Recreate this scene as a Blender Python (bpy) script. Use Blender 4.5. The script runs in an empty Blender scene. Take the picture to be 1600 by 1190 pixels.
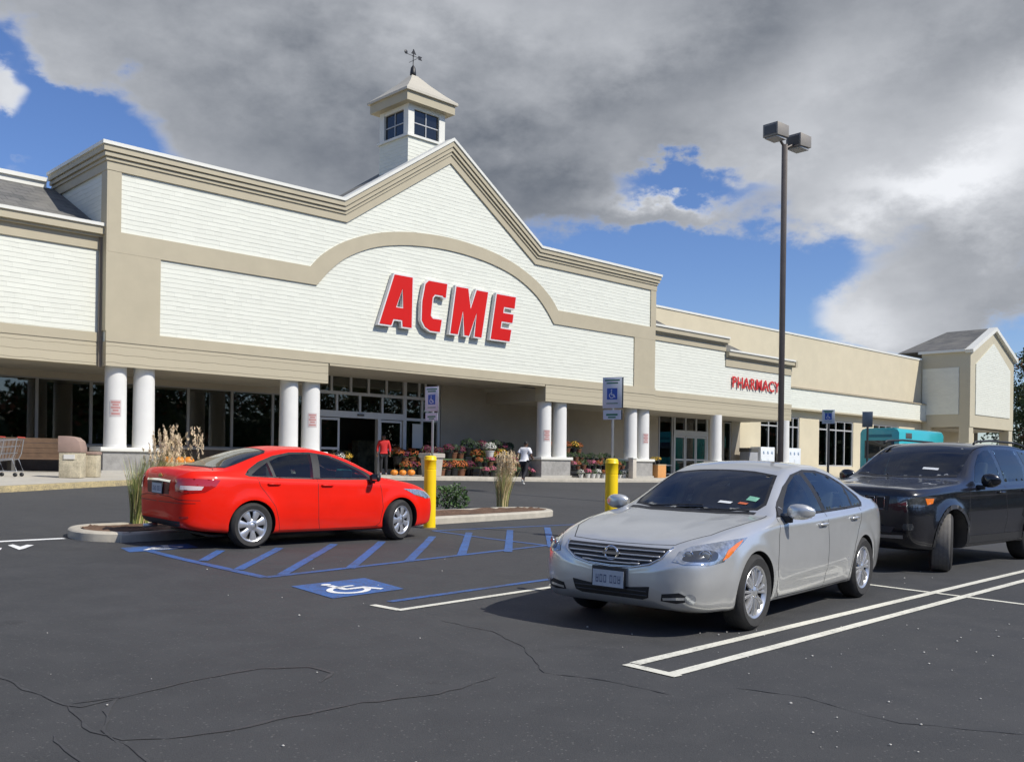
import bpy, bmesh, math, random
import numpy as np
from mathutils import Vector, Matrix
from mathutils.bvhtree import BVHTree
from mathutils.geometry import delaunay_2d_cdt

scene = bpy.context.scene
R = math.radians
# ---------------------------------------------------------------- camera
RHO = .014
CZ = 1.43
cam = bpy.data.cameras.new("camera")
cam.sensor_width = 36
cam.lens = 1500/1600*36
cam.shift_y = 130/1600
cam.clip_end = 4000
camo = bpy.data.objects.new("camera", cam)
scene.collection.objects.link(camo)
camo.matrix_world = Matrix.Translation((0, 0, CZ)) @ Matrix.Rotation(R(90), 4, 'X') @ Matrix.Rotation(RHO, 4, 'Z')
scene.camera = camo

# ---------------------------------------------------------------- sun, exposure
SUN_EL, SUN_AZ = R(44), R(118)          # azimuth clockwise from +Y
sdir = Vector((math.cos(SUN_EL)*math.sin(SUN_AZ), math.cos(SUN_EL)*math.cos(SUN_AZ), math.sin(SUN_EL)))
sl = bpy.data.lights.new("sun", 'SUN')
sl.energy = 4.3
sl.angle = R(.55)
sl.color = (1, .955, .87)
so = bpy.data.objects.new("sun", sl)
so.rotation_euler = sdir.to_track_quat('Z', 'Y').to_euler()
scene.collection.objects.link(so)
scene.view_settings.view_transform = 'Standard'
scene.view_settings.look = 'None'
scene.view_settings.exposure = .05
scene.view_settings.gamma = 1
scene.view_settings.use_curve_mapping = False

# ---------------------------------------------------------------- node helper
class NT:
    def __init__(s, tree):
        s.t = tree
        s.n = tree.nodes
        s.l = tree.links
    def node(s, typ, **kw):
        nd = s.n.new(typ)
        for k, v in kw.items():
            setattr(nd, k, v)
        return nd
    def put(s, sock, v):
        if v is None: return
        if isinstance(v, bpy.types.NodeSocket): s.l.new(v, sock)
        else: sock.default_value = v
    def m(s, op, a, b=None, c=None, clamp=False):
        nd = s.node('ShaderNodeMath', operation=op)
        nd.use_clamp = clamp
        s.put(nd.inputs[0], a); s.put(nd.inputs[1], b)
        if c is not None: s.put(nd.inputs[2], c)
        return nd.outputs[0]
    def ramp(s, v, a, b, lo=0., hi=1., smooth=True):
        nd = s.node('ShaderNodeMapRange')
        nd.interpolation_type = 'SMOOTHSTEP' if smooth else 'LINEAR'
        s.put(nd.inputs[0], v)
        for i, q in enumerate((a, b, lo, hi)): nd.inputs[i+1].default_value = q
        return nd.outputs[0]
    def mix(s, f, a, b):
        nd = s.node('ShaderNodeMix', data_type='RGBA')
        s.put(nd.inputs['Factor'], f); s.put(nd.inputs['A'], a); s.put(nd.inputs['B'], b)
        for i in nd.inputs:
            pass
        return nd.outputs['Result']
    def noise(s, vec, scale, detail=4, rough=.55, dist=0):
        nd = s.node('ShaderNodeTexNoise')
        s.put(nd.inputs['Vector'], vec)
        nd.inputs['Scale'].default_value = scale
        nd.inputs['Detail'].default_value = detail
        nd.inputs['Roughness'].default_value = rough
        nd.inputs['Distortion'].default_value = dist
        return nd.outputs['Fac']
def mixc(N, f, a, b):
    nd = N.n.new('ShaderNodeMix'); nd.data_type = 'RGBA'
    N.put(nd.inputs[0], f)
    for i, v in ((6, a), (7, b)):
        if isinstance(v, (tuple, list)) and len(v) == 3: v = (*v, 1)
        N.put(nd.inputs[i], v)
    return nd.outputs[2]

# ---------------------------------------------------------------- world: daylight sky with cumulus banks
world = bpy.data.worlds.new("World")
scene.world = world
world.use_nodes = True
world.node_tree.nodes.clear()
N = NT(world.node_tree)
out = N.node('ShaderNodeOutputWorld')
bg = N.node('ShaderNodeBackground')
sky = N.node('ShaderNodeTexSky', sky_type='NISHITA')
sky.sun_disc = False
sky.sun_elevation = SUN_EL
sky.sun_rotation = SUN_AZ
sky.air_density = 1.0
sky.dust_density = .15
sky.ozone_density = 2.0
SKY = .10
tc = N.node('ShaderNodeTexCoord')
V = tc.outputs['Generated']
sx = N.node('ShaderNodeSeparateXYZ'); N.l.new(V, sx.inputs[0])
X_, Y_, Z_ = sx.outputs
az0 = N.m('ARCTAN2', X_, Y_)
el0 = N.m('ARCSINE', Z_)
vs = N.node('ShaderNodeVectorMath', operation='MULTIPLY')
N.l.new(V, vs.inputs[0]); vs.inputs[1].default_value = (1, 1, 1.7)
VV = vs.outputs[0]
nb = N.noise(VV, 3.9, 10, .56, .0)       # large billows
nf = N.noise(VV, 12, 9, .6, .0)
n3 = N.noise(VV, 34, 6, .6, .0)          # small billows
wz = N.noise(VV, 6.0, 4, .5)
az = N.m('ADD', az0, N.m('MULTIPLY', N.m('SUBTRACT', wz, .5), .16))
el = N.m('ADD', el0, N.m('MULTIPLY', N.m('SUBTRACT', nf, .5), .12))
def angles(px, py):
    a, b = px-800, py-725
    a, b = a*math.cos(RHO)+b*math.sin(RHO), -a*math.sin(RHO)+b*math.cos(RHO)
    return math.atan2(a, 1500), math.atan2(-b, math.hypot(a, 1500))
def blobs(lst):
    tot = None
    for (px, py, rx, ry, rot, w) in lst:
        a, e = angles(px, py)
        da = N.m('SUBTRACT', az, a); de = N.m('SUBTRACT', el, e)
        c, s_ = math.cos(R(rot)), math.sin(R(rot))
        ux = N.m('ADD', N.m('MULTIPLY', da, c/(rx/1500)), N.m('MULTIPLY', de, s_/(rx/1500)))
        uy = N.m('ADD', N.m('MULTIPLY', da, -s_/(ry/1500)), N.m('MULTIPLY', de, c/(ry/1500)))
        d2 = N.m('ADD', N.m('MULTIPLY', ux, ux), N.m('MULTIPLY', uy, uy))
        g = N.m('MULTIPLY', N.m('EXPONENT', N.m('MULTIPLY', d2, -1.)), w)
        tot = g if tot is None else N.m('ADD', tot, g)
    return tot
# (photo position of each cloud bank, half sizes, tilt, weight): + cloud, - clear sky
cover = blobs([
 (560, 60, 520, 190, 0, 1.6), (1150, 60, 560, 200, 0, 1.7), (430, 200, 200, 120, -25, .9), (820, 260, 230, 150, -25, 1.2),
 (1060, 318, 125, 34, 0, .55), (1230, 330, 110, 40, 10, .5), (1470, 300, 190, 150, 0, 1.3), (1500, 455, 140, 42, 0, 1.1),
 (1330, 495, 120, 50, 0, 1.35), (1420, 520, 90, 30, 0, .8), (1060, 322, 75, 22, 0, 1.0), (-6, 158, 46, 40, 0, 2.6), (35, 262, 50, 16, 0, 1.7), (150, 30, 150, 60, 0, .9), (95, 95, 60, 34, 0, 1.0), (30, 20, 60, 30, 0, .6),
 (45, 195, 185, 165, -25, -1.9), (1060, 282, 150, 34, -8, -1.7), (1080, 430, 290, 95, -12, -1.9), (620, 330, 200, 40, -20, -.2),
 (1330, 400, 60, 70, 30, -.5), (1560, 400, 90, 14, 5, -.35), (1500, 540, 220, 30, 0, -.2), (740, 290, 60, 50, -45, -.2)])
elev_base = N.ramp(el0, R(20), R(55), -.05, .25)
dens = N.m('ADD', N.m('ADD', cover, elev_base), N.m('MULTIPLY', N.m('SUBTRACT', nb, .5), .85))
dens = N.m('ADD', dens, N.m('MULTIPLY', N.m('SUBTRACT', nf, .5), .42))
alpha = N.ramp(dens, -.16, .80)
bright = blobs([
 (560, 210, 330, 90, -15, -.09), (1330, 200, 200, 80, 0, .08), (1490, 320, 130, 60, 0, .18), (1380, 400, 60, 60, 0, .10),
 (700, 10, 170, 50, 0, .16), (1000, 45, 150, 60, 0, .10), (1290, 100, 130, 45, 15, .16), (1590, 165, 110, 60, 20, .50), (1430, 288, 150, 34, 8, .46), (1060, 296, 70, 16, 0, .2), (1290, 190, 160, 60, 10, .12), (60, 30, 190, 80, 0, .10),
 (960, 110, 110, 60, 0, .08), (0, 155, 60, 60, 0, .5), (1060, 300, 90, 18, 0, .20), (35, 255, 60, 30, 0, .25), (1330, 500, 100, 50, 0, .45), (1250, 240, 120, 50, 0, .14),
 (430, 210, 200, 80, -20, -.09), (820, 300, 220, 70, -20, -.12), (1110, 70, 120, 60, 20, -.12), (1450, 130, 210, 55, 15, -.13), (1480, 395, 150, 24, 0, -.05), (1440, 320, 150, 40, 0, .10), (1000, 160, 230, 40, 10, -.07)])
tone = N.m('ADD', N.m('ADD', .30, bright), N.m('MULTIPLY', N.m('SUBTRACT', nb, .5), .36))
tone = N.m('ADD', tone, N.m('ADD', N.m('MULTIPLY', N.m('SUBTRACT', nf, .5), .36), N.m('MULTIPLY', N.m('SUBTRACT', n3, .5), .14)))
tone = N.m('ADD', tone, N.ramp(dens, .1, .9, .20, 0.))
tone = N.m('MAXIMUM', N.m('MINIMUM', tone, 1.), .0)
ccol = mixc(N, tone, (.112, .132, .168), (.86, .88, .92))
skyc = N.node('ShaderNodeVectorMath', operation='SCALE')
N.l.new(sky.outputs[0], skyc.inputs[0]); skyc.inputs['Scale'].default_value = SKY
hsv = N.node('ShaderNodeHueSaturation')
hsv.inputs['Saturation'].default_value = 1.12
hsv.inputs['Hue'].default_value = .505
hsv.inputs['Value'].default_value = 1.0
N.l.new(skyc.outputs[0], hsv.inputs['Color'])
tint = N.node('ShaderNodeVectorMath', operation='MULTIPLY')
N.l.new(hsv.outputs[0], tint.inputs[0]); tint.inputs[1].default_value = (.90, .97, 1.20)
final = mixc(N, alpha, tint.outputs[0], ccol)
N.l.new(final, bg.inputs['Color'])
bg.inputs['Strength'].default_value = 1.0
N.l.new(bg.outputs[0], out.inputs[0])
world.cycles.sampling_method = 'MANUAL'
world.cycles.sample_map_resolution = 512

# ---------------------------------------------------------------- the lie of the land (metres)
F = 1500.
THETA = math.atan(1540/1500)
S, C = math.sin(THETA), math.cos(THETA)
N0 = 30.36                                  # distance from the camera to the store front
def to_un(X, Y): return X*S+Y*C-11.8, -C*X+S*Y
def from_un(u, n):
    uu = u+11.8
    return uu*S-n*C, uu*C+n*S
def G_un(u, n):
    z = .017*(max(n, -8)-3.2)+.014*max(0, n-12)
    t = min(1, max(0, (n-14)/12)); t = t*t*(3-2*t)
    z += t*.008*min(26, max(0, 20-u))
    if n > 45: z -= .031*(n-45)
    return z
def G(X, Y): return G_un(*to_un(X, Y))
def unrot(px, py):
    a, b = px-800, py-725
    return a*math.cos(RHO)+b*math.sin(RHO), -a*math.sin(RHO)+b*math.cos(RHO)
def gp(px, py, dz=0.):
    """ground point seen at a photo position"""
    a, b = unrot(px, py)
    lo, hi = 2., 90.
    for _ in range(50):
        m = (lo+hi)/2
        if -b/F*m+CZ > G(a/F*m, m)+dz: lo = m
        else: hi = m
    return a/F*lo, lo
def dist(px, py, Y):
    a, b = unrot(px, py)
    return Vector((a/F*Y, Y, -b/F*Y+CZ))

# ---------------------------------------------------------------- materials
MATS = {}
def mat(name, col, rough=.6, metal=0., bump=0., bscale=40., var=0., vscale=6., coat=0., spec=.5, **kw):
    if name in MATS: return MATS[name]
    m = bpy.data.materials.new(name); m.use_nodes = True
    N = NT(m.node_tree)
    b = N.n['Principled BSDF']
    b.inputs['Roughness'].default_value = rough
    b.inputs['Metallic'].default_value = metal
    b.inputs['Specular IOR Level'].default_value = spec
    b.inputs['Coat Weight'].default_value = coat
    b.inputs['Coat Roughness'].default_value = .03
    tcn = N.node('ShaderNodeTexCoord'); P = tcn.outputs['Object']
    col4 = (*col, 1)
    b.inputs['Base Color'].default_value = col4
    if var:
        n1 = N.noise(P, vscale, 6, .6)
        n2 = N.noise(P, vscale*.17, 3, .5)
        f = N.m('ADD', N.m('MULTIPLY', n1, .6), N.m('MULTIPLY', n2, .4))
        f = N.ramp(f, .3, .7)
        c = mixc(N, f, tuple(max(0, q*(1-var)) for q in col), tuple(min(1, q*(1+var)) for q in col))
        N.l.new(c, b.inputs['Base Color'])
    if bump:
        n3 = N.noise(P, bscale, 5, .6)
        bn = N.node('ShaderNodeBump'); bn.inputs['Strength'].default_value = bump
        bn.inputs['Distance'].default_value = .01
        N.l.new(n3, bn.inputs['Height']); N.l.new(bn.outputs[0], b.inputs['Normal'])
    MATS[name] = m
    return m
def lap_siding(name, col, pitch, depth, var=.04, rough=.55):
    """horizontal boards: each board leans out towards its lower edge"""
    if name in MATS: return MATS[name]
    m = bpy.data.materials.new(name); m.use_nodes = True
    N = NT(m.node_tree); b = N.n['Principled BSDF']
    b.inputs['Roughness'].default_value = rough
    tcn = N.node('ShaderNodeTexCoord')
    sp = N.node('ShaderNodeSeparateXYZ'); N.l.new(tcn.outputs['Object'], sp.inputs[0])
    wob = N.m('MULTIPLY', N.m('SUBTRACT', N.noise(tcn.outputs['Object'], 1.5, 4, .6), .5), pitch*.45)
    zz = N.m('DIVIDE', N.m('ADD', sp.outputs[2], wob), pitch)
    fr = N.m('FRACT', zz)
    h = N.m('SUBTRACT', 1., fr)
    h = N.m('MULTIPLY', h, N.ramp(fr, 0., .07, 0., 1.))
    bn = N.node('ShaderNodeBump'); bn.inputs['Strength'].default_value = 1.
    bn.inputs['Distance'].default_value = depth
    wav = N.m('MULTIPLY', N.noise(tcn.outputs['Object'], 2.2, 3), .45)
    N.l.new(N.m('ADD', h, wav), bn.inputs['Height']); N.l.new(bn.outputs[0], b.inputs['Normal'])
    if name.startswith('white'):
        # shingles: every shingle's butt hangs a little higher or lower than its neighbour's
        row = N.m('FLOOR', zz); cell = N.m('FLOOR', N.m('ADD', N.m('DIVIDE', N.m('ADD', sp.outputs[0], sp.outputs[1]), .30), N.m('MULTIPLY', row, .37)))
        cv = N.node('ShaderNodeCombineXYZ'); N.l.new(cell, cv.inputs[0]); N.l.new(row, cv.inputs[1])
        wn_ = N.node('ShaderNodeTexWhiteNoise', noise_dimensions='2D'); N.l.new(cv.outputs[0], wn_.inputs['Vector'])
        h2 = N.m('ADD', h, N.m('MULTIPLY', wn_.outputs['Value'], .55))
        bn.inputs['Height'].links[0] if False else None
        shg = h2
    else: shg = None
    brd = N.node('ShaderNodeTexWhiteNoise', noise_dimensions='1D')
    N.l.new(N.m('FLOOR', zz), brd.inputs['W'])
    st = N.noise(tcn.outputs['Object'], .5, 5)
    mpn = N.node('ShaderNodeMapping'); mpn.inputs['Scale'].default_value = (2.6, 2.6, .22)
    N.l.new(tcn.outputs['Object'], mpn.inputs[0])
    streak = N.ramp(N.noise(mpn.outputs[0], 1.4, 6, .65), .56, .78, 0., .55)
    f = N.m('ADD', N.m('MULTIPLY', brd.outputs['Value'], .35), N.m('MULTIPLY', st, .65))
    f = N.m('SUBTRACT', f, streak)
    if shg is not None:
        N.l.new(N.m('ADD', shg, wav), bn.inputs['Height']); f = N.m('ADD', f, N.m('MULTIPLY', N.m('SUBTRACT', wn_.outputs['Value'], .5), .5))
    c = mixc(N, f, tuple(q*(1-var) for q in col), tuple(min(1, q*(1+var)) for q in col))
    N.l.new(c, b.inputs['Base Color'])
    MATS[name] = m
    return m
WHITE = lap_siding('white_lap_siding', (.71, .715, .62), .15, .008, .05)
BEIGE_LAP = lap_siding('beige_lap_siding', (.455, .400, .280), .26, .010)
BEIGE = mat('beige_trim_paint', (.455, .400, .280), .6, bump=.08, bscale=30, var=.05, vscale=1.5)
CREAM = mat('white_cornice_paint', (.73, .72, .65), .5, var=.04, vscale=2)
COLW = mat('white_column_paint', (.74, .73, .69), .5, var=.035, vscale=2.5, bump=.05)
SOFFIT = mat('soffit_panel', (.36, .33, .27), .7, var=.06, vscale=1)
SHADEWALL = mat('shaded_stucco_wall', (.36, .32, .25), .85, bump=.3, bscale=60, var=.07, vscale=1.2)  # darker copy of the tan stucco, arcade shade put into its colour
FRAME = mat('aluminium_window_frame', (.50, .50, .49), .4, metal=.2, var=.04)
FRAMED = mat('dark_bronze_frame', (.10, .095, .085), .45)
KNEE = mat('brown_knee_wall', (.10, .075, .055), .8, var=.2, bump=.2)
def glass_mat(name, tint=(.02, .025, .025), mixf=.5):
    m = bpy.data.materials.new(name); m.use_nodes = True
    N = NT(m.node_tree); N.n.remove(N.n['Principled BSDF'])
    o = N.n['Material Output']
    tr = N.node('ShaderNodeBsdfTransparent'); tr.inputs[0].default_value = (*tint, 1)
    gl = N.node('ShaderNodeBsdfGlossy'); gl.inputs['Roughness'].default_value = .015
    gl.inputs[0].default_value = (1, 1, 1, 1)
    fr = N.node('ShaderNodeFresnel'); fr.inputs[0].default_value = 1.5
    tcn = N.node('ShaderNodeTexCoord')
    bn = N.node('ShaderNodeBump'); bn.inputs['Strength'].default_value = .12; bn.inputs['Distance'].default_value = .004
    N.l.new(N.noise(tcn.outputs['Object'], 1.1, 2), bn.inputs['Height'])
    N.l.new(bn.outputs[0], gl.inputs['Normal'])
    f = N.m('MULTIPLY_ADD', fr.outputs[0], 1., mixf)
    mx = N.node('ShaderNodeMixShader')
    N.l.new(f, mx.inputs[0]); N.l.new(tr.outputs[0], mx.inputs[1]); N.l.new(gl.outputs[0], mx.inputs[2])
    N.l.new(mx.outputs[0], o.inputs[0])
    return m
STOREGLASS = glass_mat('storefront_glass', (.46, .50, .46), .055)
SHINGLE = None
def shingle():
    m = bpy.data.materials.new('grey_roof_shingles'); m.use_nodes = True
    N = NT(m.node_tree); b = N.n['Principled BSDF']; b.inputs['Roughness'].default_value = .9
    tcn = N.node('ShaderNodeTexCoord')
    br = N.node('ShaderNodeTexBrick'); br.inputs['Scale'].default_value = 1
    br.inputs['Brick Width'].default_value = .42; br.inputs['Row Height'].default_value = .2
    br.inputs['Mortar Size'].default_value = .012; br.inputs['Mortar'].default_value = (.05, .05, .05, 1)
    br.inputs['Color1'].default_value = (.17, .165, .155, 1); br.inputs['Color2'].default_value = (.11, .11, .105, 1)
    mp = N.node('ShaderNodeMapping'); mp.inputs['Rotation'].default_value = (R(90), 0, 0)
    N.l.new(tcn.outputs['Object'], mp.inputs[0]); N.l.new(mp.outputs[0], br.inputs['Vector'])
    st = N.noise(tcn.outputs['Object'], .9, 6, .65)
    c = mixc(N, N.ramp(st, .35, .68, 0., .7), br.outputs[0], (.21, .20, .175))
    N.l.new(c, b.inputs['Base Color'])
    return m
SHINGLE = shingle()

# ---------------------------------------------------------------- mesh helpers
COL = scene.collection
def link_mesh(name, me, parent=None, smooth=False):
    o = bpy.data.objects.new(name, me)
    COL.objects.link(o)
    if parent: o.parent = parent
    if smooth:
        for p in me.polygons: p.use_smooth = True
    return o
class MB:
    def __init__(s): s.v = []; s.f = []; s.mi = []; s.cur = 0
    def add(s, vs, fs):
        o = len(s.v); s.v += [tuple(q) for q in vs]
        for f in fs: s.f.append([i+o for i in f]); s.mi.append(s.cur)
        return s
    def box(s, x0, x1, y0, y1, z0, z1):
        s.add([(x0, y0, z0), (x1, y0, z0), (x1, y1, z0), (x0, y1, z0), (x0, y0, z1), (x1, y0, z1), (x1, y1, z1), (x0, y1, z1)],
              [(3, 2, 1, 0), (4, 5, 6, 7), (0, 1, 5, 4), (1, 2, 6, 5), (2, 3, 7, 6), (3, 0, 4, 7)])
        return s
    def prism(s, poly, d0, d1, plane='xz'):
        """extrude a polygon (x,z) from depth d0 to d1 (along y), or (x,y) along z"""
        n = len(poly)
        area = sum(poly[i][0]*poly[(i+1) % n][1]-poly[(i+1) % n][0]*poly[i][1] for i in range(n))
        if area < 0: poly = poly[::-1]
        if plane == 'xz':
            a = [(p[0], d0, p[1]) for p in poly]; b = [(p[0], d1, p[1]) for p in poly]
            fs = [list(range(n)), list(range(2*n-1, n-1, -1))]
            fs += [(i, i+n, (i+1) % n+n, (i+1) % n) for i in range(n)]
        else:
            a = [(p[0], p[1], d0) for p in poly]; b = [(p[0], p[1], d1) for p in poly]
            fs = [list(range(n-1, -1, -1)), list(range(n, 2*n))]
            fs += [(i, (i+1) % n, (i+1) % n+n, i+n) for i in range(n)]
        return s.add(a+b, fs)
    def tube(s, pts, r, seg=8, caps=True, r_end=None):
        pts = [Vector(p) for p in pts]; rings = []; up = Vector((0, 0, 1))
        for i, p in enumerate(pts):
            if i == 0: t = pts[1]-p
            elif i == len(pts)-1: t = p-pts[i-1]
            else: t = (pts[i+1]-p).normalized()+(p-pts[i-1]).normalized()
            t.normalize()
            a = t.cross(up)
            if a.length < .05: a = t.cross(Vector((1, 0, 0)))
            a.normalize(); b = t.cross(a)
            rr = r if r_end is None else r+(r_end-r)*i/(len(pts)-1)
            if isinstance(r, (list, tuple)): rr = r[i]
            rings.append([p+a*rr*math.cos(2*math.pi*k/seg)+b*rr*math.sin(2*math.pi*k/seg) for k in range(seg)])
        vs = [q for rg in rings for q in rg]; fs = []
        for i in range(len(pts)-1):
            for k in range(seg):
                k2 = (k+1) % seg
                fs.append((i*seg+k, (i+1)*seg+k, (i+1)*seg+k2, i*seg+k2))
        if caps:
            fs.append(list(range(seg))); fs.append([len(vs)-1-k for k in range(seg)])
        return s.add(vs, fs)
    def lathe(s, prof, c=(0, 0, 0), axis='z', seg=24, a0=0):
        """revolve (r, h) profile"""
        vs = []; fs = []; n = len(prof)
        for k in range(seg):
            a = a0+2*math.pi*k/seg; ca, sa = math.cos(a), math.sin(a)
            for r, h in prof:
                if axis == 'z': q = (c[0]+r*ca, c[1]+r*sa, c[2]+h)
                elif axis == 'y': q = (c[0]+r*ca, c[1]+h, c[2]-r*sa)
                else: q = (c[0]+h, c[1]+r*ca, c[2]+r*sa)
                vs.append(q)
        for k in range(seg):
            k2 = (k+1) % seg
            for i in range(n-1):
                fs.append((k*n+i, k2*n+i, k2*n+i+1, k*n+i+1))
        return s.add(vs, fs)
    def quad(s, a, b, c, d): return s.add([a, b, c, d], [(0, 1, 2, 3)])
    def ball(s, c, r, seg=12, rings=7, sc=(1, 1, 1)):
        prof = [(max(1e-4, r*math.sin(math.pi*i/rings)), -r*math.cos(math.pi*i/rings)) for i in range(rings+1)]
        o = len(s.v); s.lathe(prof, seg=seg)
        for i in range(o, len(s.v)):
            x, y, z = s.v[i]; s.v[i] = (c[0]+x*sc[0], c[1]+y*sc[1], c[2]+z*sc[2])
        return s
    def build(s, name, material, parent=None, smooth=False, bevel=0.):
        me = bpy.data.meshes.new(name)
        me.from_pydata(s.v, [], s.f)
        ml = material if isinstance(material, (list, tuple)) else [material]
        for m_ in ml: me.materials.append(m_)
        if len(ml) > 1:
            me.polygons.foreach_set('material_index', s.mi)
        if smooth is True:
            me.polygons.foreach_set('use_smooth', [True]*len(me.polygons))
        elif smooth:
            me.polygons.foreach_set('use_smooth', [True]*len(me.polygons))
            me.set_sharp_from_angle(angle=R(smooth))
        if bevel:
            bm = bmesh.new(); bm.from_mesh(me)
            bmesh.ops.remove_doubles(bm, verts=bm.verts, dist=1e-5)
            es = [e for e in bm.edges if len(e.link_faces) == 2 and e.calc_face_angle(0) > R(30)]
            bmesh.ops.bevel(bm, geom=es, offset=bevel, segments=2, profile=.5, affect='EDGES')
            bm.to_mesh(me); bm.free()
            me.polygons.foreach_set('use_smooth', [True]*len(me.polygons))
            me.set_sharp_from_angle(angle=R(40))
        return link_mesh(name, me, parent)
def tag(o, label=None, cat=None, group=None, kind=None):
    if label: o['label'] = label
    if cat: o['category'] = cat
    if group: o['group'] = group
    if kind: o['kind'] = kind
    return o
def empty(name, loc=(0, 0, 0), rz=0, label=None, cat=None, group=None):
    o = bpy.data.objects.new(name, None); COL.objects.link(o)
    o.location = loc; o.rotation_euler = (0, 0, rz)
    o.empty_display_size = .2
    return tag(o, label, cat, group)
def copy_tree(o, loc=None, rz=None, label=None, parent=None, scale=None):
    c = o.copy(); COL.objects.link(c); c.parent = parent
    if loc is not None: c.location = loc
    if rz is not None: c.rotation_euler = (0, 0, rz)
    if scale is not None: c.scale = (scale, scale, scale) if not isinstance(scale, tuple) else scale
    if label: c['label'] = label
    for ch in list(o.children):
        copy_tree(ch, parent=c)
    return c
def bake(o):
    """apply an object's modifiers without operators"""
    dg = bpy.context.evaluated_depsgraph_get()
    me = bpy.data.meshes.new_from_object(o.evaluated_get(dg))
    o.modifiers.clear(); o.data = me
    return o
def text_mesh(txt, size, depth=.0, offset=0., align='CENTER'):
    cu = bpy.data.curves.new('t', 'FONT'); cu.body = txt; cu.size = size
    cu.extrude = depth; cu.offset = offset; cu.align_x = align; cu.align_y = 'CENTER'
    cu.resolution_u = 3
    o = bpy.data.objects.new('t', cu); COL.objects.link(o)
    dg = bpy.context.evaluated_depsgraph_get()
    me = bpy.data.meshes.new_from_object(o.evaluated_get(dg))
    bpy.data.objects.remove(o)
    return me
# ================================================================ ground, pavement, road paint
def asphalt():
    m = bpy.data.materials.new('asphalt'); m.use_nodes = True
    N = NT(m.node_tree); b = N.n['Principled BSDF']
    P = N.node('ShaderNodeTexCoord').outputs['Object']
    fine = N.noise(P, 130, 4, .7); med = N.noise(P, 2.2, 6, .62); big = N.noise(P, .16, 5, .6, .6)
    f = N.m('ADD', N.m('MULTIPLY', big, .55), N.m('MULTIPLY', med, .45))
    c = mixc(N, N.ramp(f, .35, .66), (.040, .041, .0425), (.062, .0625, .064))
    c = mixc(N, N.ramp(fine, .35, .8, 0., .55), c, (.10, .10, .098))
    c = mixc(N, N.ramp(N.noise(P, 1.1, 5, .6, .4), .63, .74, 0., .35), c, (.028, .028, .028))
    c = mixc(N, N.ramp(N.noise(P, .45, 7, .7, .3), .60, .78, 0., .30), c, (.10, .098, .092))
    vo = N.node('ShaderNodeTexVoronoi'); vo.inputs['Scale'].default_value = 48
    N.l.new(P, vo.inputs['Vector'])
    sep = N.node('ShaderNodeSeparateColor'); N.l.new(vo.outputs['Color'], sep.inputs[0])
    sp = N.m('MULTIPLY', N.m('LESS_THAN', vo.outputs['Distance'], .32), N.m('GREATER_THAN', sep.outputs[0], .90))
    c = mixc(N, N.m('MULTIPLY', sp, .5), c, (.17, .165, .155))
    N.l.new(c, b.inputs['Base Color'])
    N.l.new(N.ramp(med, .3, .7, .74, .92), b.inputs['Roughness'])
    b.inputs['Specular IOR Level'].default_value = .35
    bn = N.node('ShaderNodeBump'); bn.inputs['Strength'].default_value = .55; bn.inputs['Distance'].default_value = .006
    N.l.new(N.m('ADD', N.noise(P, 90, 3, .7), N.m('MULTIPLY', N.noise(P, 300, 2, .5), .5)), bn.inputs['Height'])
    N.l.new(bn.outputs[0], b.inputs['Normal'])
    return m
ASPH = asphalt()
def worn_paint(name, col, wear=.42, edge=.5):
    """road paint rubbed thin: asphalt shows through where the noise is high"""
    m = bpy.data.materials.new(name); m.use_nodes = True
    N = NT(m.node_tree); b = N.n['Principled BSDF']
    P = N.node('ShaderNodeTexCoord').outputs['Object']
    a = N.noise(P, 34, 6, .75); g = N.noise(P, 3, 4, .6)
    f = N.ramp(N.m('ADD', N.m('MULTIPLY', a, .7), N.m('MULTIPLY', g, .3)), edge, edge+.16, 0., wear)
    c = mixc(N, N.noise(P, 5, 4), tuple(q*.86 for q in col), tuple(min(1, q*1.1) for q in col))
    c = mixc(N, f, c, (.06, .06, .062))
    N.l.new(c, b.inputs['Base Color']); b.inputs['Roughness'].default_value = .7
    bn = N.node('ShaderNodeBump'); bn.inputs['Strength'].default_value = .3; bn.inputs['Distance'].default_value = .004
    N.l.new(N.noise(P, 110, 3, .7), bn.inputs['Height']); N.l.new(bn.outputs[0], b.inputs['Normal'])
    return m
PWHITE = worn_paint('worn_white_road_paint', (.76, .74, .63), .45, .47)
PFRESH = worn_paint('white_road_paint', (.85, .85, .82), .2)
PBLUE = worn_paint('worn_blue_road_paint', (.045, .125, .36), .75, .44)
PBLUE2 = worn_paint('blue_road_paint', (.045, .135, .38), .7, .44)
CRACK = mat('crack_sealant', (.047, .047, .048), .55, var=.2, vscale=9)
CONC = mat('concrete_kerb', (.47, .43, .35), .85, bump=.5, bscale=55, var=.16, vscale=5)
WALK = mat('concrete_pavement', (.47, .44, .375), .85, bump=.25, bscale=50, var=.10, vscale=2.4)
YKERB = worn_paint('worn_yellow_kerb_paint', (.50, .40, .20), .6, .42)

def spaced(a, b, stp, far):
    mid = list(np.arange(a, b+1e-6, stp)); o = []; s_ = stp; x = a
    while x > -far: s_ *= 1.35; x -= s_; o.append(x)
    r = []; s_ = stp; x = mid[-1]
    while x < far: s_ *= 1.35; x += s_; r.append(x)
    return o[::-1]+mid+r
us = spaced(-30, 90, 1., 1500); ns = spaced(-12, 40, .5, 1500)
vs_ = []; fs_ = []
for u in us:
    for n in ns:
        x, y = from_un(u, n); vs_.append((x, y, G_un(u, n)))
nn = len(ns)
for i in range(len(us)-1):
    for j in range(nn-1):
        a = i*nn+j; fs_.append((a, a+nn, a+nn+1, a+1))
gb = MB().add(vs_, fs_)
tag(gb.build('parking_lot_ground', ASPH), kind='structure')

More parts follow.
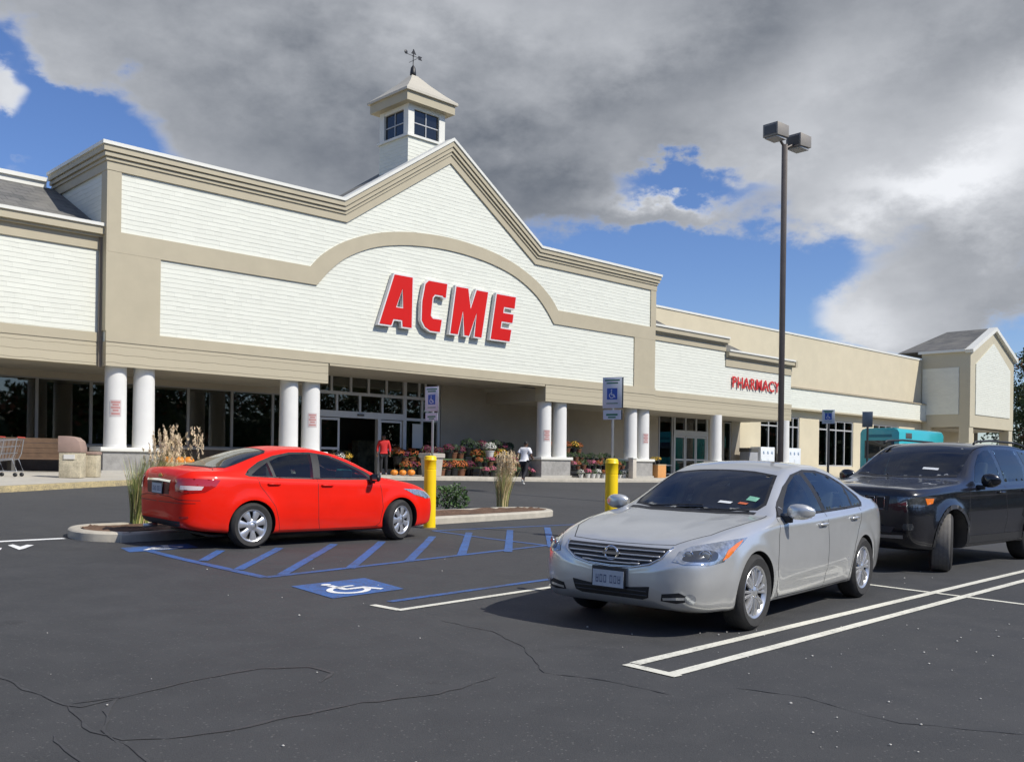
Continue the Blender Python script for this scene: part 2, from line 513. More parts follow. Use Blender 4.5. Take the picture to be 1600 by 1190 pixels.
def subdiv(pts, st=.25):
    o = []
    for i in range(len(pts)-1):
        a = Vector(pts[i]); b = Vector(pts[i+1]); k = max(1, int((b-a).length/st))
        o += [a+(b-a)*j/k for j in range(k)]
    return o+[Vector(pts[-1])]
def stripe(mb, p0, p1, w, h=.005, rag=.006, rnd=random.Random(3)):
    """flat painted stripe on the ground between two world points"""
    P = subdiv([p0, p1], .3); d = (Vector(p1)-Vector(p0)).normalized(); s_ = Vector((-d.y, d.x))*w/2
    vs = []
    for p in P:
        for q in (p-s_*(1+rnd.uniform(-rag, rag)*8), p+s_*(1+rnd.uniform(-rag, rag)*8)): vs.append((q.x, q.y, G(q.x, q.y)+h))
    mb.add(vs, [(2*i, 2*i+2, 2*i+3, 2*i+1) for i in range(len(P)-1)])
def flat_poly(mb, pts, h=.005):
    vs = [(p[0], p[1], G(p[0], p[1])+h) for p in pts]
    mb.add(vs, [list(range(len(vs)))])
def drape(mb, pts, h, st=.12):
    """paint patch of any outline laid on the slope"""
    b = [tuple(p) for p in subdiv(list(pts)+[pts[0]], st)[:-1]]
    r = delaunay_2d_cdt([Vector(p) for p in b], [], [list(range(len(b)))], 1, 1e-5)
    vs = [(p.x, p.y, G(p.x, p.y)+h) for p in r[0]]
    fs = []
    for f in r[2]:
        a, b_, c_ = (Vector(vs[i][:2]) for i in f[:3])
        fs.append(f if (b_-a).cross(c_-a) > 0 else f[::-1])
    mb.add(vs, fs)
V2 = lambda p: Vector((p[0], p[1]))
# white double line with end cap, right foreground
a0, a1 = V2(gp(992, 1037)), V2(gp(1600, 892)); b0, b1 = V2(gp(1052, 1053)), V2(gp(1600, 907))
da = (a1-a0).normalized(); db = (b1-b0).normalized()
mb = MB(); stripe(mb, a0, a0+da*16, .095, .0055); stripe(mb, b0, b0+db*16, .095, .0055)
c0 = V2(gp(978, 1038)); c1 = V2(gp(1060, 1057)); stripe(mb, c0, c1, .09, .0065)
t0, t1 = V2(gp(1365, 914)), V2(gp(1600, 944)); dt = (t1-t0).normalized()
stripe(mb, t0-dt*.2, t1+dt*3, .085, .0045)
tag(mb.build('parking_stall_line', PWHITE), kind='structure')
# white corner and blue line beside the wheelchair bay
mb = MB(); w0, w1, w2 = V2(gp(582, 945)), V2(gp(625, 953)), V2(gp(870, 916)); dw = (w2-w1).normalized()
stripe(mb, w0, w1, .085, .0055); stripe(mb, w1-dw*.03, w1+dw*7.2, .085, .0062)
tag(mb.build('parking_bay_corner_line', PWHITE), kind='structure')
# left foreground white line and mark
mb = MB(); l0, l1 = V2(gp(-80, 850)), V2(gp(100, 841)); stripe(mb, l0, l1, .14, .0055)
tag(mb.build('left_stall_line', PFRESH), kind='structure')
mb = MB(); drape(mb, [gp(12, 852), gp(20, 850.5), gp(32, 854), gp(42, 851), gp(53, 851.5), gp(38, 857), gp(30, 859)], .006)
drape(mb, [gp(-14, 857), gp(3, 856), gp(1, 859), gp(-10, 861)], .006)
tag(mb.build('painted_arrow_fragment', PFRESH), kind='structure')
# blue hatched aisle
mb = MB()
e0, e1, e2 = V2(gp(232, 860)), V2(gp(414, 902)), V2(gp(880, 849)); de = (e2-e1).normalized()
stripe(mb, e0, e1, .13, .005); stripe(mb, e1, e1+de*9.5, .11, .0056)
f0 = V2(gp(676, 829)); stripe(mb, f0, V2(gp(905, 819)), .10, .0052); stripe(mb, f0, V2(gp(905, 858)), .10, .0060)
tag(mb.build('blue_bay_outline', PBLUE), kind='structure')
mb = MB()
hb = [(317, 876), (372, 890), (440, 898), (547, 888), (638, 877), (721, 867), (794, 862), (862, 855), (930, 848)]
ht = [(345, 860), (437, 856), (522, 850), (597, 846), (676, 838), (733, 832), (797, 828), (855, 824), (915, 819)]
for k, (p, q) in enumerate(zip(hb, ht)):
    stripe(mb, V2(gp(*p)), V2(gp(*q)), .125, .0068)
tag(mb.build('blue_hatch_stripe', PBLUE2), kind='structure')
mb = MB(); stripe(mb, V2(gp(608, 940)), V2(gp(608, 940))+dw*7, .09, .005)
tag(mb.build('blue_bay_line', PBLUE), kind='structure')
# wheelchair squares
def iso(u_, v_, frame): return frame[0]+frame[1]*u_+frame[2]*v_
def wheelchair(mb, fr, h):
    P = lambda x, y: iso(x, y, fr)
    def poly(pts): drape(mb, [P(*q) for q in pts], h, .06)
    ring = []
    k = 22; r0, r1 = .27, .19; a_s, a_e = R(75), R(360)
    for i in range(k+1): a = a_s+(a_e-a_s)*i/k; ring.append((.42+r0*math.cos(a), .34+r0*math.sin(a)))
    for i in range(k+1): a = a_e-(a_e-a_s)*i/k; ring.append((.42+r1*math.cos(a), .34+r1*math.sin(a)))
    poly(ring)
    poly([(.37, .36), (.45, .34), (.42, .74), (.33, .74)])
    poly([(.43, .34), (.43, .43), (.68, .43), (.81, .16), (.74, .12), (.62, .34)])
    poly([(.40, .54), (.40, .61), (.62, .60), (.62, .54)])
    poly([(.375+.065*math.cos(R(a)), .83+.065*math.sin(R(a))) for a in range(0, 360, 30)])
cn = [V2(gp(*p)) for p in ((455, 916), (570, 903), (632, 920), (520, 935))]
mb = MB(); drape(mb, cn, .0052)
fr1 = (cn[1], (cn[0]-cn[1]), (cn[2]-cn[1]))
tag(mb.build('blue_wheelchair_square', PBLUE2), kind='structure')
mb = MB(); wheelchair(mb, (cn[0]+(cn[3]-cn[0])*.97, (cn[1]-cn[0])*.95, (cn[0]-cn[3])*.95), .0095)
tag(mb.build('white_wheelchair_symbol', PFRESH), kind='structure')
o2 = V2(gp(188, 856)); ex = (cn[0]-cn[1]); ey = (cn[2]-cn[1])
ey = ey*.55; mb = MB(); drape(mb, [o2, o2+ey, o2+ey-ex, o2-ex], .0048)
tag(mb.build('blue_wheelchair_square', PBLUE2), kind='structure')
mb = MB(); wheelchair(mb, (o2+ey*.98-ex*.97, ex*.94, -ey*.97), .0092)
tag(mb.build('white_wheelchair_symbol', PFRESH), kind='structure')
# sealed cracks
def crack(pix, w, seed):
    rnd = random.Random(seed); pts = [V2(gp(*p)) for p in pix]; P = subdiv(pts, .09); mb = MB(); vs = []
    off = Vector((0, 0))
    for i, p in enumerate(P):
        off = off*.9+Vector((rnd.uniform(-.016, .016), rnd.uniform(-.016, .016)))
        d = (P[min(i+1, len(P)-1)]-P[max(0, i-1)]).normalized(); n_ = Vector((-d.y, d.x))
        ww = w*1.25*rnd.uniform(.15, 1.2)*(.25 if i in (0, len(P)-1) else 1)
        for s_ in (-.5, .5):
            q = p+off+n_*ww*s_; vs.append((q.x, q.y, G(q.x, q.y)+.0042))
    mb.add(vs, [(2*i, 2*i+2, 2*i+3, 2*i+1) for i in range(len(P)-1)])
    return mb
for i, (pix, w) in enumerate([
    ([(-30, 1040), (30, 1080), (90, 1102), (115, 1104), (200, 1086), (290, 1064), (400, 1045), (470, 1043), (505, 1052), (492, 1068)], .022),
    ([(115, 1100), (190, 1090), (168, 1110), (165, 1140), (190, 1158)], .028), ([(100, 1104), (120, 1120), (135, 1145), (190, 1157), (260, 1155), (350, 1142), (450, 1122), (560, 1100), (680, 1086), (780, 1060)], .026),
    ([(190, 1158), (215, 1175), (240, 1200)], .02), ([(690, 968), (770, 986), (810, 1010), (850, 1050), (930, 1062), (1050, 1085)], .014),
    ([(1150, 1075), (1260, 1090), (1400, 1130), (1620, 1150)], .012), ([(80, 1150), (110, 1180), (160, 1210)], .016)]):
    tag(crack(pix, w, i).build('crack_seal', CRACK), kind='structure')

# ---- pavement in front of the store
BR = math.atan2(C, S)
def bw(u, d, z=0.):
    x, y = from_un(u, N0+d); return Vector((x, y, z))
def interp(x, xs, ys): return float(np.interp(x, xs, ys))
KU = [-60, -14, -8, -5.2, -1.3, 3.9, 8, 13, 18.4, 24.7, 35, 60, 69, 73, 78, 120]
KN = [17, 19.2, 21.3, 22.75, 25.3, 27.9, 28.95, 29.4, 29.0, 28.3, 28.1, 27.9, 27.5, 25.8, 25.2, 25.0]
def kn(u):
    s_ = 0
    for w_, o_ in ((1, -1.2), (2, 0), (1, 1.2)): s_ += w_*interp(u+o_, KU, KN)
    return s_/4
def floor_z(u): return .98-.006*min(24, max(-10, u))
def walk_z(u, n):
    k = kn(u); kt = G_un(u, k)+.14
    t = min(1, max(0, (n-k)/max(.3, N0-k)))
    return kt+(floor_z(u)-kt)*t
uu = list(np.arange(-60, 100.1, .8))
mb = MB(); vs = []; cols = 6
for u in uu:
    k = kn(u)+.16
    for j in range(cols):
        n = k+(N0-.0-k)*j/(cols-2) if j < cols-1 else N0+4.6
        x, y = from_un(u, n); vs.append((x, y, walk_z(u, n)))
mb.add(vs, [(i*cols+j, (i+1)*cols+j, (i+1)*cols+j+1, i*cols+j+1) for i in range(len(uu)-1) for j in range(cols-1)])
tag(mb.build('pavement', WALK), kind='structure')
def kerb_strip(u0, u1, name, m_, h0=-.2, lift=0.):
    mb = MB(); vs = []; U = [u for u in np.arange(u0, u1+.01, .8)]
    for u in U:
        k = kn(u)
        for (dn, dz) in ((-.0, h0), (.0, .115), (.02, .137), (.05, .143), (.16, .143+lift), (.17, .0)):
            x, y = from_un(u, k+dn); vs.append((x, y, G_un(u, k)+dz if dz > 0 else G_un(u, k)+dz))
    c_ = 6
    mb.add(vs, [(i*c_+j, (i+1)*c_+j, (i+1)*c_+j+1, i*c_+j+1) for i in range(len(U)-1) for j in range(c_-1)])
    return tag(mb.build(name, m_, smooth=40), kind='structure')
kerb_strip(-60, 6.4, 'yellow_kerb', YKERB)
kerb_strip(6.4, 99, 'kerb', CONC)

# ================================================================ the supermarket
B0 = bw(0, 0, 0)
bld = empty('supermarket_building', B0, BR, 'long white and beige supermarket with a gabled front and paired white columns', 'supermarket')
def part(mb, name, m_, smooth=False, parent=None, bevel=0., label=None):
    o = mb.build(name, m_, parent or bld, smooth, bevel)
    if label: o['label'] = label
    return o
UG = 13.95
top = [(0, 10.95), (8.63, 10.95), (UG, 14.5), (19.27, 10.95), (27.9, 10.95)]
part(MB().prism([(0, 5.05), (27.9, 5.05)]+top[::-1], 0, .35).box(.0, 8.1, .03, .35, 4.36, 5.05).box(19.83, 27.9, .03, .35, 4.36, 5.05)
     .box(0, .3, .35, 4.75, 8.0, 10.95).box(27.6, 27.9, .35, 4.75, 8.0, 10.95), 'gable_front_wall', WHITE)
# beams and boards
part(MB().box(-.02, 8.14, -.05, .03, 4.33, 5.09).box(8.06, 8.14, .03, .6, 4.33, 5.0).box(-.02, .03, .03, .4, 4.33, 5.09), 'beam_cladding', BEIGE_LAP)
part(MB().box(19.8, 27.92, -.05, .03, 4.33, 5.09).box(19.8, 19.88, .03, .6, 4.33, 5.0), 'beam_cladding', BEIGE_LAP)
part(MB().box(-.03, 27.93, -.075, -.0, 5.09, 5.43).box(8.2, 19.75, -.06, .0, 5.0, 5.09), 'beam_board', BEIGE)
for bx_ in ((0, 1.7, -.05, 0, 5.43, 7.9), (26.2, 27.9, -.05, 0, 5.43, 7.9), (0.002, .4, -.05, .0, 8.55, 10.46), (27.5, 27.93, -.05, 0, 8.55, 10.46), (-.05, 0., -.05, .4, 5.43, 10.46)):
    part(MB().box(*bx_), 'corner_board', BEIGE)
def arc(pts):
    l = pts+[(2*UG-a, b) for a, b in pts[::-1][1:]]
    o = []; n = len(l)
    for i in range(n-1):
        p0, p1, p2, p3 = [Vector(l[max(0, min(n-1, i+k))]) for k in (-1, 0, 1, 2)]
        sh = i in (0, n-2) or i in (1, n-3)
        for j in range(5):
            t = j/5
            if i == 0 or i == n-2: o.append(p1+(p2-p1)*t); continue
            a = p0 if i > 1 else p1; b = p3 if i < n-3 else p2
            o.append(.5*((2*p1)+(p2-a)*t+(2*a-5*p1+4*p2-b)*t*t+(-a+3*p1-3*p2+b)*t**3))
    return [tuple(q) for q in o]+[l[-1]]
outer = arc([(0, 8.55), (7.34, 8.55), (7.85, 9.08), (8.75, 9.68), (10.0, 10.2), (11.3, 10.52), (12.6, 10.68), (UG, 10.74)])
inner = arc([(0, 7.9), (7.6, 7.9), (8.2, 8.56), (8.95, 9.15), (10.08, 9.68), (11.3, 9.99), (12.6, 10.16), (UG, 10.22)])
mb = MB()
m_ = len(outer); vs = []
for (a, b) in zip(outer, inner):
    vs += [(a[0], -.055, a[1]), (b[0], -.055, b[1]), (a[0], 0, a[1]), (b[0], 0, b[1])]
fs = []
for i in range(m_-1):
    q = 4*i; fs += [(q, q+1, q+5, q+4), (q+1, q+3, q+7, q+5), (q, q+4, q+6, q+2)]
fs += [(0, 2, 3, 1), (4*m_-4, 4*m_-3, 4*m_-1, 4*m_-2)]
part(mb.add(vs, fs), 'arched_band', BEIGE)
# cornice: stepped mouldings that follow the gable
def offset_line(line, t):
    o = []
    for i, p in enumerate(line):
        p = Vector(p); d0 = (p-Vector(line[i-1])).normalized() if i else None
        d1 = (Vector(line[i+1])-p).normalized() if i < len(line)-1 else None
        if d0 is None: d0 = d1
        if d1 is None: d1 = d0
        n0 = Vector((d0.y, -d0.x)); n1 = Vector((d1.y, -d1.x)); b = (n0+n1).normalized()
        o.append(p+b*t/max(.2, b.dot(n0)))
    return o
def moulding(mb, line, t0, t1, proud, ret=0., back=.36, retu=4.75):
    a = [Vector(p) for p in offset_line(line, t0)]; b = [Vector(p) for p in offset_line(line, t1)]
    for l in (a, b):
        l[0] = Vector((l[0].x-proud, l[0].y)); l[-1] = Vector((l[-1].x+proud, l[-1].y))
    for i in range(len(a)-1):
        mb.prism([tuple(a[i]), tuple(b[i]), tuple(b[i+1]), tuple(a[i+1])], -proud, back)
    if ret:
        for (x0, x1) in ((line[0][0]-proud, line[0][0]), (line[-1][0], line[-1][0]+proud)):
            mb.box(x0, x1, back, retu, a[0].y-(t1-t0), a[0].y)
gl = [(0, 11.28), (8.63, 11.28), (UG, 14.83), (19.27, 11.28), (27.9, 11.28)]
mb = MB(); moulding(mb, gl, 0, .11, .27, 1); mb.prism([(0, 11.1), (8.7, 11.1), (UG, 14.6), (19.2, 11.1), (27.9, 11.1), (27.9, 10.95), (19.3, 10.95), (UG, 14.5), (8.6, 10.95), (0, 10.95)], .1, .35)
part(mb, 'cornice_cap', CREAM)
mb = MB(); moulding(mb, gl, .11, .29, .22, 1); moulding(mb, gl, .29, .32, .14, 1); moulding(mb, gl, .32, .44, .17, 1); moulding(mb, gl, .44, .47, .09, 1); moulding(mb, gl, .47, .56, .11, 1)
moulding(mb, gl, .56, .84, .065, 1)
part(mb, 'cornice_moulding', BEIGE)
# wings
def wing(u0, u1, dF, ztop, zsid, wall_name):
    part(MB().box(u0, u1, dF, dF+.3, 5.09, ztop-.15), wall_name, WHITE)
    part(MB().box(u0, u1, dF-.05, dF+.3, 4.35, 5.09), 'beam_cladding', BEIGE_LAP)
    part(MB().box(u0, u1, dF-.075, dF, 5.09, 5.38), 'beam_board', BEIGE)
    part(MB().box(u0, u1, dF-.34, dF+.3, ztop-.1, ztop), 'cornice_cap', CREAM)
    part(MB().box(u0, u1, dF-.28, dF+.29, ztop-.34, ztop-.1).box(u0, u1, dF-.18, dF+.29, ztop-.42, ztop-.34).box(u0, u1, dF-.06, dF, zsid, ztop-.42), 'cornice_moulding', BEIGE)
wing(-26, -.05, .4, 8.78, 7.98, 'left_wing_wall')
wing(27.95, 35, .4, 8.80, 8.02, 'right_wing_wall')
wing(35.02, 42.35, .42, 8.12, 7.18, 'pharmacy_wing_wall')
# wing end return
part(MB().box(42.05, 42.35, .72, 4., 4.35, 7.9), 'wing_end_wall', WHITE)
part(MB().box(42.35, 42.6, .1, 4., 7.7, 8.1), 'cornice_moulding', BEIGE)
# roofs
part(MB().prism([(8.5, 10.8), (UG, 14.5), (19.4, 10.8)], .36, 4.3), 'gable_roof', SHINGLE)
part(MB().add([(-26, .5, 8.72), (-.02, .5, 8.72), (-.02, 4.6, 10.72), (-26, 4.6, 10.72), (-26, 4.6, 8.7), (-.02, 4.6, 8.7)],
     [(0, 1, 2, 3), (1, 5, 2), (0, 3, 4), (0, 4, 5, 1), (2, 5, 4, 3)]), 'mansard_roof', SHINGLE)
part(MB().prism([(28, 8.72), (28, 9.28), (30.4, 8.78)], .6, 4).prism([(35.02, 8.05), (35.02, 8.62), (38.2, 8.1)], .7, 4), 'wing_roof', SHINGLE)
part(MB().box(-26, -.36, 4.45, 4.75, 10.66, 10.98).box(-26, -.36, 4.36, 4.45, 10.86, 11.0), 'roof_fascia', CREAM)
# main body behind
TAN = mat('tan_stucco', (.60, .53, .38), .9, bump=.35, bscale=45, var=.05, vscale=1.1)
part(MB().box(-26, 27, 4.8, 40, 4.4, 10.6).box(27, 84, 4.6, 40, 0, 10.6), 'store_body', TAN)
mb = MB(); mb.box(27, 70.3, 4.0, 4.55, 5.0, 10.72)
for (a, b) in ((42.3, 44.8), (47.1, 48.3), (49.9, 52.7), (58.0, 61.4), (66.0, 70.3)): mb.box(a, b, 4.0, 4.5, .4, 5.0)
for (a, b) in ((44.8, 47.1), (48.3, 49.9), (52.7, 58), (61.4, 66)): mb.box(a, b, 4.0, 4.5, .4, 1.6)
part(mb, 'long_side_wall', TAN)
part(MB().box(27, 70.3, 3.95, 4.6, 10.72, 10.84), 'wall_coping', CREAM)
part(MB().box(42.36, 70.3, 3.6, 4.0, 5.6, 6.95), 'sign_band', WHITE)
part(MB().box(42.36, 70.3, 3.5, 4.0, 5.48, 5.6).box(42.36, 70.3, 3.5, 4.0, 6.95, 7.0), 'sign_band_trim', BEIGE)
part(MB().prism([(42.36, 7.0), (42.36, 7.06), (70.3, 7.06), (70.3, 7.0)], 3.62, 4.0), 'band_flashing', mat('dark_flashing', (.2, .16, .12), .6))
# soffits
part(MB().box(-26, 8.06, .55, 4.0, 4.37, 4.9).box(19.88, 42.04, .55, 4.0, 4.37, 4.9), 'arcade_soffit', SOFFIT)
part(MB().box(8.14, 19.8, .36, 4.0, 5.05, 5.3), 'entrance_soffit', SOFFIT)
# store front: walls at depth 4
mb = MB(); mb.box(-26, 10.1, 4.0, 4.3, .5, 1.82)
part(mb, 'knee_wall', KNEE)
part(MB().box(-26, 10.15, 3.9, 4.3, 1.82, 1.9), 'window_sill', mat('stone_sill', (.35, .34, .31), .8, var=.1))
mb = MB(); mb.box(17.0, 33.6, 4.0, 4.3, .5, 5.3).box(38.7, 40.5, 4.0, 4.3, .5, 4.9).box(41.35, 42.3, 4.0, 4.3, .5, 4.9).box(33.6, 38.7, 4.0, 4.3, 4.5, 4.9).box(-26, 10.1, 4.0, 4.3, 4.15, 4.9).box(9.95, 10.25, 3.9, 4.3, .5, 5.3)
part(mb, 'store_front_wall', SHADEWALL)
# arcade windows
def window(u0, u1, z0, z1, bars_v=(), bars_h=(), fm=FRAME, w=.07, d=4.05, name='shop_window'):
    mb = MB(); mb.box(u0, u0+w, d, d+.12, z0, z1).box(u1-w, u1, d, d+.12, z0, z1).box(u0+w, u1-w, d, d+.12, z0, z0+w).box(u0+w, u1-w, d, d+.12, z1-w, z1)
    for b in bars_v: mb.box(b-w/2, b+w/2, d+.002, d+.118, z0+w, z1-w)
    for b in bars_h: mb.box(u0+w, u1-w, d+.004, d+.116, b-w/2, b+w/2)
    fo = part(mb, name, fm)
    part(MB().box(u0+w/2, u1-w/2, d+.05, d+.07, z0+w/2, z1-w/2), 'pane', STOREGLASS, parent=fo)
    return fo
GFR = mat('dull_grey_frame', (.24, .24, .23), .5)
k = -.7-1.79*14
while k < 9.5:
    window(k, min(10.0, k+1.79), 1.9, 4.15, w=.05, fm=GFR)
    k += 1.79
window(33.75, 35.1, .95, 4.5, bars_h=(1.5,), w=.07)
window(40.5, 41.35, .9, 4.3, w=.06)
window(44.8, 47.1, 1.6, 5.0, (45.9,), (4.3,), w=.09)
window(48.3, 49.9, 1.6, 5.0, (49.1,), (4.3,), w=.09)
window(52.7, 58., 1.6, 5.0, (54.0, 55.35, 56.7), (4.3,), w=.10)
window(61.4, 66., 1.6, 5.0, (62.5, 63.7, 64.8), (4.3,), w=.10)
# entrance glazing
ent = part(MB().box(10.25, 16.95, 4.0, 4.16, 5.1, 5.3)
     .box(10.25, 16.95, 4.0, 4.16, 4.30, 4.43).box(10.25, 14.95, 3.98, 4.16, 3.33, 3.60)
     .box(10.25, 10.40, 4.0, 4.15, .9, 5.1).box(16.8, 16.95, 4.0, 4.15, .9, 5.1).box(14.8, 14.98, 3.99, 4.17, .9, 5.1)
     .box(14.98, 16.8, 4.0, 4.15, 3.33, 3.45).box(14.98, 16.8, 4.0, 4.15, .9, 1.3), 'entrance_frame', FRAME)
for b in (11.0, 11.98, 12.91, 13.88, 15.72, 16.1): part(MB().box(b-.05, b+.05, 4.01, 4.14, 4.43, 5.1), 'glazing_bar', FRAME, parent=ent)
for b in (11.28, 12.46, 13.66): part(MB().box(b-.05, b+.05, 4.01, 4.14, 3.60, 4.30), 'glazing_bar', FRAME, parent=ent)
part(MB().box(15.85, 15.95, 4.01, 4.14, 1.3, 4.30), 'glazing_bar', FRAME, parent=ent)
part(MB().box(10.4, 16.8, 4.07, 4.085, 4.43, 5.1).box(10.4, 14.8, 4.07, 4.085, 3.6, 4.3).box(14.98, 16.8, 4.07, 4.085, 1.3, 4.3), 'pane', STOREGLASS, parent=ent)
def glass_door(u0, u1, d, z0=.93, z1=3.3, midz=2.0, name='sliding_door'):
    w = .09
    mb = MB().box(u0, u0+w, d, d+.05, z0, z1).box(u1-w, u1, d, d+.05, z0, z1).box(u0+w, u1-w, d, d+.05, z0, z0+.22).box(u0+w, u1-w, d, d+.05, z1-.1, z1).box(u0+w, u1-w, d, d+.05, midz-.05, midz+.05)
    fo = part(mb, name, FRAME)
    part(MB().box(u0+w*.5, u1-w*.5, d+.02, d+.03, z0+.1, z1-.05), 'pane', STOREGLASS, parent=fo)
    return fo
glass_door(10.45, 11.45, 4.06); glass_door(13.55, 14.78, 4.06)
part(MB().box(13.4, 13.55, 3.98, 4.2, .9, 3.33), 'door_post', FRAME)
part(MB().box(12.3, 12.6, 3.9, 3.98, 3.42, 3.5), 'door_sensor', FRAMED)
part(MB().box(15.3, 15.85, 3.95, 3.97, 2.1, 3.2), 'wall_notice', mat('notice_paper', (.55, .56, .53), .8))
# pharmacy doors
ph = part(MB().box(35.15, 38.7, 3.99, 4.14, 4.4, 4.55).box(35.15, 38.7, 3.99, 4.14, 3.3, 3.62).box(35.15, 35.3, 4.0, 4.14, .8, 4.4).box(38.55, 38.7, 4., 4.14, .8, 4.4)
     .box(36.3, 36.4, 4., 4.14, 3.62, 4.4).box(37.4, 37.5, 4., 4.14, 3.62, 4.4), 'entrance_frame', FRAME)
part(MB().box(35.3, 38.55, 4.06, 4.07, 3.62, 4.4), 'pane', STOREGLASS, parent=ph)
for a in (35.3, 36.4, 37.5): glass_door(a, a+1.05, 4.05, .85, 3.28, 1.85)
# interior
INT = mat('dim_interior', (.10, .095, .085), .9, var=.3, vscale=.7)
INTF = mat('dim_interior_floor', (.12, .115, .10), .35)
part(MB().box(-26, 84, 9.5, 9.6, .5, 5.6).box(-26, -25.9, 4.3, 9.5, .5, 5.6).box(83.9, 84, 4.3, 9.5, .5, 5.6), 'interior_wall', INT)
part(MB().box(-26, 84, 4.3, 9.5, .75, .84), 'interior_floor', INTF)
part(MB().box(-26, 84, 4.3, 9.5, 5.3, 5.4), 'interior_ceiling', INT)
rnd = random.Random(5); GR = mat('shelf_goods_red', (.30, .10, .07), .7, var=.6, vscale=5); GX = mat('shelf_goods_mixed', (.28, .27, .20), .7, var=.6, vscale=6)
for k in range(44):
    u = rnd.uniform(-12, 66); d = rnd.uniform(6, 9); w = rnd.uniform(.6, 1.6); h = rnd.uniform(.9, 1.8)
    part(MB().box(u, u+w, d, d+.5, .84, .84+h), 'merchandise_shelf', GR if k % 2 else GX)
LIT = bpy.data.materials.new('lit_ceiling_panel'); LIT.use_nodes = True
LIT.node_tree.nodes['Principled BSDF'].inputs['Emission Color'].default_value = (.95, 1, .92, 1); LIT.node_tree.nodes['Principled BSDF'].inputs['Emission Strength'].default_value = 1.6
for k in range(20): part(MB().box(-11+3.9*k, -9.8+3.9*k, 6.2, 6.5, 5.24, 5.29), 'ceiling_light', LIT)
# columns on pedestals
STONE = mat('grey_pedestal_stone', (.30, .29, .27), .85, bump=.5, bscale=25, var=.2, vscale=7)
COLS = []
colr = .345
def column(u, d=.46, zb=None, zt=4.36):
    zb = zb if zb is not None else 1.78
    pr = [(colr*1.02, zb), (colr*1.02, zb+.06), (colr, zb+.09)]+[(colr*(1-.05*t), zb+.1+(zt-zb-.1)*t) for t in (0, .5, 1)]
    o = part(MB().lathe(pr, (u, d, 0), seg=40), 'column', COLW, smooth=60)
    return o
def pedestal(u0, u1, d0=.0, d1=.95):
    fz = floor_z((u0+u1)/2)-.08
    o = part(MB().box(u0+.1, u1-.1, d0+.08, d1-.08, fz, 1.66), 'pedestal', STONE)
    part(MB().box(u0, u1, d0, d1, 1.66, 1.79), 'pedestal_cap', CREAM, parent=o, bevel=.015)
    part(MB().box(u0+.04, u1-.04, d0+.03, d1-.03, fz, fz+.17), 'pedestal_foot', mat('concrete_foot', (.42, .40, .35), .9, var=.1), parent=o)
for a, b in ((.5, 1.42), (6.8, 7.73), (20.25, 21.3), (26.6, 27.6)):
    column(a); column(b); pedestal(a-.62, b+.48)
for a in (34.3, 41.7): column(a, .5); pedestal(a-.5, a+.5)
for a in (-7.0, -6.1, -14, -13.1): column(a); 
pedestal(-7.6, -5.6); pedestal(-14.6, -12.6)
part(MB().box(.06, .16, .33, .41, 1.2, 9.0), 'downpipe', mat('brown_downpipe', (.17, .13, .10), .5), label='thin dark downpipe in the corner beside the left wing') if False else part(MB().box(-.13, -.03, .25, .33, 4.3, 8.35), 'downpipe', mat('brown_downpipe', (.22, .18, .14), .5))
# cupola
cu = part(MB().box(12.95, 14.95, 1.55, 3.55, 13.0, 15.1), 'cupola', WHITE)
cc, cd = UG, 2.55
part(MB().box(cc-1.08, cc+1.08, cd-1.08, cd+1.08, 15.1, 15.2), 'cupola_sill', CREAM, parent=cu)
mb = MB()
for sx_ in (-1, 1):
    for sy_ in (-1, 1):
        x, y = cc+sx_*.84, cd+sy_*.84; mb.box(x-.16, x+.16, y-.16, y+.16, 15.2, 16.47)
for s_ in (-1, 1):
    mb.box(cc-.68, cc+.68, cd+s_*.95-.04, cd+s_*.95+.04, 16.3, 16.47); mb.box(cc+s_*.95-.04, cc+s_*.95+.04, cd-.68, cd+.68, 16.3, 16.47)
part(mb, 'cupola_post', CREAM, parent=cu)
CG = mat('cupola_glass', (.012, .014, .016), .06, spec=.8)
for s_ in (-1, 1):
    part(MB().box(cc-.68, cc+.68, cd+s_*.88-.02, cd+s_*.88+.02, 15.2, 16.3), 'cupola_window', CG, parent=cu)
    part(MB().box(cc+s_*.88-.02, cc+s_*.88+.02, cd-.68, cd+.68, 15.2, 16.3), 'cupola_window', CG, parent=cu)
mb = MB()
for s_ in (-1, 1):
    mb.box(cc-.02, cc+.02, cd+s_*.92-.015, cd+s_*.92+.015, 15.2, 16.3).box(cc-.68, cc+.68, cd+s_*.918-.014, cd+s_*.918+.014, 15.73, 15.77)
    mb.box(cc+s_*.92-.015, cc+s_*.92+.015, cd-.02, cd+.02, 15.2, 16.3).box(cc+s_*.918-.014, cc+s_*.918+.014, cd-.68, cd+.68, 15.73, 15.77)
part(mb, 'window_muntin', FRAME, parent=cu)
part(MB().box(cc-1.3, cc+1.3, cd-1.3, cd+1.3, 16.47, 16.86), 'cupola_eave', BEIGE, parent=cu)
pr = []
for (hw, z) in ((1.40, 16.86), (1.40, 16.96), (1.0, 17.28), (.55, 17.70), (.16, 18.12)): pr.append((hw, z))
mb = MB(); vs = []
for hw, z in pr: vs += [(cc-hw, cd-hw, z), (cc+hw, cd-hw, z), (cc+hw, cd+hw, z), (cc-hw, cd+hw, z)]
fs = [(4*i+k, 4*i+(k+1) % 4, 4*i+4+(k+1) % 4, 4*i+4+k) for i in range(len(pr)-1) for k in range(4)]
fs += [(3, 2, 1, 0), (16, 17, 18, 19)]
part(mb.add(vs, fs), 'cupola_roof', mat('cream_metal_roof', (.52, .48, .39), .5, var=.04), parent=cu)
BLK = mat('black_iron', (.015, .015, .016), .45)
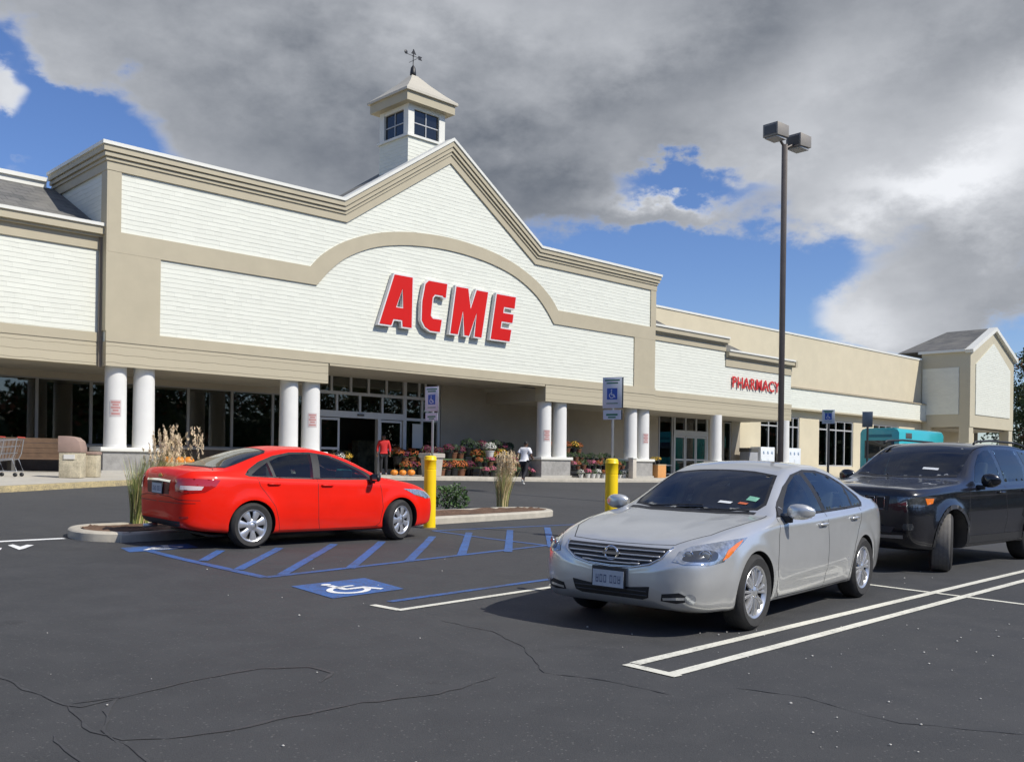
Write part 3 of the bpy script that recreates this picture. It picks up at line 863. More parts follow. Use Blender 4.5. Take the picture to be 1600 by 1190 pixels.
part(MB().lathe([(.001, 18.1), (.14, 18.1), (.13, 18.3), (.1, 18.5), (.03, 18.6), (.02, 18.62), (.02, 19.3), (.001, 19.3)], (cc, cd, 0), seg=12), 'finial', BLK, True, cu)
part(MB().tube([(cc-.36, cd, 19.02), (cc+.36, cd, 19.02)], .012).tube([(cc, cd-.3, 18.82), (cc, cd+.3, 18.82)], .01)
     .ball((cc-.40, cd, 19.08), .09, sc=(1, .3, 1)).prism([(cc+.28, 18.94), (cc+.48, 18.94), (cc+.42, 19.02), (cc+.48, 19.1), (cc+.28, 19.1)], cd-.01, cd+.01)
     .ball((cc, cd, 19.02), .04).prism([(cc-.12, 19.1), (cc+.16, 19.1), (cc+.02, 19.32)], cd-.008, cd+.008), 'weather_vane', BLK, parent=cu)
# end pavilion
PU0, PU1, PC = 70.3, 80.4, 75.35
pv = part(MB().prism([(PU0, 5.05), (PU1, 5.05), (PU1, 11.3), (PC, 13.5), (PU0, 11.3)], 0, .4).box(PU0, PU0+.4, .4, 4.0, 5.05, 11.3).box(PU1-.4, PU1, .4, 8, 5.05, 11.3)
     .box(PU0, PU0+.9, 0.05, .85, .5, 5.05).box(PU1-.9, PU1, .05, .85, .5, 5.05).box(PU0+.02, PU0+.8, 3.2, 4.0, .5, 5.05), 'pavilion_wall', mat('pale_beige_paint', (.53, .48, .35), .65, var=.04, vscale=1))
part(MB().prism([(PU0+1.1, 6.1), (PU1-1.0, 6.1), (PU1-1.0, 10.3), (PC, 12.35), (PU0+1.1, 10.3)], -.06, 0), 'pavilion_siding', WHITE, parent=pv)
part(MB().box(PU0-.06, PU0, .9, 3.9, 6.1, 10.0), 'side_siding', WHITE, parent=pv)
mb = MB(); ln = [(PU0, 11.4), (PC, 13.75), (PU1, 11.4)]; moulding(mb, ln, 0, .3, .3, 0); mb.box(PU0-.3, PU0, .36, 4.2, 11.25, 11.45).box(PU1, PU1+.3, -.3, 8, 11.1, 11.5)
part(mb, 'rake_fascia', CREAM, parent=pv)
part(MB().add([(PU0-.3, .4, 11.45), (PU1+.3, .4, 11.45), (PC, .4, 13.7), (PC, 3.9, 13.7), (PU0-.3, 6.0, 11.45), (PU1+.3, 6.0, 11.45)],
     [(0, 2, 3, 4), (1, 5, 3, 2), (4, 3, 5), (0, 1, 2), (0, 4, 5, 1)]), 'pavilion_roof', SHINGLE, parent=pv)
part(MB().box(PU0-.2, PU0+1.1, -.15, 1.05, .5, 1.2).box(PU1-1.1, PU1+.2, -.15, 1.05, .5, 1.2), 'pavilion_pedestal', CREAM, parent=pv)
part(MB().box(PU0+.4, PU1-.4, .4, 4, 4.9, 5.0), 'pavilion_soffit', SOFFIT, parent=pv)
part(MB().box(42.36, 42.42, 3.55, 3.7, 6.3, 6.42).box(42.42, 42.62, 3.45, 3.6, 6.2, 6.32) if False else MB().box(42.36, 42.55, .7, .85, 5.35, 5.47), 'security_camera', FRAMED)

# ---- ACME sign
def grow(poly, t):
    n = len(poly); ar = sum(poly[i][0]*poly[(i+1) % n][1]-poly[(i+1) % n][0]*poly[i][1] for i in range(n))
    if ar < 0: poly = poly[::-1]
    o = []
    for i in range(n):
        p = Vector(poly[i]); d0 = (p-Vector(poly[i-1])).normalized(); d1 = (Vector(poly[(i+1) % n])-p).normalized()
        n0 = Vector((d0.y, -d0.x)); n1 = Vector((d1.y, -d1.x)); b = n0+n1
        if b.length < .1: b = n0
        b.normalize(); o.append(tuple(p+b*t/max(.45, b.dot(n0))))
    return o
RED = mat('red_sign_face', (.60, .010, .006), .45, var=.06, vscale=.8, spec=.25)
LTRIM = mat('white_letter_return', (.72, .70, .69), .45)
A1 = [(11.0, 8.77), (11.89, 8.77), (11.87, 6.78), (11.42, 6.78), (11.40, 7.03), (10.97, 7.03), (10.87, 6.78), (10.30, 6.78)]
Ah = [(11.40, 8.28), (11.44, 7.50), (11.09, 7.50)]
Cc = [(12.55, 8.62), (12.72, 8.77), (13.69, 8.77), (13.62, 8.20), (13.50, 8.20), (13.46, 8.26), (13.05, 8.26), (12.93, 8.12), (12.84, 7.38), (12.95, 7.27), (13.42, 7.27), (13.33, 6.77), (12.83, 6.77), (12.55, 6.90), (12.38, 7.14), (12.40, 7.91)]
Mm = [(14.19, 8.74), (14.84, 8.74), (14.99, 7.90), (15.32, 8.74), (15.97, 8.74), (15.62, 6.78), (15.23, 6.78), (15.34, 7.80), (14.92, 6.78), (14.66, 6.78), (14.57, 7.80), (14.30, 6.78), (13.89, 6.78)]
Ee = [(16.49, 8.74), (17.63, 8.74), (17.56, 8.24), (16.92, 8.24), (16.88, 7.97), (17.50, 7.97), (17.44, 7.60), (16.79, 7.60), (16.74, 7.29), (17.38, 7.29), (17.28, 6.78), (16.16, 6.78)]
sign = empty('store_sign', bw(14, 0, 7.7), BR, 'large red ACME letters with white edges on the gabled front', 'shop sign')
def holed(outer, hole, d0, d1):
    """extruded outline with an optional hole"""
    mb = MB(); o = [tuple(p) for p in outer]; h = [tuple(p) for p in (hole or [])]
    pts = [Vector(p) for p in o+h]; no = len(o)
    edges = [(i, (i+1) % no) for i in range(no)]+[(no+i, no+(i+1) % len(h)) for i in range(len(h))] if h else [(i, (i+1) % no) for i in range(no)]
    r = delaunay_2d_cdt(pts, edges, [], 0 if not h else 0, 1e-6)
    def inside(p, poly):
        c = False; n = len(poly)
        for i in range(n):
            x0, y0 = poly[i]; x1, y1 = poly[(i+1) % n]
            if (y0 > p[1]) != (y1 > p[1]) and p[0] < (x1-x0)*(p[1]-y0)/(y1-y0)+x0: c = not c
        return c
    vs = []; fs = []; n = len(r[0])
    for d in (d0, d1): vs += [(p.x, d, p.y) for p in r[0]]
    for f in r[2]:
        ctr = sum((r[0][i] for i in f), Vector((0, 0)))/len(f)
        if not inside(ctr, o) or (h and inside(ctr, h)): continue
        a, b, c = (r[0][i] for i in f[:3])
        f = list(f) if (b-a).cross(c-a) > 0 else list(f)[::-1]
        fs.append(f); fs.append([i+n for i in f[::-1]])
    mb.add(vs, fs)
    for loop in ([o, h] if h else [o]):
        m_ = len(loop); ar = sum(loop[i][0]*loop[(i+1) % m_][1]-loop[(i+1) % m_][0]*loop[i][1] for i in range(m_))
        L_ = loop if (ar > 0) == (loop is o) else loop[::-1]
        mb.add([(p[0], d0, p[1]) for p in L_]+[(p[0], d1, p[1]) for p in L_], [(i, i+m_, (i+1) % m_+m_, (i+1) % m_) for i in range(m_)])
    return mb
def letter(poly, hole=None):
    sh = lambda pl: [(a-14, b-7.7) for a, b in pl]
    P_ = sh(poly); H_ = sh(hole) if hole else None
    o = holed(grow(P_, .055), [tuple(q) for q in grow(H_, -.03)] if H_ else None, -.235, -.06).build('letter', LTRIM, sign)
    holed(P_, H_, -.247, -.235).build('letter_face', RED, o)
    return o
letter(A1, Ah); letter(Cc); letter(Mm); letter(Ee)
# ---- PHARMACY sign
psn = empty('pharmacy_sign', bw(38.2, .42, 6.3), BR, 'small red PHARMACY letters on the right wing', 'shop sign')
DRED = mat('dark_red_sign_face', (.60, .04, .035), .4)
word = 'PHARMACY'; pos = 0.; wd = {'P': .60, 'H': .66, 'A': .68, 'R': .64, 'M': .78, 'C': .64, 'Y': .62}
tot = sum(wd[c] for c in word); x = -tot/2
for ch in word:
    me = text_mesh(ch, .92, .02, .009); me.materials.append(DRED)
    o = bpy.data.objects.new('letter', me); COL.objects.link(o); o.parent = psn
    o.location = (x+wd[ch]/2, -.09, 0); o.rotation_euler = (R(90), 0, 0); x += wd[ch]
# ================================================================ vehicles
def pchip(xs, ys):
    xs = list(map(float, xs)); ys = list(map(float, ys)); n = len(xs)
    h = [xs[i+1]-xs[i] for i in range(n-1)]; d = [(ys[i+1]-ys[i])/h[i] for i in range(n-1)]
    m = [d[0]]+[0 if d[i-1]*d[i] <= 0 else (lambda w1, w2: (w1+w2)/(w1/d[i-1]+w2/d[i]))(2*h[i]+h[i-1], h[i]+2*h[i-1]) for i in range(1, n-1)]+[d[-1]]
    def f(x):
        if x <= xs[0]: return ys[0]
        if x >= xs[-1]: return ys[-1]
        i = max(k for k in range(n-1) if xs[k] <= x)
        t = (x-xs[i])/h[i]
        return (2*t**3-3*t*t+1)*ys[i]+(t**3-2*t*t+t)*h[i]*m[i]+(-2*t**3+3*t*t)*ys[i+1]+(t**3-t*t)*h[i]*m[i+1]
    return f
def tb(*pairs): return pchip([p[0] for p in pairs], [p[1] for p in pairs])
def car_paint(name, col, metal, rough, flake=0., coat=1.):
    m = bpy.data.materials.new(name); m.use_nodes = True
    N = NT(m.node_tree); b = N.n['Principled BSDF']
    P = N.node('ShaderNodeTexCoord').outputs['Object']
    b.inputs['Metallic'].default_value = metal
    b.inputs['Specular IOR Level'].default_value = .5 if coat > .3 else .22
    b.inputs['Coat Weight'].default_value = coat; b.inputs['Coat Roughness'].default_value = .04
    du = N.noise(P, 2.3, 5, .6)
    c = mixc(N, N.ramp(du, .35, .7, 0., 1.), col, tuple(q*.93 for q in col))
    # road dust gathers along the sills
    sp = N.node('ShaderNodeSeparateXYZ'); N.l.new(P, sp.inputs[0])
    low = N.m('MULTIPLY', N.ramp(sp.outputs[2], .5, .16, 0., .22), N.noise(P, 7, 5, .7))
    c = mixc(N, low, c, (.20, .18, .15))
    N.l.new(c, b.inputs['Base Color'])
    N.l.new(N.m('ADD', N.m('MULTIPLY', du, .08), rough), b.inputs['Roughness'])
    if flake:
        bn = N.node('ShaderNodeBump'); bn.inputs['Strength'].default_value = flake; bn.inputs['Distance'].default_value = .001
        N.l.new(N.noise(P, 900, 1), bn.inputs['Height']); N.l.new(bn.outputs[0], b.inputs['Normal'])
    return m
SILVER = car_paint('silver_paint', (.70, .70, .675), .6, .25, .04)
REDP = car_paint('red_paint', (.82, .012, .001), .0, .38, coat=.28)
BLACKP = car_paint('black_paint', (.006, .006, .009), .0, .22, coat=.8)
CARGLASS = None
def auto_glass():
    m = bpy.data.materials.new('car_window_glass'); m.use_nodes = True
    b = m.node_tree.nodes['Principled BSDF']
    b.inputs['Base Color'].default_value = (.022, .030, .030, 1); b.inputs['Roughness'].default_value = .02
    b.inputs['IOR'].default_value = 1.52; b.inputs['Specular IOR Level'].default_value = .62
    return m
CARGLASS = auto_glass()
def clear_glass():
    m = bpy.data.materials.new('clear_car_glass'); m.use_nodes = True
    N = NT(m.node_tree); N.n.remove(N.n['Principled BSDF']); o = N.n['Material Output']
    tr = N.node('ShaderNodeBsdfTransparent'); tr.inputs[0].default_value = (.50, .57, .54, 1)
    gl = N.node('ShaderNodeBsdfGlossy'); gl.inputs['Roughness'].default_value = .012; gl.inputs[0].default_value = (1, 1, 1, 1)
    fr = N.node('ShaderNodeFresnel'); fr.inputs[0].default_value = 1.5
    mx = N.node('ShaderNodeMixShader')
    N.l.new(N.m('MULTIPLY_ADD', fr.outputs[0], 1.15, .02), mx.inputs[0]); N.l.new(tr.outputs[0], mx.inputs[1]); N.l.new(gl.outputs[0], mx.inputs[2])
    N.l.new(mx.outputs[0], o.inputs[0]); return m
CLEARGL = clear_glass()
TINTGL = CARGLASS
RUB = mat('black_rubber_trim', (.012, .012, .013), .55)
PLBLK = mat('black_plastic', (.02, .02, .021), .5, bump=.1, bscale=200)
TYRE = mat('tyre_rubber', (.030, .029, .028), .82, bump=.3, bscale=90, var=.25, vscale=14)
DUSTY = mat('dusty_tyre_tread', (.17, .16, .145), .9, bump=.4, bscale=120, var=.15, vscale=20)
ALLOY = mat('silver_alloy', (.62, .62, .62), .28, metal=.75, var=.06, vscale=12)
CHROME = mat('chrome', (.80, .80, .80), .08, metal=1.)
DISC = mat('brake_shadow_black', (.02, .02, .02), .7)
SEAM = mat('panel_gap', (.012, .012, .012), .8)
LAMP = mat('headlamp_lens', (.50, .52, .53), .10, metal=.7, coat=1., var=.45, vscale=26)
LAMPD = mat('headlamp_dark_bowl', (.10, .105, .11), .12, metal=.6, coat=1.)
AMBER = mat('amber_lens', (.80, .19, .02), .15, coat=1.)
REDLENS = mat('red_tail_lens', (.42, .012, .012), .08, coat=1.)
WHLENS = mat('clear_tail_lens', (.72, .60, .60), .08, coat=1.)
PLATE = mat('number_plate_face', (.50, .53, .56), .45, var=.08, vscale=30)
PLINK = mat('number_plate_ink', (.10, .12, .20), .5)
SEATM = mat('grey_seat_cloth', (.075, .075, .078), .8, var=.1)
STICK = mat('green_sticker', (.18, .42, .30), .5); STICKW = mat('white_sticker', (.72, .74, .74), .5); STICKO = mat('orange_sticker', (.55, .13, .05), .5)

class Car:
    def __init__(s, spec):
        s.sp = spec
        s.make_body()
    def section(s, x):
        p = s.sp
        ym = p['ym'](x); zb = p['zb'](x); zt = p['zt'](x); zw = p['zw'](x); yw = p['yw'](x); yq = p['yq'](x); zq = p['zq'](x)
        zm = zb+(zw-zb)*.46; zc = zb+(zw-zb)*.80
        bulge = p.get('bulge', .018)
        k6 = ((yw+yq)/2+bulge*min(1, (zq-zw)/.3+.3), (zw+zq)/2+bulge*.5)
        return [(0, zb), (ym*.55, zb), (max(ym-.15, ym*.75), zb+.004), (ym-.045*min(1, ym/.7), zb+.035), (ym-.016, zb+(zm-zb)*.5), (ym, zm),
                (ym-.002, zm+(zc-zm)*.5), (ym-p.get('sh', .012), zc), ((yw+ym)/2, (zc+zw*2.2)/3.2+.0), (yw-.012, zw), k6, (yq, zq), (yq*.78, zq+(zt-zq)*.52), (yq*.42, zq+(zt-zq)*.86), (0, zt)]
    def make_body(s):
        p = s.sp; L = p['L']
        n = 150
        xs = []
        for i in range(n+1):
            t = i/n
            xs.append(L*(t+ -.11*math.sin(2*math.pi*t)*1.0))     # denser towards the ends
        SUB = 3; rows = []
        for x in xs:
            k = [Vector(q) for q in s.section(x)]; m_ = len(k); pts = []
            for i in range(m_-1):
                a = k[i-1] if i else Vector((-k[1].x, k[1].y)); b = k[i]; c = k[i+1]
                d = k[i+2] if i+2 < m_ else Vector((-k[-2].x, k[-2].y))
                for j in range(SUB):
                    t = j/SUB
                    # mild tension keeps the section from overshooting
                    tn = .42
                    m0 = (c-a)*tn; m1 = (d-b)*tn
                    q = (2*t**3-3*t*t+1)*b+(t**3-2*t*t+t)*m0+(-2*t**3+3*t*t)*c+(t**3-t*t)*m1
                    pts.append(q)
            pts.append(k[-1])
            row = []
            for q in pts:
                y = q.x; z = q.y
                for (wx, wz, wr) in p['arches']:
                    if y > .45:
                        r = math.hypot(x-wx, z-wz)
                        y += p.get('flare', .018)*math.exp(-((r-wr-.03)/.07)**2)*(1 if z < wz+wr+.2 else 0)
                hc = p.get('hood_crease')
                if hc and hc[0] < x < hc[1] and z > p['zw'](x)-.01 and y < p['yw'](x):
                    t_ = (x-hc[0])/(hc[1]-hc[0]); yc_ = hc[2]+(hc[3]-hc[2])*t_; e_ = math.sin(math.pi*min(1, t_*1.0))**.5
                    z += hc[4]*e_*(math.exp(-((y-yc_)/.045)**2)-.6*math.exp(-((y-yc_+.09)/.07)**2))
                cr = p.get('crease')
                if cr and y > .6:
                    cx0, cx1, cz0, cz1, amp = cr
                    if cx0-.3 < x < cx1+.3:
                        zz = cz0+(cz1-cz0)*(x-cx0)/(cx1-cx0); f = min(1, max(0, (x-cx0+.3)/.3))*min(1, max(0, (cx1+.3-x)/.3))
                        dz = z-zz; y += amp*f*math.exp(-(dz/.035)**2) - amp*.7*f*math.exp(-((dz+.09)/.06)**2)
                row.append((x, y, z))
            rows.append(row)
        H = len(rows[0]); vs = []; idx = []
        for row in rows:
            full = row+[(x, -y, z) for x, y, z in row[::-1][1:-1]]
            idx.append(range(len(vs), len(vs)+len(full))); vs += full
        W = len(idx[0]); fs = []
        for i in range(len(rows)-1):
            for j in range(W):
                j2 = (j+1) % W
                fs.append((idx[i][j], idx[i+1][j], idx[i+1][j2], idx[i][j2]))
        for e, rev in ((0, True), (-1, False)):
            c = (rows[e][0][0]+(-.004 if e == 0 else .004), 0, (rows[e][0][2]+rows[e][-1][2])/2)
            ci = len(vs); vs.append(c); r = list(idx[e])
            for j in range(W):
                a, b = r[j], r[(j+1) % W]
                fs.append((ci, a, b) if rev else (ci, b, a))
        me = bpy.data.meshes.new('body_shell'); me.from_pydata(vs, [], fs)
        bm = bmesh.new(); bm.from_mesh(me); bmesh.ops.recalc_face_normals(bm, faces=bm.faces); bm.to_mesh(me); bm.free()
        s.full = me.copy()
        bm = bmesh.new(); bm.from_mesh(s.full); s.bvh = BVHTree.FromBMesh(bm); bm.free()
        s.root = empty(p['name'], (0, 0, 0), 0, p['label'], p['cat'])
        o = link_mesh('body', me, s.root)
        me.materials.append(p['paint']); me.materials.append(PLBLK)
        # wheel wells
        for (wx, wz, wr) in p['arches']:
            for sd in (-1, 1):
                cm = MB(); y0, y1 = (.50, 1.3) if sd > 0 else (-1.3, -.50)
                cm.lathe([(.001, y0), (wr, y0), (wr, y1), (.001, y1)], (wx, 0, wz), axis='y', seg=56)
                cm2 = bpy.data.meshes.new('c'); cm2.from_pydata(cm.v, [], cm.f)
                bm = bmesh.new(); bm.from_mesh(cm2); bmesh.ops.remove_doubles(bm, verts=bm.verts, dist=.0015); bmesh.ops.recalc_face_normals(bm, faces=bm.faces); bm.to_mesh(cm2); bm.free()
                cm2.materials.append(p['paint']); cm2.materials.append(PLBLK)
                for q in cm2.polygons: q.material_index = 1
                co = bpy.data.objects.new('c', cm2); COL.objects.link(co)
                md = o.modifiers.new('b', 'BOOLEAN'); md.operation = 'DIFFERENCE'; md.solver = 'EXACT'; md.object = co
                bake(o); bpy.data.objects.remove(co)
        me = o.data
        me.polygons.foreach_set('use_smooth', [True]*len(me.polygons)); me.set_sharp_from_angle(angle=R(38))
        s.body = o
    def hit(s, p, d, far=14.):
        d = Vector(d).normalized(); r = s.bvh.ray_cast(Vector(p)-d*far, d, far*2)
        return r[0], r[1]
    def patch(s, name, pts, d, mat_, off=.004, res=.035, both=False, smooth=False, parent=None, label=None, holes=()):
        """a piece of trim or glass that follows the bodywork; pts are 3-D outline points seen along d"""
        d = Vector(d).normalized()
        a = d.cross(Vector((0, 0, 1)));
        if a.length < .1: a = Vector((0, 1, 0))
        a.normalize(); b = d.cross(a).normalized()
        def outline(pts, sm):
            P = [Vector((Vector(q).dot(a), Vector(q).dot(b))) for q in pts]
            if sm:
                n = len(P); o = []
                for i in range(n):
                    p0, p1, p2, p3 = P[i-1], P[i], P[(i+1) % n], P[(i+2) % n]
                    for j in range(6):
                        t = j/6; o.append(.5*((2*p1)+(p2-p0)*t+(2*p0-5*p1+4*p2-p3)*t*t+(-p0+3*p1-3*p2+p3)*t**3))
                P = o
            B = []
            for i in range(len(P)):
                u, v = P[i], P[(i+1) % len(P)]; k = max(1, int((v-u).length/res))
                B += [u+(v-u)*j/k for j in range(k)]
            return B
        def inside(p, B):
            c = False; n = len(B)
            for i in range(n):
                x0, y0 = B[i]; x1, y1 = B[(i+1) % n]
                if (y0 > p[1]) != (y1 > p[1]) and p[0] < (x1-x0)*(p[1]-y0)/(y1-y0)+x0: c = not c
            return c
        B = outline(pts, smooth); HB_ = [outline(h, False) for h in holes]
        allb = list(B); edges = [(i, (i+1) % len(B)) for i in range(len(B))]
        for h in HB_:
            o = len(allb); allb += h; edges += [(o+i, o+(i+1) % len(h)) for i in range(len(h))]
        xs = [q.x for q in B]; ys = [q.y for q in B]; I = []
        y = min(ys)+res/2
        while y < max(ys):
            x = min(xs)+res/2
            while x < max(xs):
                q = Vector((x, y))
                if inside(q, B) and not any(inside(q, h) for h in HB_) and min((q-w).length for w in allb) > res*.45: I.append(q)
                x += res
            y += res
        r = delaunay_2d_cdt(allb+I, edges, [], 0, 1e-6)
        tris = []
        for f in r[2]:
            ctr = sum((r[0][i] for i in f), Vector((0, 0)))/len(f)
            if inside(ctr, B) and not any(inside(ctr, h) for h in HB_): tris.append(f)
        V3 = []
        for q in r[0]:
            h, nrm = s.hit(a*q.x+b*q.y, d)
            V3.append(None if h is None else (h, nrm))
        outs = []
        for sgn in ((1, -1) if both else (1,)):
            mp = {}; vs = []; fs = []
            for i, h in enumerate(V3):
                if h is None: continue
                q = h[0]+h[1]*off
                mp[i] = len(vs); vs.append((q.x, q.y*sgn, q.z))
            for f in tris:
                if all(i in mp for i in f):
                    t = [mp[i] for i in f]
                    A, Bv, Cv = (Vector(vs[k]) for k in t[:3]); nn_ = (Bv-A).cross(Cv-A)
                    dd = Vector((d.x, d.y*sgn, d.z))
                    if nn_.dot(dd) > 0: t = t[::-1]
                    fs.append(t)
            me = bpy.data.meshes.new(name); me.from_pydata(vs, [], fs); me.materials.append(mat_)
            me.polygons.foreach_set('use_smooth', [True]*len(me.polygons))
            oo = link_mesh(name, me, parent or s.root)
            if label: oo['label'] = label
            outs.append(oo)
        return outs
    def cut(s, cm, mi=0):
        """boolean difference of the body with a closed cutter"""
        cm2 = bpy.data.meshes.new('c'); cm2.from_pydata(cm.v, [], cm.f)
        bm = bmesh.new(); bm.from_mesh(cm2); bmesh.ops.remove_doubles(bm, verts=bm.verts, dist=.0005); bmesh.ops.recalc_face_normals(bm, faces=bm.faces); bm.to_mesh(cm2); bm.free()
        cm2.materials.append(s.sp['paint']); cm2.materials.append(PLBLK)
        for q in cm2.polygons: q.material_index = mi
        co = bpy.data.objects.new('c', cm2); COL.objects.link(co)
        md = s.body.modifiers.new('b', 'BOOLEAN'); md.operation = 'DIFFERENCE'; md.solver = 'EXACT'; md.object = co
        bake(s.body); bpy.data.objects.remove(co)
    def hollow(s, x0, x1, zf, side, screen, rear, zs_, zr_):
        """scoop out the cabin, then open the side windows, windscreen and rear window"""
        p = s.sp; mb = MB(); vs = []; n = 30; rows = []
        for i in range(n+1):
            x = x0+(x1-x0)*i/n; zt = p['zt'](x); zw = p['zw'](x); yw = p['yw'](x); yq = p['yq'](x); zq = p['zq'](x); b_ = p.get('bulge', .018)
            top = max(zt-.055, zf+.1); zz = min(zq-.03, top-.01)
            k = [(0, zf), (yw-.10, zf), (yw-.085, min(zw-.02, zz-.03)), ((yw+yq)/2+b_*.6-.055, min((zw+zq)/2, zz-.015)), (yq-.055, zz), (yq*.6, zz+(top-zz)*.75), (0, top)]
            row = [(x, y, z) for y, z in k]+[(x, -y, z) for y, z in k[::-1][1:-1]]; rows.append(row)
        W = len(rows[0])
        for r in rows: vs += r
        fs = [(i*W+j, (i+1)*W+j, (i+1)*W+(j+1) % W, i*W+(j+1) % W) for i in range(n) for j in range(W)]
        fs += [tuple(range(W)), tuple(range(n*W, n*W+W))]
        s.cut(mb.add(vs, fs), 1)
        for poly in side:
            for sg_ in (1, -1): s.cut(MB().prism([(q[0], q[2]) for q in poly], .25*sg_, 1.3*sg_), 0)
        s.cut(MB().prism([(q[0], q[1]) for q in screen], zs_, 2.2, 'xy'), 1)
        s.cut(MB().prism([(q[0], q[1]) for q in rear], zr_, 2.2, 'xy'), 1)
        me = s.body.data
        me.polygons.foreach_set('use_smooth', [True]*len(me.polygons)); me.set_sharp_from_angle(angle=R(38))
    def seats(s, xf, xr, zs, hw=.36, w=.25):
        for sd in (1, -1):
            a = MB().box(xf-.48, xf+.02, sd*hw-w, sd*hw+w, zs-.12, zs+.02).build('front_seat', SEATM, s.root, bevel=.04)
            MB().prism([(xf-.06, zs-.05), (xf+.10, zs-.05), (xf+.27, zs+.55), (xf+.17, zs+.58)], sd*hw-w*.92, sd*hw+w*.92).build('seat_back', SEATM, a, bevel=.04)
            MB().box(xf+.19, xf+.29, sd*hw-.12, sd*hw+.12, zs+.58, zs+.76).build('headrest', SEATM, a, bevel=.035)
        a = MB().box(xr-.5, xr, -.62, .62, zs-.1, zs+.04).prism([(xr-.08, zs), (xr+.1, zs), (xr+.26, zs+.50), (xr+.14, zs+.54)], -.62, .62).build('rear_seat', SEATM, s.root, bevel=.03)
        for y in (-.38, .38): MB().box(xr+.17, xr+.25, y-.12, y+.12, zs+.50, zs+.64).build('headrest', SEATM, a, bevel=.03)
    def dash(s, x, z, wheel_y=-.36):
        MB().prism([(x-.30, z), (x+.22, z+.02), (x+.30, z-.08), (x+.26, z-.4), (x-.3, z-.4)], -.66, .66).build('dashboard', PLBLK, s.root, bevel=.02)
        ps = [(x+.38-.05*math.sin(a), wheel_y+.19*math.cos(a), z-.02+.18*math.sin(a)) for a in [2*math.pi*k/24 for k in range(25)]]
        MB().tube(ps, .015, 6).tube([(x+.25, wheel_y, z-.08), (x+.38, wheel_y, z-.02)], .02, 6).tube([(x+.38, wheel_y-.18, z-.02), (x+.38, wheel_y+.18, z-.02)], .014, 6).build('steering_wheel', PLBLK, s.root, True)
    def line(s, mb, pts, d, w=.008, off=.002, both=True, round_=0):
        """a seam or trim strip following the body along a polyline"""
        d = Vector(d).normalized(); P = [Vector(q) for q in pts]; o = []
        for i in range(len(P)-1):
            k = max(1, int((P[i+1]-P[i]).length/.03)); o += [P[i]+(P[i+1]-P[i])*j/k for j in range(k)]
        o.append(P[-1]); H = [s.hit(q, d) for q in o]; H = [h for h in H if h[0] is not None]
        for sgn in ((1, -1) if both else (1,)):
            if round_:
                pts2 = [(h[0].x+h[1].x*off, (h[0].y+h[1].y*off)*sgn, h[0].z+h[1].z*off) for h in H]
                mb.tube(pts2, round_, 6); continue
            vs = []
            for i, (p, n_) in enumerate(H):
                t = H[min(i+1, len(H)-1)][0]-H[max(0, i-1)][0]; sd = n_.cross(t)
                if sd.length < 1e-7: sd = Vector((0, 0, 1))
                sd.normalize()
                for e in (-.5, .5):
                    q = p+n_*off+sd*w*e; vs.append((q.x, q.y*sgn, q.z))
            mb.add(vs, [(2*i, 2*i+2, 2*i+3, 2*i+1) if sgn > 0 else (2*i+1, 2*i+3, 2*i+2, 2*i) for i in range(len(H)-1)])
    def pt(s, p, d, off=.0):
        h, n_ = s.hit(p, d); return h+n_*off
    def place(s, X0, Y0, hdeg, sc=1.):
        h = R(hdeg); dx, dy = math.cos(h), math.sin(h)
        p = s.sp; wb = (p['arches'][0][0], p['arches'][1][0]); tr = .78
        P = lambda x, y: (X0+dx*x+dy*y, Y0+dy*x-dx*y)
        zf = [G(*P(wb[0], e*tr)) for e in (1, -1)]; zr = [G(*P(wb[1], e*tr)) for e in (1, -1)]
        z0 = (sum(zf)+sum(zr))/4; pit = ((sum(zr)-sum(zf))/2)/(wb[1]-wb[0])
        rol = ((zf[0]+zr[0])-(zf[1]+zr[1]))/2/(2*tr)
        ex = Vector((dx, dy, pit)).normalized(); ey = Vector((dy, -dx, rol)); ey = (ey-ex*ey.dot(ex)).normalized()
        # local x rearwards, local y to the car's left: (x,y,z) is left-handed unless mirrored, so y is stored negated
        ez = ey.cross(ex); ez = ez if ez.z > 0 else -ez
        ctr = (wb[0]+wb[1])/2
        org = Vector((*P(0, 0), z0))-Vector((0, 0, 1))*pit*ctr
        M = Matrix(((ex.x, -ey.x, ez.x, org.x), (ex.y, -ey.y, ez.y, org.y), (ex.z, -ey.z, ez.z, org.z), (0, 0, 0, 1)))
        s.root.matrix_world = M @ Matrix.Diagonal((sc, sc, sc, 1))
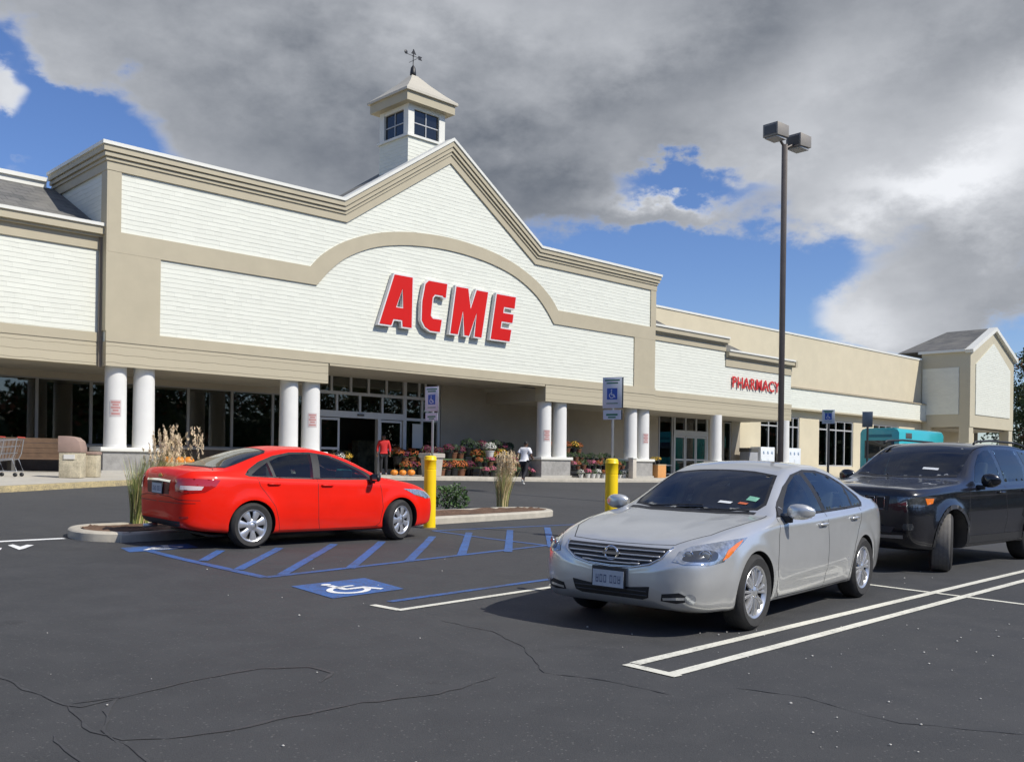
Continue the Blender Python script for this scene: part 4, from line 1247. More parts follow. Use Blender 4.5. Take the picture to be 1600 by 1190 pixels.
def wheel(car, x, y, r, rim_r, w, style, steer=0., tread=None, side=1):
    """side=+1: the outer face looks to local +y"""
    hub = bpy.data.objects.new('wheel', None)
    sh = r-rim_r
    prof = [(rim_r-.004, -w/2+.012), (rim_r+sh*.25, -w/2), (rim_r+sh*.6, -w/2-.006), (r-.028, -w/2+.008), (r-.008, -w/2+.026), (r, -w/2+.05)]
    pr = prof+[(a, -b) for a, b in prof[::-1]]
    t = MB().lathe(pr, (0, 0, 0), 'y', 56)
    root = t.build('wheel', TYRE, car.root, 50)
    if tread:
        me = root.data; me.materials.append(tread)
        for p in me.polygons:
            c = p.center
            if math.hypot(c.x, c.z) > r-.012: p.material_index = 1
    g = MB()
    for k in range(4):
        yy = -w/2+.06+(w-.12)*k/3
        g.lathe([(r+.0006, yy-.004), (r-.003, yy), (r+.0006, yy+.004)], (0, 0, 0), 'y', 56)
    g.build('tyre_groove', SEAM, root)
    f = side
    yo = f*(w/2-.012)
    MB().lathe([(.001, yo-f*.07), (rim_r-.03, yo-f*.06), (rim_r-.012, yo-f*.03)], (0, 0, 0), 'y', 48).build('spoke_shade_disc', DISC, root, True)  # black disc stands in for the shade behind the spokes
    mb = MB()
    mb.lathe([(rim_r-.035, yo-f*.03), (rim_r-.02, yo-f*.004), (rim_r-.002, yo+f*.004), (rim_r+.006, yo-f*.004), (rim_r-.002, yo-f*.05)], (0, 0, 0), 'y', 56)
    mb.lathe([(.001, yo+f*.004), (.03, yo+f*.003), (.045, yo-f*.008), (.075, yo-f*.014), (.08, yo-f*.03)], (0, 0, 0), 'y', 28)
    if style == 'multi':     # paired alloy spokes
        n, w0, w1 = 16, .010, .015; sets = [(2*math.pi*k/n+(.06 if k % 2 else -.06), w0, w1) for k in range(n)]
    elif style == 'cover':   # seven broad wedge spokes
        n = 7; sets = [(2*math.pi*k/n, .026, .062) for k in range(n)]
    else:
        n = 5; sets = [(2*math.pi*k/n+e, .02, .022) for k in range(n) for e in (-.14, .14)]
    for a, w0, w1 in sets:
        ca, sa = math.cos(a), math.sin(a)
        vs = []
        for (rr, ww, yy) in ((.055, w0, yo-f*.006), ((rim_r+.05)/2, (w0+w1)/2, yo+f*.002), (rim_r-.022, w1, yo-f*.006)):
            for (e, dy_) in ((-1, -f*.012), (-.55, 0), (.55, 0), (1, -f*.012), (1, -f*.04), (-1, -f*.04)):
                vs.append((rr*ca-e*ww*sa, yy+dy_, -(rr*sa+e*ww*ca)))
        fs = []
        for i in range(2):
            for j in range(6):
                j2 = (j+1) % 6; fs.append((6*i+j, 6*i+j2, 6*i+6+j2, 6*i+6+j) if f < 0 else (6*i+j, 6*i+6+j, 6*i+6+j2, 6*i+j2))
        mb.add(vs, fs)
    if style == 'cover':
        mb.lathe([(rim_r*.42, yo-f*.016), (rim_r*.30, yo-f*.002), (.05, yo+f*.002)], (0, 0, 0), 'y', 40)
    mb.build('rim', ALLOY, root, 40)
    lug = MB()
    for k in range(5):
        a = 2*math.pi*k/5+.3; lug.lathe([(.001, yo-f*.004), (.009, yo-f*.005), (.01, yo-f*.02)], (.055*math.cos(a), 0, .055*math.sin(a)), 'y', 8)
    lug.build('wheel_nut', CHROME if style != 'cover' else DISC, root, True)
    root.location = (x, y, r); root.rotation_euler = (0, random.Random(int(x*97+y*13)).uniform(0, 1), 0)
    if steer:
        root.rotation_euler = (0, 0, steer)
    return root
def wheels(car, r, rim_r, w, style, track, front_steer=0., tread=None):
    for i, (wx, wz, wr) in enumerate(car.sp['arches']):
        for sd in (1, -1):
            wheel(car, wx, sd*track, r, rim_r, w, style, front_steer if i == 0 else 0., tread if i == 0 else None, sd)
def mirror_part(car, x, y, z, col, w=.20, h=.13, dpt=.10, drop=.02):
    """door mirrors, both sides"""
    for sd in (1, -1):
        mb = MB(); n = 20; rings = []
        for i, (yy, sc, dx) in enumerate(((0., .45, .03), (.035, .85, .01), (.09, 1.0, .0), (.15, .98, 0.0), (.19, .85, .012), (w+.01, .45, .03), (w+.02, .05, .04))):
            ring = []
            for k in range(n):
                a = 2*math.pi*k/n; ca, sa = math.cos(a), math.sin(a)
                px = -math.copysign(abs(ca)**.75, ca)*dpt/2*sc; pz = math.copysign(abs(sa)**.7, sa)*h/2*sc
                if px > 0: px = min(px, dpt*.28)
                ring.append((x+dx+px, sd*(y+yy), z+pz))
            rings += ring
        fs = [(i*n+k, (i+1)*n+k, (i+1)*n+(k+1) % n, i*n+(k+1) % n) for i in range(6) for k in range(n)]
        if sd < 0: fs = [f[::-1] for f in fs]
        fs.append(list(range(n)) if sd < 0 else list(range(n))[::-1]); 
        o = mb.add(rings, fs).build('door_mirror', col, car.root, 50)
        MB().box(x-.035, x+.035, sd*(y-.09) if sd > 0 else sd*(y+.05), sd*(y+.05) if sd > 0 else sd*(y-.09), z-h/2-.012-drop, z-h/2+.03).build('mirror_foot', PLBLK, o, bevel=.008)
        gx = x+.0305
        MB().box(gx, gx+.004, min(sd*(y+.045), sd*(y+w-.015)), max(sd*(y+.045), sd*(y+w-.015)), z-h*.36, z+h*.36).build('mirror_glass', CHROME, o)
def plate(car, x, z, tilt=0., w=.305, h=.155, rear=False, rnd=random.Random(4)):
    f = 1 if rear else -1
    o = MB().box(x-.008, x+.008, -w/2-.012, w/2+.012, z-h/2-.012, z+h/2+.012).build('number_plate_frame', PLBLK, car.root, bevel=.003)
    xf = x+f*.0095
    p_ = MB().box(min(xf, xf+f*.002), max(xf, xf+f*.002), -w/2, w/2, z-h/2, z+h/2-.016).build('number_plate', PLATE, o)
    mb = MB(); xi = xf+f*.0032
    y = -w/2+.03
    for k in range(7):
        if k == 3: y += .022; continue
        ww = .026; hh = .066
        z0 = z-.045
        for (a0, a1, b0, b1) in rnd.sample([(0, .22, 0, 1), (.78, 1, 0, 1), (0, 1, 0, .14), (0, 1, .86, 1), (0, 1, .43, .57)], 4):
            mb.box(min(xi, xi-f*.001), max(xi, xi-f*.001), y+a0*ww, y+a1*ww, z0+b0*hh, z0+b1*hh)
        y += ww+.013
    mb.build('plate_marking', PLINK, o)
    return o

# ---------------------------------------------------------------- silver saloon
sil = Car(dict(name='silver_saloon', label='silver four-door saloon car parked facing left in the right foreground', cat='car', L=4.82, paint=SILVER,
  zb=tb((0, .37), (.04, .29), (.12, .225), (.35, .195), (1, .185), (3.6, .19), (4.3, .22), (4.6, .28), (4.76, .36), (4.82, .47)),
  zt=tb((0, .60), (.025, .655), (.07, .70), (.16, .745), (.35, .805), (.6, .862), (.95, .925), (1.2, .965), (1.36, 1.0), (1.5, 1.065), (1.75, 1.19), (2.0, 1.305), (2.2, 1.382), (2.4, 1.432), (2.7, 1.465), (3.0, 1.465), (3.3, 1.44), (3.55, 1.395), (3.8, 1.315), (4.05, 1.21), (4.25, 1.125), (4.38, 1.085), (4.6, 1.075), (4.72, 1.06), (4.79, 1.01), (4.82, .90)),
  ym=tb((0, .40), (.02, .53), (.06, .645), (.12, .73), (.2, .785), (.32, .83), (.5, .862), (.8, .885), (1.4, .892), (2.4, .897), (3.2, .895), (3.8, .885), (4.2, .865), (4.45, .83), (4.62, .775), (4.74, .69), (4.80, .57), (4.82, .46)),
  zw=tb((0, .545), (.03, .60), (.08, .65), (.16, .695), (.35, .755), (.7, .835), (1.1, .90), (1.4, .93), (2, .94), (3, .965), (3.6, .985), (4.1, 1.02), (4.4, 1.035), (4.7, 1.01), (4.8, .95), (4.82, .86)),
  yw=tb((0, .36), (.02, .48), (.06, .59), (.12, .66), (.2, .71), (.32, .755), (.5, .795), (.8, .825), (1.3, .842), (2, .852), (3.2, .852), (3.8, .835), (4.2, .80), (4.45, .75), (4.62, .69), (4.74, .61), (4.8, .5), (4.82, .4)),
  yq=tb((0, .28), (.06, .46), (.2, .58), (.5, .66), (.9, .70), (1.2, .725), (1.4, .735), (1.6, .71), (1.9, .645), (2.2, .59), (2.5, .565), (3.0, .56), (3.3, .565), (3.6, .585), (3.9, .615), (4.15, .65), (4.35, .68), (4.6, .62), (4.78, .45), (4.82, .3)),
  zq=tb((0, .58), (.06, .685), (.2, .755), (.5, .835), (.9, .91), (1.2, .945), (1.38, .965), (1.6, 1.045), (1.9, 1.205), (2.15, 1.32), (2.4, 1.385), (2.7, 1.41), (3.0, 1.408), (3.3, 1.38), (3.6, 1.32), (3.9, 1.215), (4.15, 1.12), (4.35, 1.07), (4.6, 1.06), (4.78, 1.0), (4.82, .88)),
  arches=[(.955, .33, .362), (3.731, .33, .362)], flare=.016, hood_crease=(.22, 1.3, .34, .56, .011), crease=(1.75, 3.05, .41, .45, .008)))
c = sil
SD = (0, -1, 0)      # looking onto the left flank
# glass
c.patch('windscreen', [(1.30, 0, 0), (1.34, .35, 0), (1.47, .645, 0), (1.60, .675, 0), (2.12, .555, 0), (2.16, .3, 0), (2.16, 0, 0), (2.16, -.3, 0), (2.12, -.555, 0), (1.60, -.675, 0), (1.47, -.645, 0), (1.34, -.35, 0)], (0, 0, -1), RUB, .0015, .04, holes=[[(1.345, 0, 0), (1.385, .35, 0), (1.50, .615, 0), (1.62, .64, 0), (2.08, .53, 0), (2.11, .3, 0), (2.12, 0, 0), (2.11, -.3, 0), (2.08, -.53, 0), (1.62, -.64, 0), (1.50, -.615, 0), (1.385, -.35, 0)]])
WS1 = [(1.345, 0, 0), (1.385, .35, 0), (1.50, .615, 0), (1.62, .64, 0), (2.08, .53, 0), (2.11, .3, 0), (2.12, 0, 0), (2.11, -.3, 0), (2.08, -.53, 0), (1.62, -.64, 0), (1.50, -.615, 0), (1.385, -.35, 0)]
c.patch('windscreen_glass', WS1, (0, 0, -1), CLEARGL, .002, .04)
RW1 = [(3.42, 0, 0), (3.44, .45, 0), (3.52, .54, 0), (4.18, .60, 0), (4.26, .4, 0), (4.29, 0, 0), (4.26, -.4, 0), (4.18, -.60, 0), (3.52, -.54, 0), (3.44, -.45, 0)]
c.patch('rear_window', RW1, (0, 0, -1), CLEARGL, .002, .04)
FSx = [(1.66, 0, .985), (1.83, 0, 1.095), (2.1, 0, 1.235), (2.36, 0, 1.325), (2.52, 0, 1.352), (2.60, 0, .985)]
c.patch('front_side_window', FSx, SD, CLEARGL, .002, .035, both=True)
RSx = [(2.70, 0, .99), (2.63, 0, 1.358), (3.0, 0, 1.352), (3.28, 0, 1.305), (3.50, 0, 1.222), (3.46, 0, 1.008)]
c.patch('rear_side_window', RSx, SD, CLEARGL, .002, .035, both=True)
QSx = [(3.51, 0, 1.012), (3.545, 0, 1.202), (3.66, 0, 1.14), (3.79, 0, 1.05), (3.76, 0, 1.018)]
c.patch('quarter_window', QSx, SD, CLEARGL, .002, .03, both=True)
c.patch('window_surround', [(1.50, 0, .955), (1.72, 0, 1.085), (2.0, 0, 1.225), (2.3, 0, 1.335), (2.65, 0, 1.385), (3.0, 0, 1.38), (3.3, 0, 1.335), (3.6, 0, 1.235), (3.83, 0, 1.105), (3.86, 0, 1.035), (3.80, 0, .995), (3.2, 0, .978), (2.4, 0, .958)], SD, RUB, .002, .035, both=True, holes=[FSx, RSx, QSx])
c.hollow(1.47, 4.12, .42, [FSx, RSx, QSx], WS1, RW1, 1.0, 1.06)
c.seats(2.40, 3.30, .62); c.dash(1.72, .96)
mb = MB()
for ln in ([(2.655, 0, .96), (2.66, 0, .7), (2.64, 0, .40), (2.60, 0, .235)], [(1.50, 0, .95), (1.44, 0, .80), (1.40, 0, .55), (1.42, 0, .30), (1.50, 0, .235)],
           [(3.70, 0, .99), (3.66, 0, .86), (3.52, 0, .74), (3.40, 0, .60), (3.34, 0, .42), (3.30, 0, .24)], [(1.42, 0, .235), (2.4, 0, .23), (3.32, 0, .235)]): c.line(mb, ln, SD, .007, .0012)
c.line(mb, [(.19, .50, 0), (.5, .67, 0), (.9, .745, 0), (1.25, .775, 0), (1.42, .76, 0)], (0, 0, -1), .008, .0012)
c.line(mb, [(.15, 0, 0), (.165, .3, 0), (.19, .50, 0)], (0, 0, -1), .008, .0012)
c.line(mb, [(4.30, 0, 0), (4.28, .5, 0), (4.36, .66, 0), (4.60, .62, 0)], (0, 0, -1), .007, .0012)
mb.build('panel_gap_line', SEAM, c.root)
# black cowl
c.patch('wiper_cowl', [(1.235, 0, 0), (1.26, .35, 0), (1.37, .66, 0), (1.43, .655, 0), (1.335, .35, 0), (1.295, 0, 0), (1.335, -.35, 0), (1.43, -.655, 0), (1.37, -.66, 0), (1.26, -.35, 0)], (0, 0, -1), PLBLK, .003, .03)
mb = MB()
for (x0, y0, x1, y1) in ((1.36, .42, 1.42, -.12), (1.33, -.14, 1.40, -.60)):
    p = [c.pt((x0+(x1-x0)*t, y0+(y1-y0)*t, 0), (0, 0, -1), .015) for t in (0, .3, .6, 1)]; mb.tube(p, .007, 6)
mb.build('wiper', PLBLK, c.root)
FR = (1, 0, 0)
gp_ = [(0, .50, .725), (0, .46, .66), (0, .36, .605), (0, .22, .575), (0, 0, .565), (0, -.22, .575), (0, -.36, .605), (0, -.46, .66), (0, -.50, .725), (0, -.3, .722), (0, 0, .722), (0, .3, .722)]
gr = c.patch('grille', gp_, FR, PLBLK, .004, .03)[0]
mb = MB()
for (zz, hw) in ((.695, .475), (.658, .45), (.622, .385), (.592, .28)):
    c.line(mb, [(0, -hw, zz), (0, 0, zz-.004), (0, hw, zz)], FR, 0, .010, False, .0075)
mb.build('grille_bar', ALLOY, gr, True)
mb = MB(); c.line(mb, [(0, .515, .735), (0, .47, .655), (0, .365, .593), (0, .2, .56), (0, 0, .55), (0, -.2, .56), (0, -.365, .593), (0, -.47, .655), (0, -.515, .735)], FR, 0, .003, False, .009)
mb.build('grille_surround', CHROME, gr, True)
e = c.pt((0, 0, .655), FR, .014)
mb = MB(); P_ = [(e.x-.006-.0*math.cos(a), .062*math.cos(a), e.z+.055*math.sin(a)) for a in [2*math.pi*k/24 for k in range(25)]]
mb.tube(P_, .0095, 8).box(e.x-.016, e.x-.004, -.082, .082, e.z-.011, e.z+.011); mb.build('badge', CHROME, gr, 40)
lo = c.patch('lower_intake', [(0, .38, .415), (0, .36, .32), (0, .30, .30), (0, -.30, .30), (0, -.36, .32), (0, -.38, .415), (0, -.2, .395), (0, .2, .395)], FR, PLBLK, .003, .03)[0]
mb = MB()
for zz in (.372, .338): c.line(mb, [(0, -.35, zz), (0, .35, zz)], FR, 0, .006, False, .005)
mb.build('intake_bar', mat('dark_grey_plastic', (.06, .06, .06), .5), lo)
HD = (1, -.75, -.12)
hl = c.patch('headlight', [(.13, .50, .625), (.16, .60, .605), (.28, .765, .605), (.42, .83, .63), (.62, .86, .73), (.80, .865, .815), (.62, .82, .80), (.42, .72, .775), (.26, .60, .745), (.18, .53, .70)], HD, LAMP, .005, .02, both=True, label=None)
for o_ in hl: pass
c.patch('headlight_bowl', [(.19, .555, .635), (.27, .68, .625), (.37, .765, .64), (.39, .77, .70), (.32, .70, .715), (.23, .60, .70)], HD, LAMPD, .008, .018, both=True, smooth=True, parent=None)
c.patch('indicator_lens', [(.43, .80, .635), (.50, .825, .66), (.66, .86, .765), (.72, .86, .80), (.62, .85, .775), (.50, .82, .72)], HD, AMBER, .008, .018, both=True)
for sd in (1, -1):
    for (q, rr) in (((.30, .70, .672), .046), ((.21, .60, .672), .034)):
        h = c.pt(q, HD, .008); mb = MB()
        mb.ball((0, 0, 0), rr*.8, 16, 8, (.22, 1, 1)); o_ = mb.build('headlight_bulb', mat('projector_lens', (.22, .24, .26), .03, metal=.3, coat=1), c.root, True)
        o_.location = (h.x, h.y*sd, h.z); o_.rotation_euler = (0, 0, -sd*R(35))
        m2 = MB().tube([(0, rr*math.cos(a), rr*math.sin(a)) for a in [2*math.pi*k/20 for k in range(21)]], .006, 6); m2.build('bulb_ring', CHROME, o_, True)
c.patch('fog_lamp_recess', [(0, .49, .365), (0, .64, .385), (0, .70, .36), (0, .69, .31), (0, .62, .295), (0, .48, .305)], (1, -.3, 0), PLBLK, .002, .02, both=True)
fl_ = c.patch('fog_lamp', [(.2, .655+.048*math.cos(a), .338+.042*math.sin(a)) for a in [2*math.pi*k/14 for k in range(14)]], (1, -.45, 0), LAMP, .012, .015, both=True)
mb = MB(); c.line(mb, [(.1, .47, .325), (.12, .58, .335), (.15, .66, .34)], (1, -.3, 0), .022, .005); mb.build('recess_blade', SILVER, c.root)
plate(c, c.pt((0, 0, .46), FR).x-.022, .458)
c.patch('tail_light', [(4.58, 0, .98), (4.66, 0, 1.0), (4.80, 0, .99), (4.82, 0, .88), (4.74, 0, .82), (4.62, 0, .87)], (-.35, -1, 0), REDLENS, .005, .02, both=True)
for xh, zh in ((2.50, .855), (3.42, .885)):
    for sd in (1, -1):
        h = c.pt((xh, 0, zh), SD, .022)
        o_ = MB().tube([(h.x-.11, sd*(h.y-.02), h.z-.004), (h.x-.09, sd*h.y, h.z), (h.x, sd*(h.y+.006), h.z+.003), (h.x+.09, sd*h.y, h.z), (h.x+.11, sd*(h.y-.02), h.z-.004)], .013, 8).build('door_handle', SILVER, c.root, True)
        h2 = c.pt((xh, 0, zh-.004), SD, .001)
        MB().ball((h2.x, sd*h2.y, h2.z), .06, 14, 6, (1.1, .04, .55)).build('handle_shade_patch', mat('recess_shadow_grey', (.20, .205, .21), .4, metal=.4), o_, True)  # flat grey oval, the shade behind the handle put into its colour
mirror_part(c, 1.64, .86, 1.01, SILVER, w=.235, h=.145, dpt=.12)
c.patch('mirror_corner', [(1.545, 0, .965), (1.655, 0, .965), (1.655, 0, 1.05)], SD, PLBLK, .006, .02, both=True)
wheels(c, .333, .228, .205, 'multi', .79, tread=None)
# stickers inside the windscreen's lower left corner
for (xa, ya, w_, h_, m__, nm) in ((1.60, -.57, .10, .10, STICK, 'green_sticker'), (1.50, -.36, .13, .05, STICKW, 'white_sticker'), (1.52, -.51, .085, .045, STICKO, 'orange_sticker')):
    c.patch(nm, [(xa, ya, 0), (xa, ya+w_, 0), (xa+h_*.75, ya+w_-.01, 0), (xa+h_*.75, ya-.01, 0)], (0, 0, -1), m__, .006, .03)
mb = MB().box(2.5, 2.75, .885, .905, .2, .205)
# underbody gloom is real: a floor pan
MB().box(.55, 4.3, -.62, .62, .16, .19).build('floor_pan', PLBLK, c.root)
c.place(.836, 8.105, 51.67)

# ---------------------------------------------------------------- red saloon, seen from behind its right flank
red = Car(dict(name='red_saloon', label='bright red four-door saloon car parked nose to the yellow post', cat='car', L=4.60, paint=REDP,
  zb=tb((0, .38), (.04, .30), (.12, .235), (.35, .20), (1, .19), (3.5, .20), (4.1, .24), (4.4, .28), (4.54, .34), (4.60, .44)),
  zt=tb((0, .62), (.03, .70), (.08, .76), (.18, .82), (.4, .90), (.7, .96), (.95, 1.0), (1.12, 1.035), (1.3, 1.115), (1.6, 1.25), (1.9, 1.365), (2.15, 1.43), (2.45, 1.472), (2.8, 1.472), (3.1, 1.44), (3.35, 1.39), (3.6, 1.31), (3.85, 1.215), (4.02, 1.155), (4.1, 1.135), (4.35, 1.13), (4.47, 1.12), (4.55, 1.05), (4.6, .92)),
  ym=tb((0, .40), (.02, .52), (.06, .63), (.12, .71), (.2, .765), (.32, .815), (.5, .85), (.8, .88), (1.4, .89), (2.4, .894), (3.2, .894), (3.8, .882), (4.1, .86), (4.3, .82), (4.45, .76), (4.53, .69), (4.58, .58), (4.60, .48)),
  zw=tb((0, .56), (.03, .63), (.08, .68), (.18, .74), (.4, .82), (.8, .905), (1.1, .945), (1.5, .96), (2.5, .99), (3.3, 1.015), (3.8, 1.05), (4.1, 1.075), (4.4, 1.07), (4.52, 1.03), (4.58, .97), (4.6, .88)),
  yw=tb((0, .36), (.02, .47), (.06, .57), (.12, .64), (.2, .69), (.32, .74), (.5, .78), (.8, .815), (1.3, .84), (2, .85), (3.2, .85), (3.7, .838), (4.0, .80), (4.3, .745), (4.45, .685), (4.53, .61), (4.58, .5), (4.6, .4)),
  yq=tb((0, .28), (.06, .44), (.2, .56), (.5, .64), (.9, .70), (1.12, .73), (1.4, .69), (1.7, .635), (2.0, .59), (2.3, .565), (2.8, .56), (3.1, .575), (3.4, .60), (3.7, .635), (3.95, .67), (4.1, .68), (4.4, .62), (4.55, .45), (4.6, .3)),
  zq=tb((0, .60), (.06, .72), (.2, .80), (.5, .905), (.9, .97), (1.12, .995), (1.4, 1.10), (1.7, 1.235), (2.0, 1.34), (2.3, 1.40), (2.6, 1.418), (2.9, 1.405), (3.2, 1.355), (3.5, 1.265), (3.8, 1.165), (4.0, 1.12), (4.1, 1.11), (4.4, 1.105), (4.55, 1.03), (4.6, .9)),
  arches=[(.905, .335, .368), (3.59, .335, .368)], flare=.018, hood_crease=(.22, 1.05, .30, .52, .010), crease=(1.62, 2.92, .38, .42, .007)))
c = red
# hollow cabin look: clear glass over a dark interior panel
def cabin_glass(car, name, pts, d, both, res=.035, off=.0045):
    return car.patch(name, pts, d, CARGLASS, off, res, both=both)
WSx = [(1.13, 0, 0), (1.17, .35, 0), (1.30, .62, 0), (1.42, .63, 0), (1.98, .53, 0), (2.02, 0, 0), (1.98, -.53, 0), (1.42, -.63, 0), (1.30, -.62, 0), (1.17, -.35, 0)]
c.patch('windscreen_glass', WSx, (0, 0, -1), CLEARGL, .002, .04)
RWx = [(3.18, 0, 0), (3.20, .40, 0), (3.27, .51, 0), (3.89, .59, 0), (3.99, .40, 0), (4.01, 0, 0), (3.99, -.40, 0), (3.89, -.59, 0), (3.27, -.51, 0), (3.20, -.40, 0)]
c.patch('rear_window', RWx, (0, 0, -1), CLEARGL, .002, .04)
c.patch('rear_window_frame', [(3.14, 0, 0), (3.16, .42, 0), (3.24, .54, 0), (3.92, .62, 0), (4.03, .42, 0), (4.05, 0, 0), (4.03, -.42, 0), (3.92, -.62, 0), (3.24, -.54, 0), (3.16, -.42, 0)], (0, 0, -1), RUB, .002, .04, holes=[RWx])
FSx = [(1.50, 0, 1.005), (1.65, 0, 1.112), (1.95, 0, 1.25), (2.2, 0, 1.338), (2.36, 0, 1.365), (2.44, 0, 1.01)]
c.patch('front_side_window', FSx, SD, CLEARGL, .002, .035, both=True)
RSx = [(2.56, 0, 1.015), (2.49, 0, 1.372), (2.85, 0, 1.36), (3.08, 0, 1.312), (3.24, 0, 1.25), (3.20, 0, 1.03)]
c.patch('rear_side_window', RSx, SD, CLEARGL, .002, .035, both=True)
QSx = [(3.25, 0, 1.035), (3.28, 0, 1.235), (3.45, 0, 1.15), (3.60, 0, 1.06), (3.57, 0, 1.045)]
c.patch('quarter_window', QSx, SD, CLEARGL, .002, .03, both=True)
c.patch('window_surround', [(1.34, 0, .985), (1.55, 0, 1.115), (1.85, 0, 1.25), (2.15, 0, 1.355), (2.5, 0, 1.398), (2.85, 0, 1.39), (3.15, 0, 1.335), (3.4, 0, 1.25), (3.62, 0, 1.135), (3.70, 0, 1.06), (3.64, 0, 1.035), (3.0, 0, 1.005), (2.2, 0, .985)], SD, RUB, .002, .035, both=True, holes=[FSx, RSx, QSx])
c.hollow(1.30, 3.90, .42, [FSx, RSx, QSx], WSx, RWx, 1.03, 1.10)
c.seats(2.22, 3.06, .64); c.dash(1.55, .98)
MB().box(1.62, 1.80, .28, .52, 1.0, 1.13).build('turquoise_cushion', mat('turquoise_cloth', (.08, .50, .55), .8), c.root, bevel=.03)
mb = MB()
for ln in ([(2.50, 0, .985), (2.50, 0, .7), (2.48, 0, .40), (2.44, 0, .24)], [(1.34, 0, .97), (1.30, 0, .80), (1.28, 0, .55), (1.32, 0, .30), (1.40, 0, .24)],
           [(3.52, 0, 1.02), (3.48, 0, .90), (3.36, 0, .76), (3.24, 0, .60), (3.18, 0, .42), (3.14, 0, .24)], [(1.34, 0, .245), (2.4, 0, .24), (3.16, 0, .245)]): c.line(mb, ln, SD, .007, .0012)
c.line(mb, [(4.06, 0, 0), (4.04, .5, 0), (4.12, .66, 0), (4.36, .62, 0)], (0, 0, -1), .007, .0012)
c.line(mb, [(4.36, 0, .74), (4.36, .3, .735), (4.36, .55, .70), (4.36, .80, .70)], (-1, -.2, 0), .008, .0012)
c.line(mb, [(.2, .48, 0), (.5, .64, 0), (.9, .73, 0), (1.2, .76, 0)], (0, 0, -1), .008, .0012)
mb.build('panel_gap_line', SEAM, c.root)
RR = (-1, 0, 0)
tlp = [(4.50, .42, .985), (4.50, .60, 1.005), (4.35, .78, 1.0), (4.12, .86, .985), (4.18, .86, .90), (4.32, .83, .815), (4.50, .66, .795), (4.53, .47, .82)]
c.patch('tail_light', tlp, (-1, -.75, 0), REDLENS, .006, .02, both=True)
c.patch('reversing_lens', [(4.5, .56, .90), (4.42, .70, .90), (4.3, .79, .895), (4.34, .79, .845), (4.45, .70, .84), (4.52, .57, .845)], (-1, -.75, 0), WHLENS, .009, .02, both=True)
c.patch('boot_recess_shade', [(0, .36, .94), (0, .33, .76), (0, -.33, .76), (0, -.36, .94)], RR, mat('recess_shade_red', (.12, .008, .006), .4), .002, .03)  # flush patch, the shade of the recess put into its darker red
mb = MB(); c.line(mb, [(4.6, -.36, .945), (4.6, 0, .955), (4.6, .36, .945)], RR, .03, .012); mb.build('boot_handle_strip', CHROME, c.root)
plate(c, c.pt((4.6, 0, .84), RR).x+.012, .845, rear=True)
bz = c.pt((4.6, 0, 1.01), RR, .006)
MB().box(bz.x-.008, bz.x+.004, -.06, .06, bz.z-.016, bz.z+.016).box(bz.x-.008, bz.x+.003, -.03, .03, bz.z-.03, bz.z+.03).build('badge', mat('gold_badge', (.5, .36, .12), .3, metal=.8), c.root, bevel=.003)
c.patch('rear_valance', [(0, .60, .40), (0, .55, .30), (0, -.55, .30), (0, -.60, .40)], RR, PLBLK, .003, .04)
c.patch('reflector', [(4.5, .56, .47), (4.5, .72, .48), (4.5, .72, .45), (4.5, .56, .44)], (-1, -.5, 0), REDLENS, .004, .02, both=True)
mb = MB(); c.line(mb, [(4.5, .80, .66), (4.5, .5, .655), (4.5, 0, .65)], (-1, -.3, 0), .012, .002); mb.build('bumper_crease_shade', mat('crease_shade_red', (.30, .012, .006), .4), c.root)  # darker red strip paints in the shade along the bumper fold
c.patch('headlight', [(.2, .55, .66), (.35, .78, .665), (.62, .85, .74), (.85, .86, .84), (.55, .79, .82), (.3, .65, .76)], HD, LAMP, .005, .025, both=True)
for xh, zh in ((2.34, .905), (3.26, .93)):
    for sd in (1, -1):
        h = c.pt((xh, 0, zh), SD, .022)
        MB().tube([(h.x-.10, sd*(h.y-.02), h.z-.004), (h.x-.08, sd*h.y, h.z), (h.x+.08, sd*h.y, h.z), (h.x+.10, sd*(h.y-.02), h.z-.004)], .013, 8).build('door_handle', REDP, c.root, True)
mirror_part(c, 1.50, .875, 1.03, PLBLK)
wheels(c, .333, .232, .21, 'cover', .785, front_steer=R(17))
MB().box(.5, 4.1, -.62, .62, .17, .2).build('floor_pan', PLBLK, c.root)
MB().tube([(4.40, -.45, .27), (4.60, -.45, .26)], .03, 10).build('exhaust_pipe', ALLOY, c.root, True)
c.place(-1.80, 16.95, -135.0)

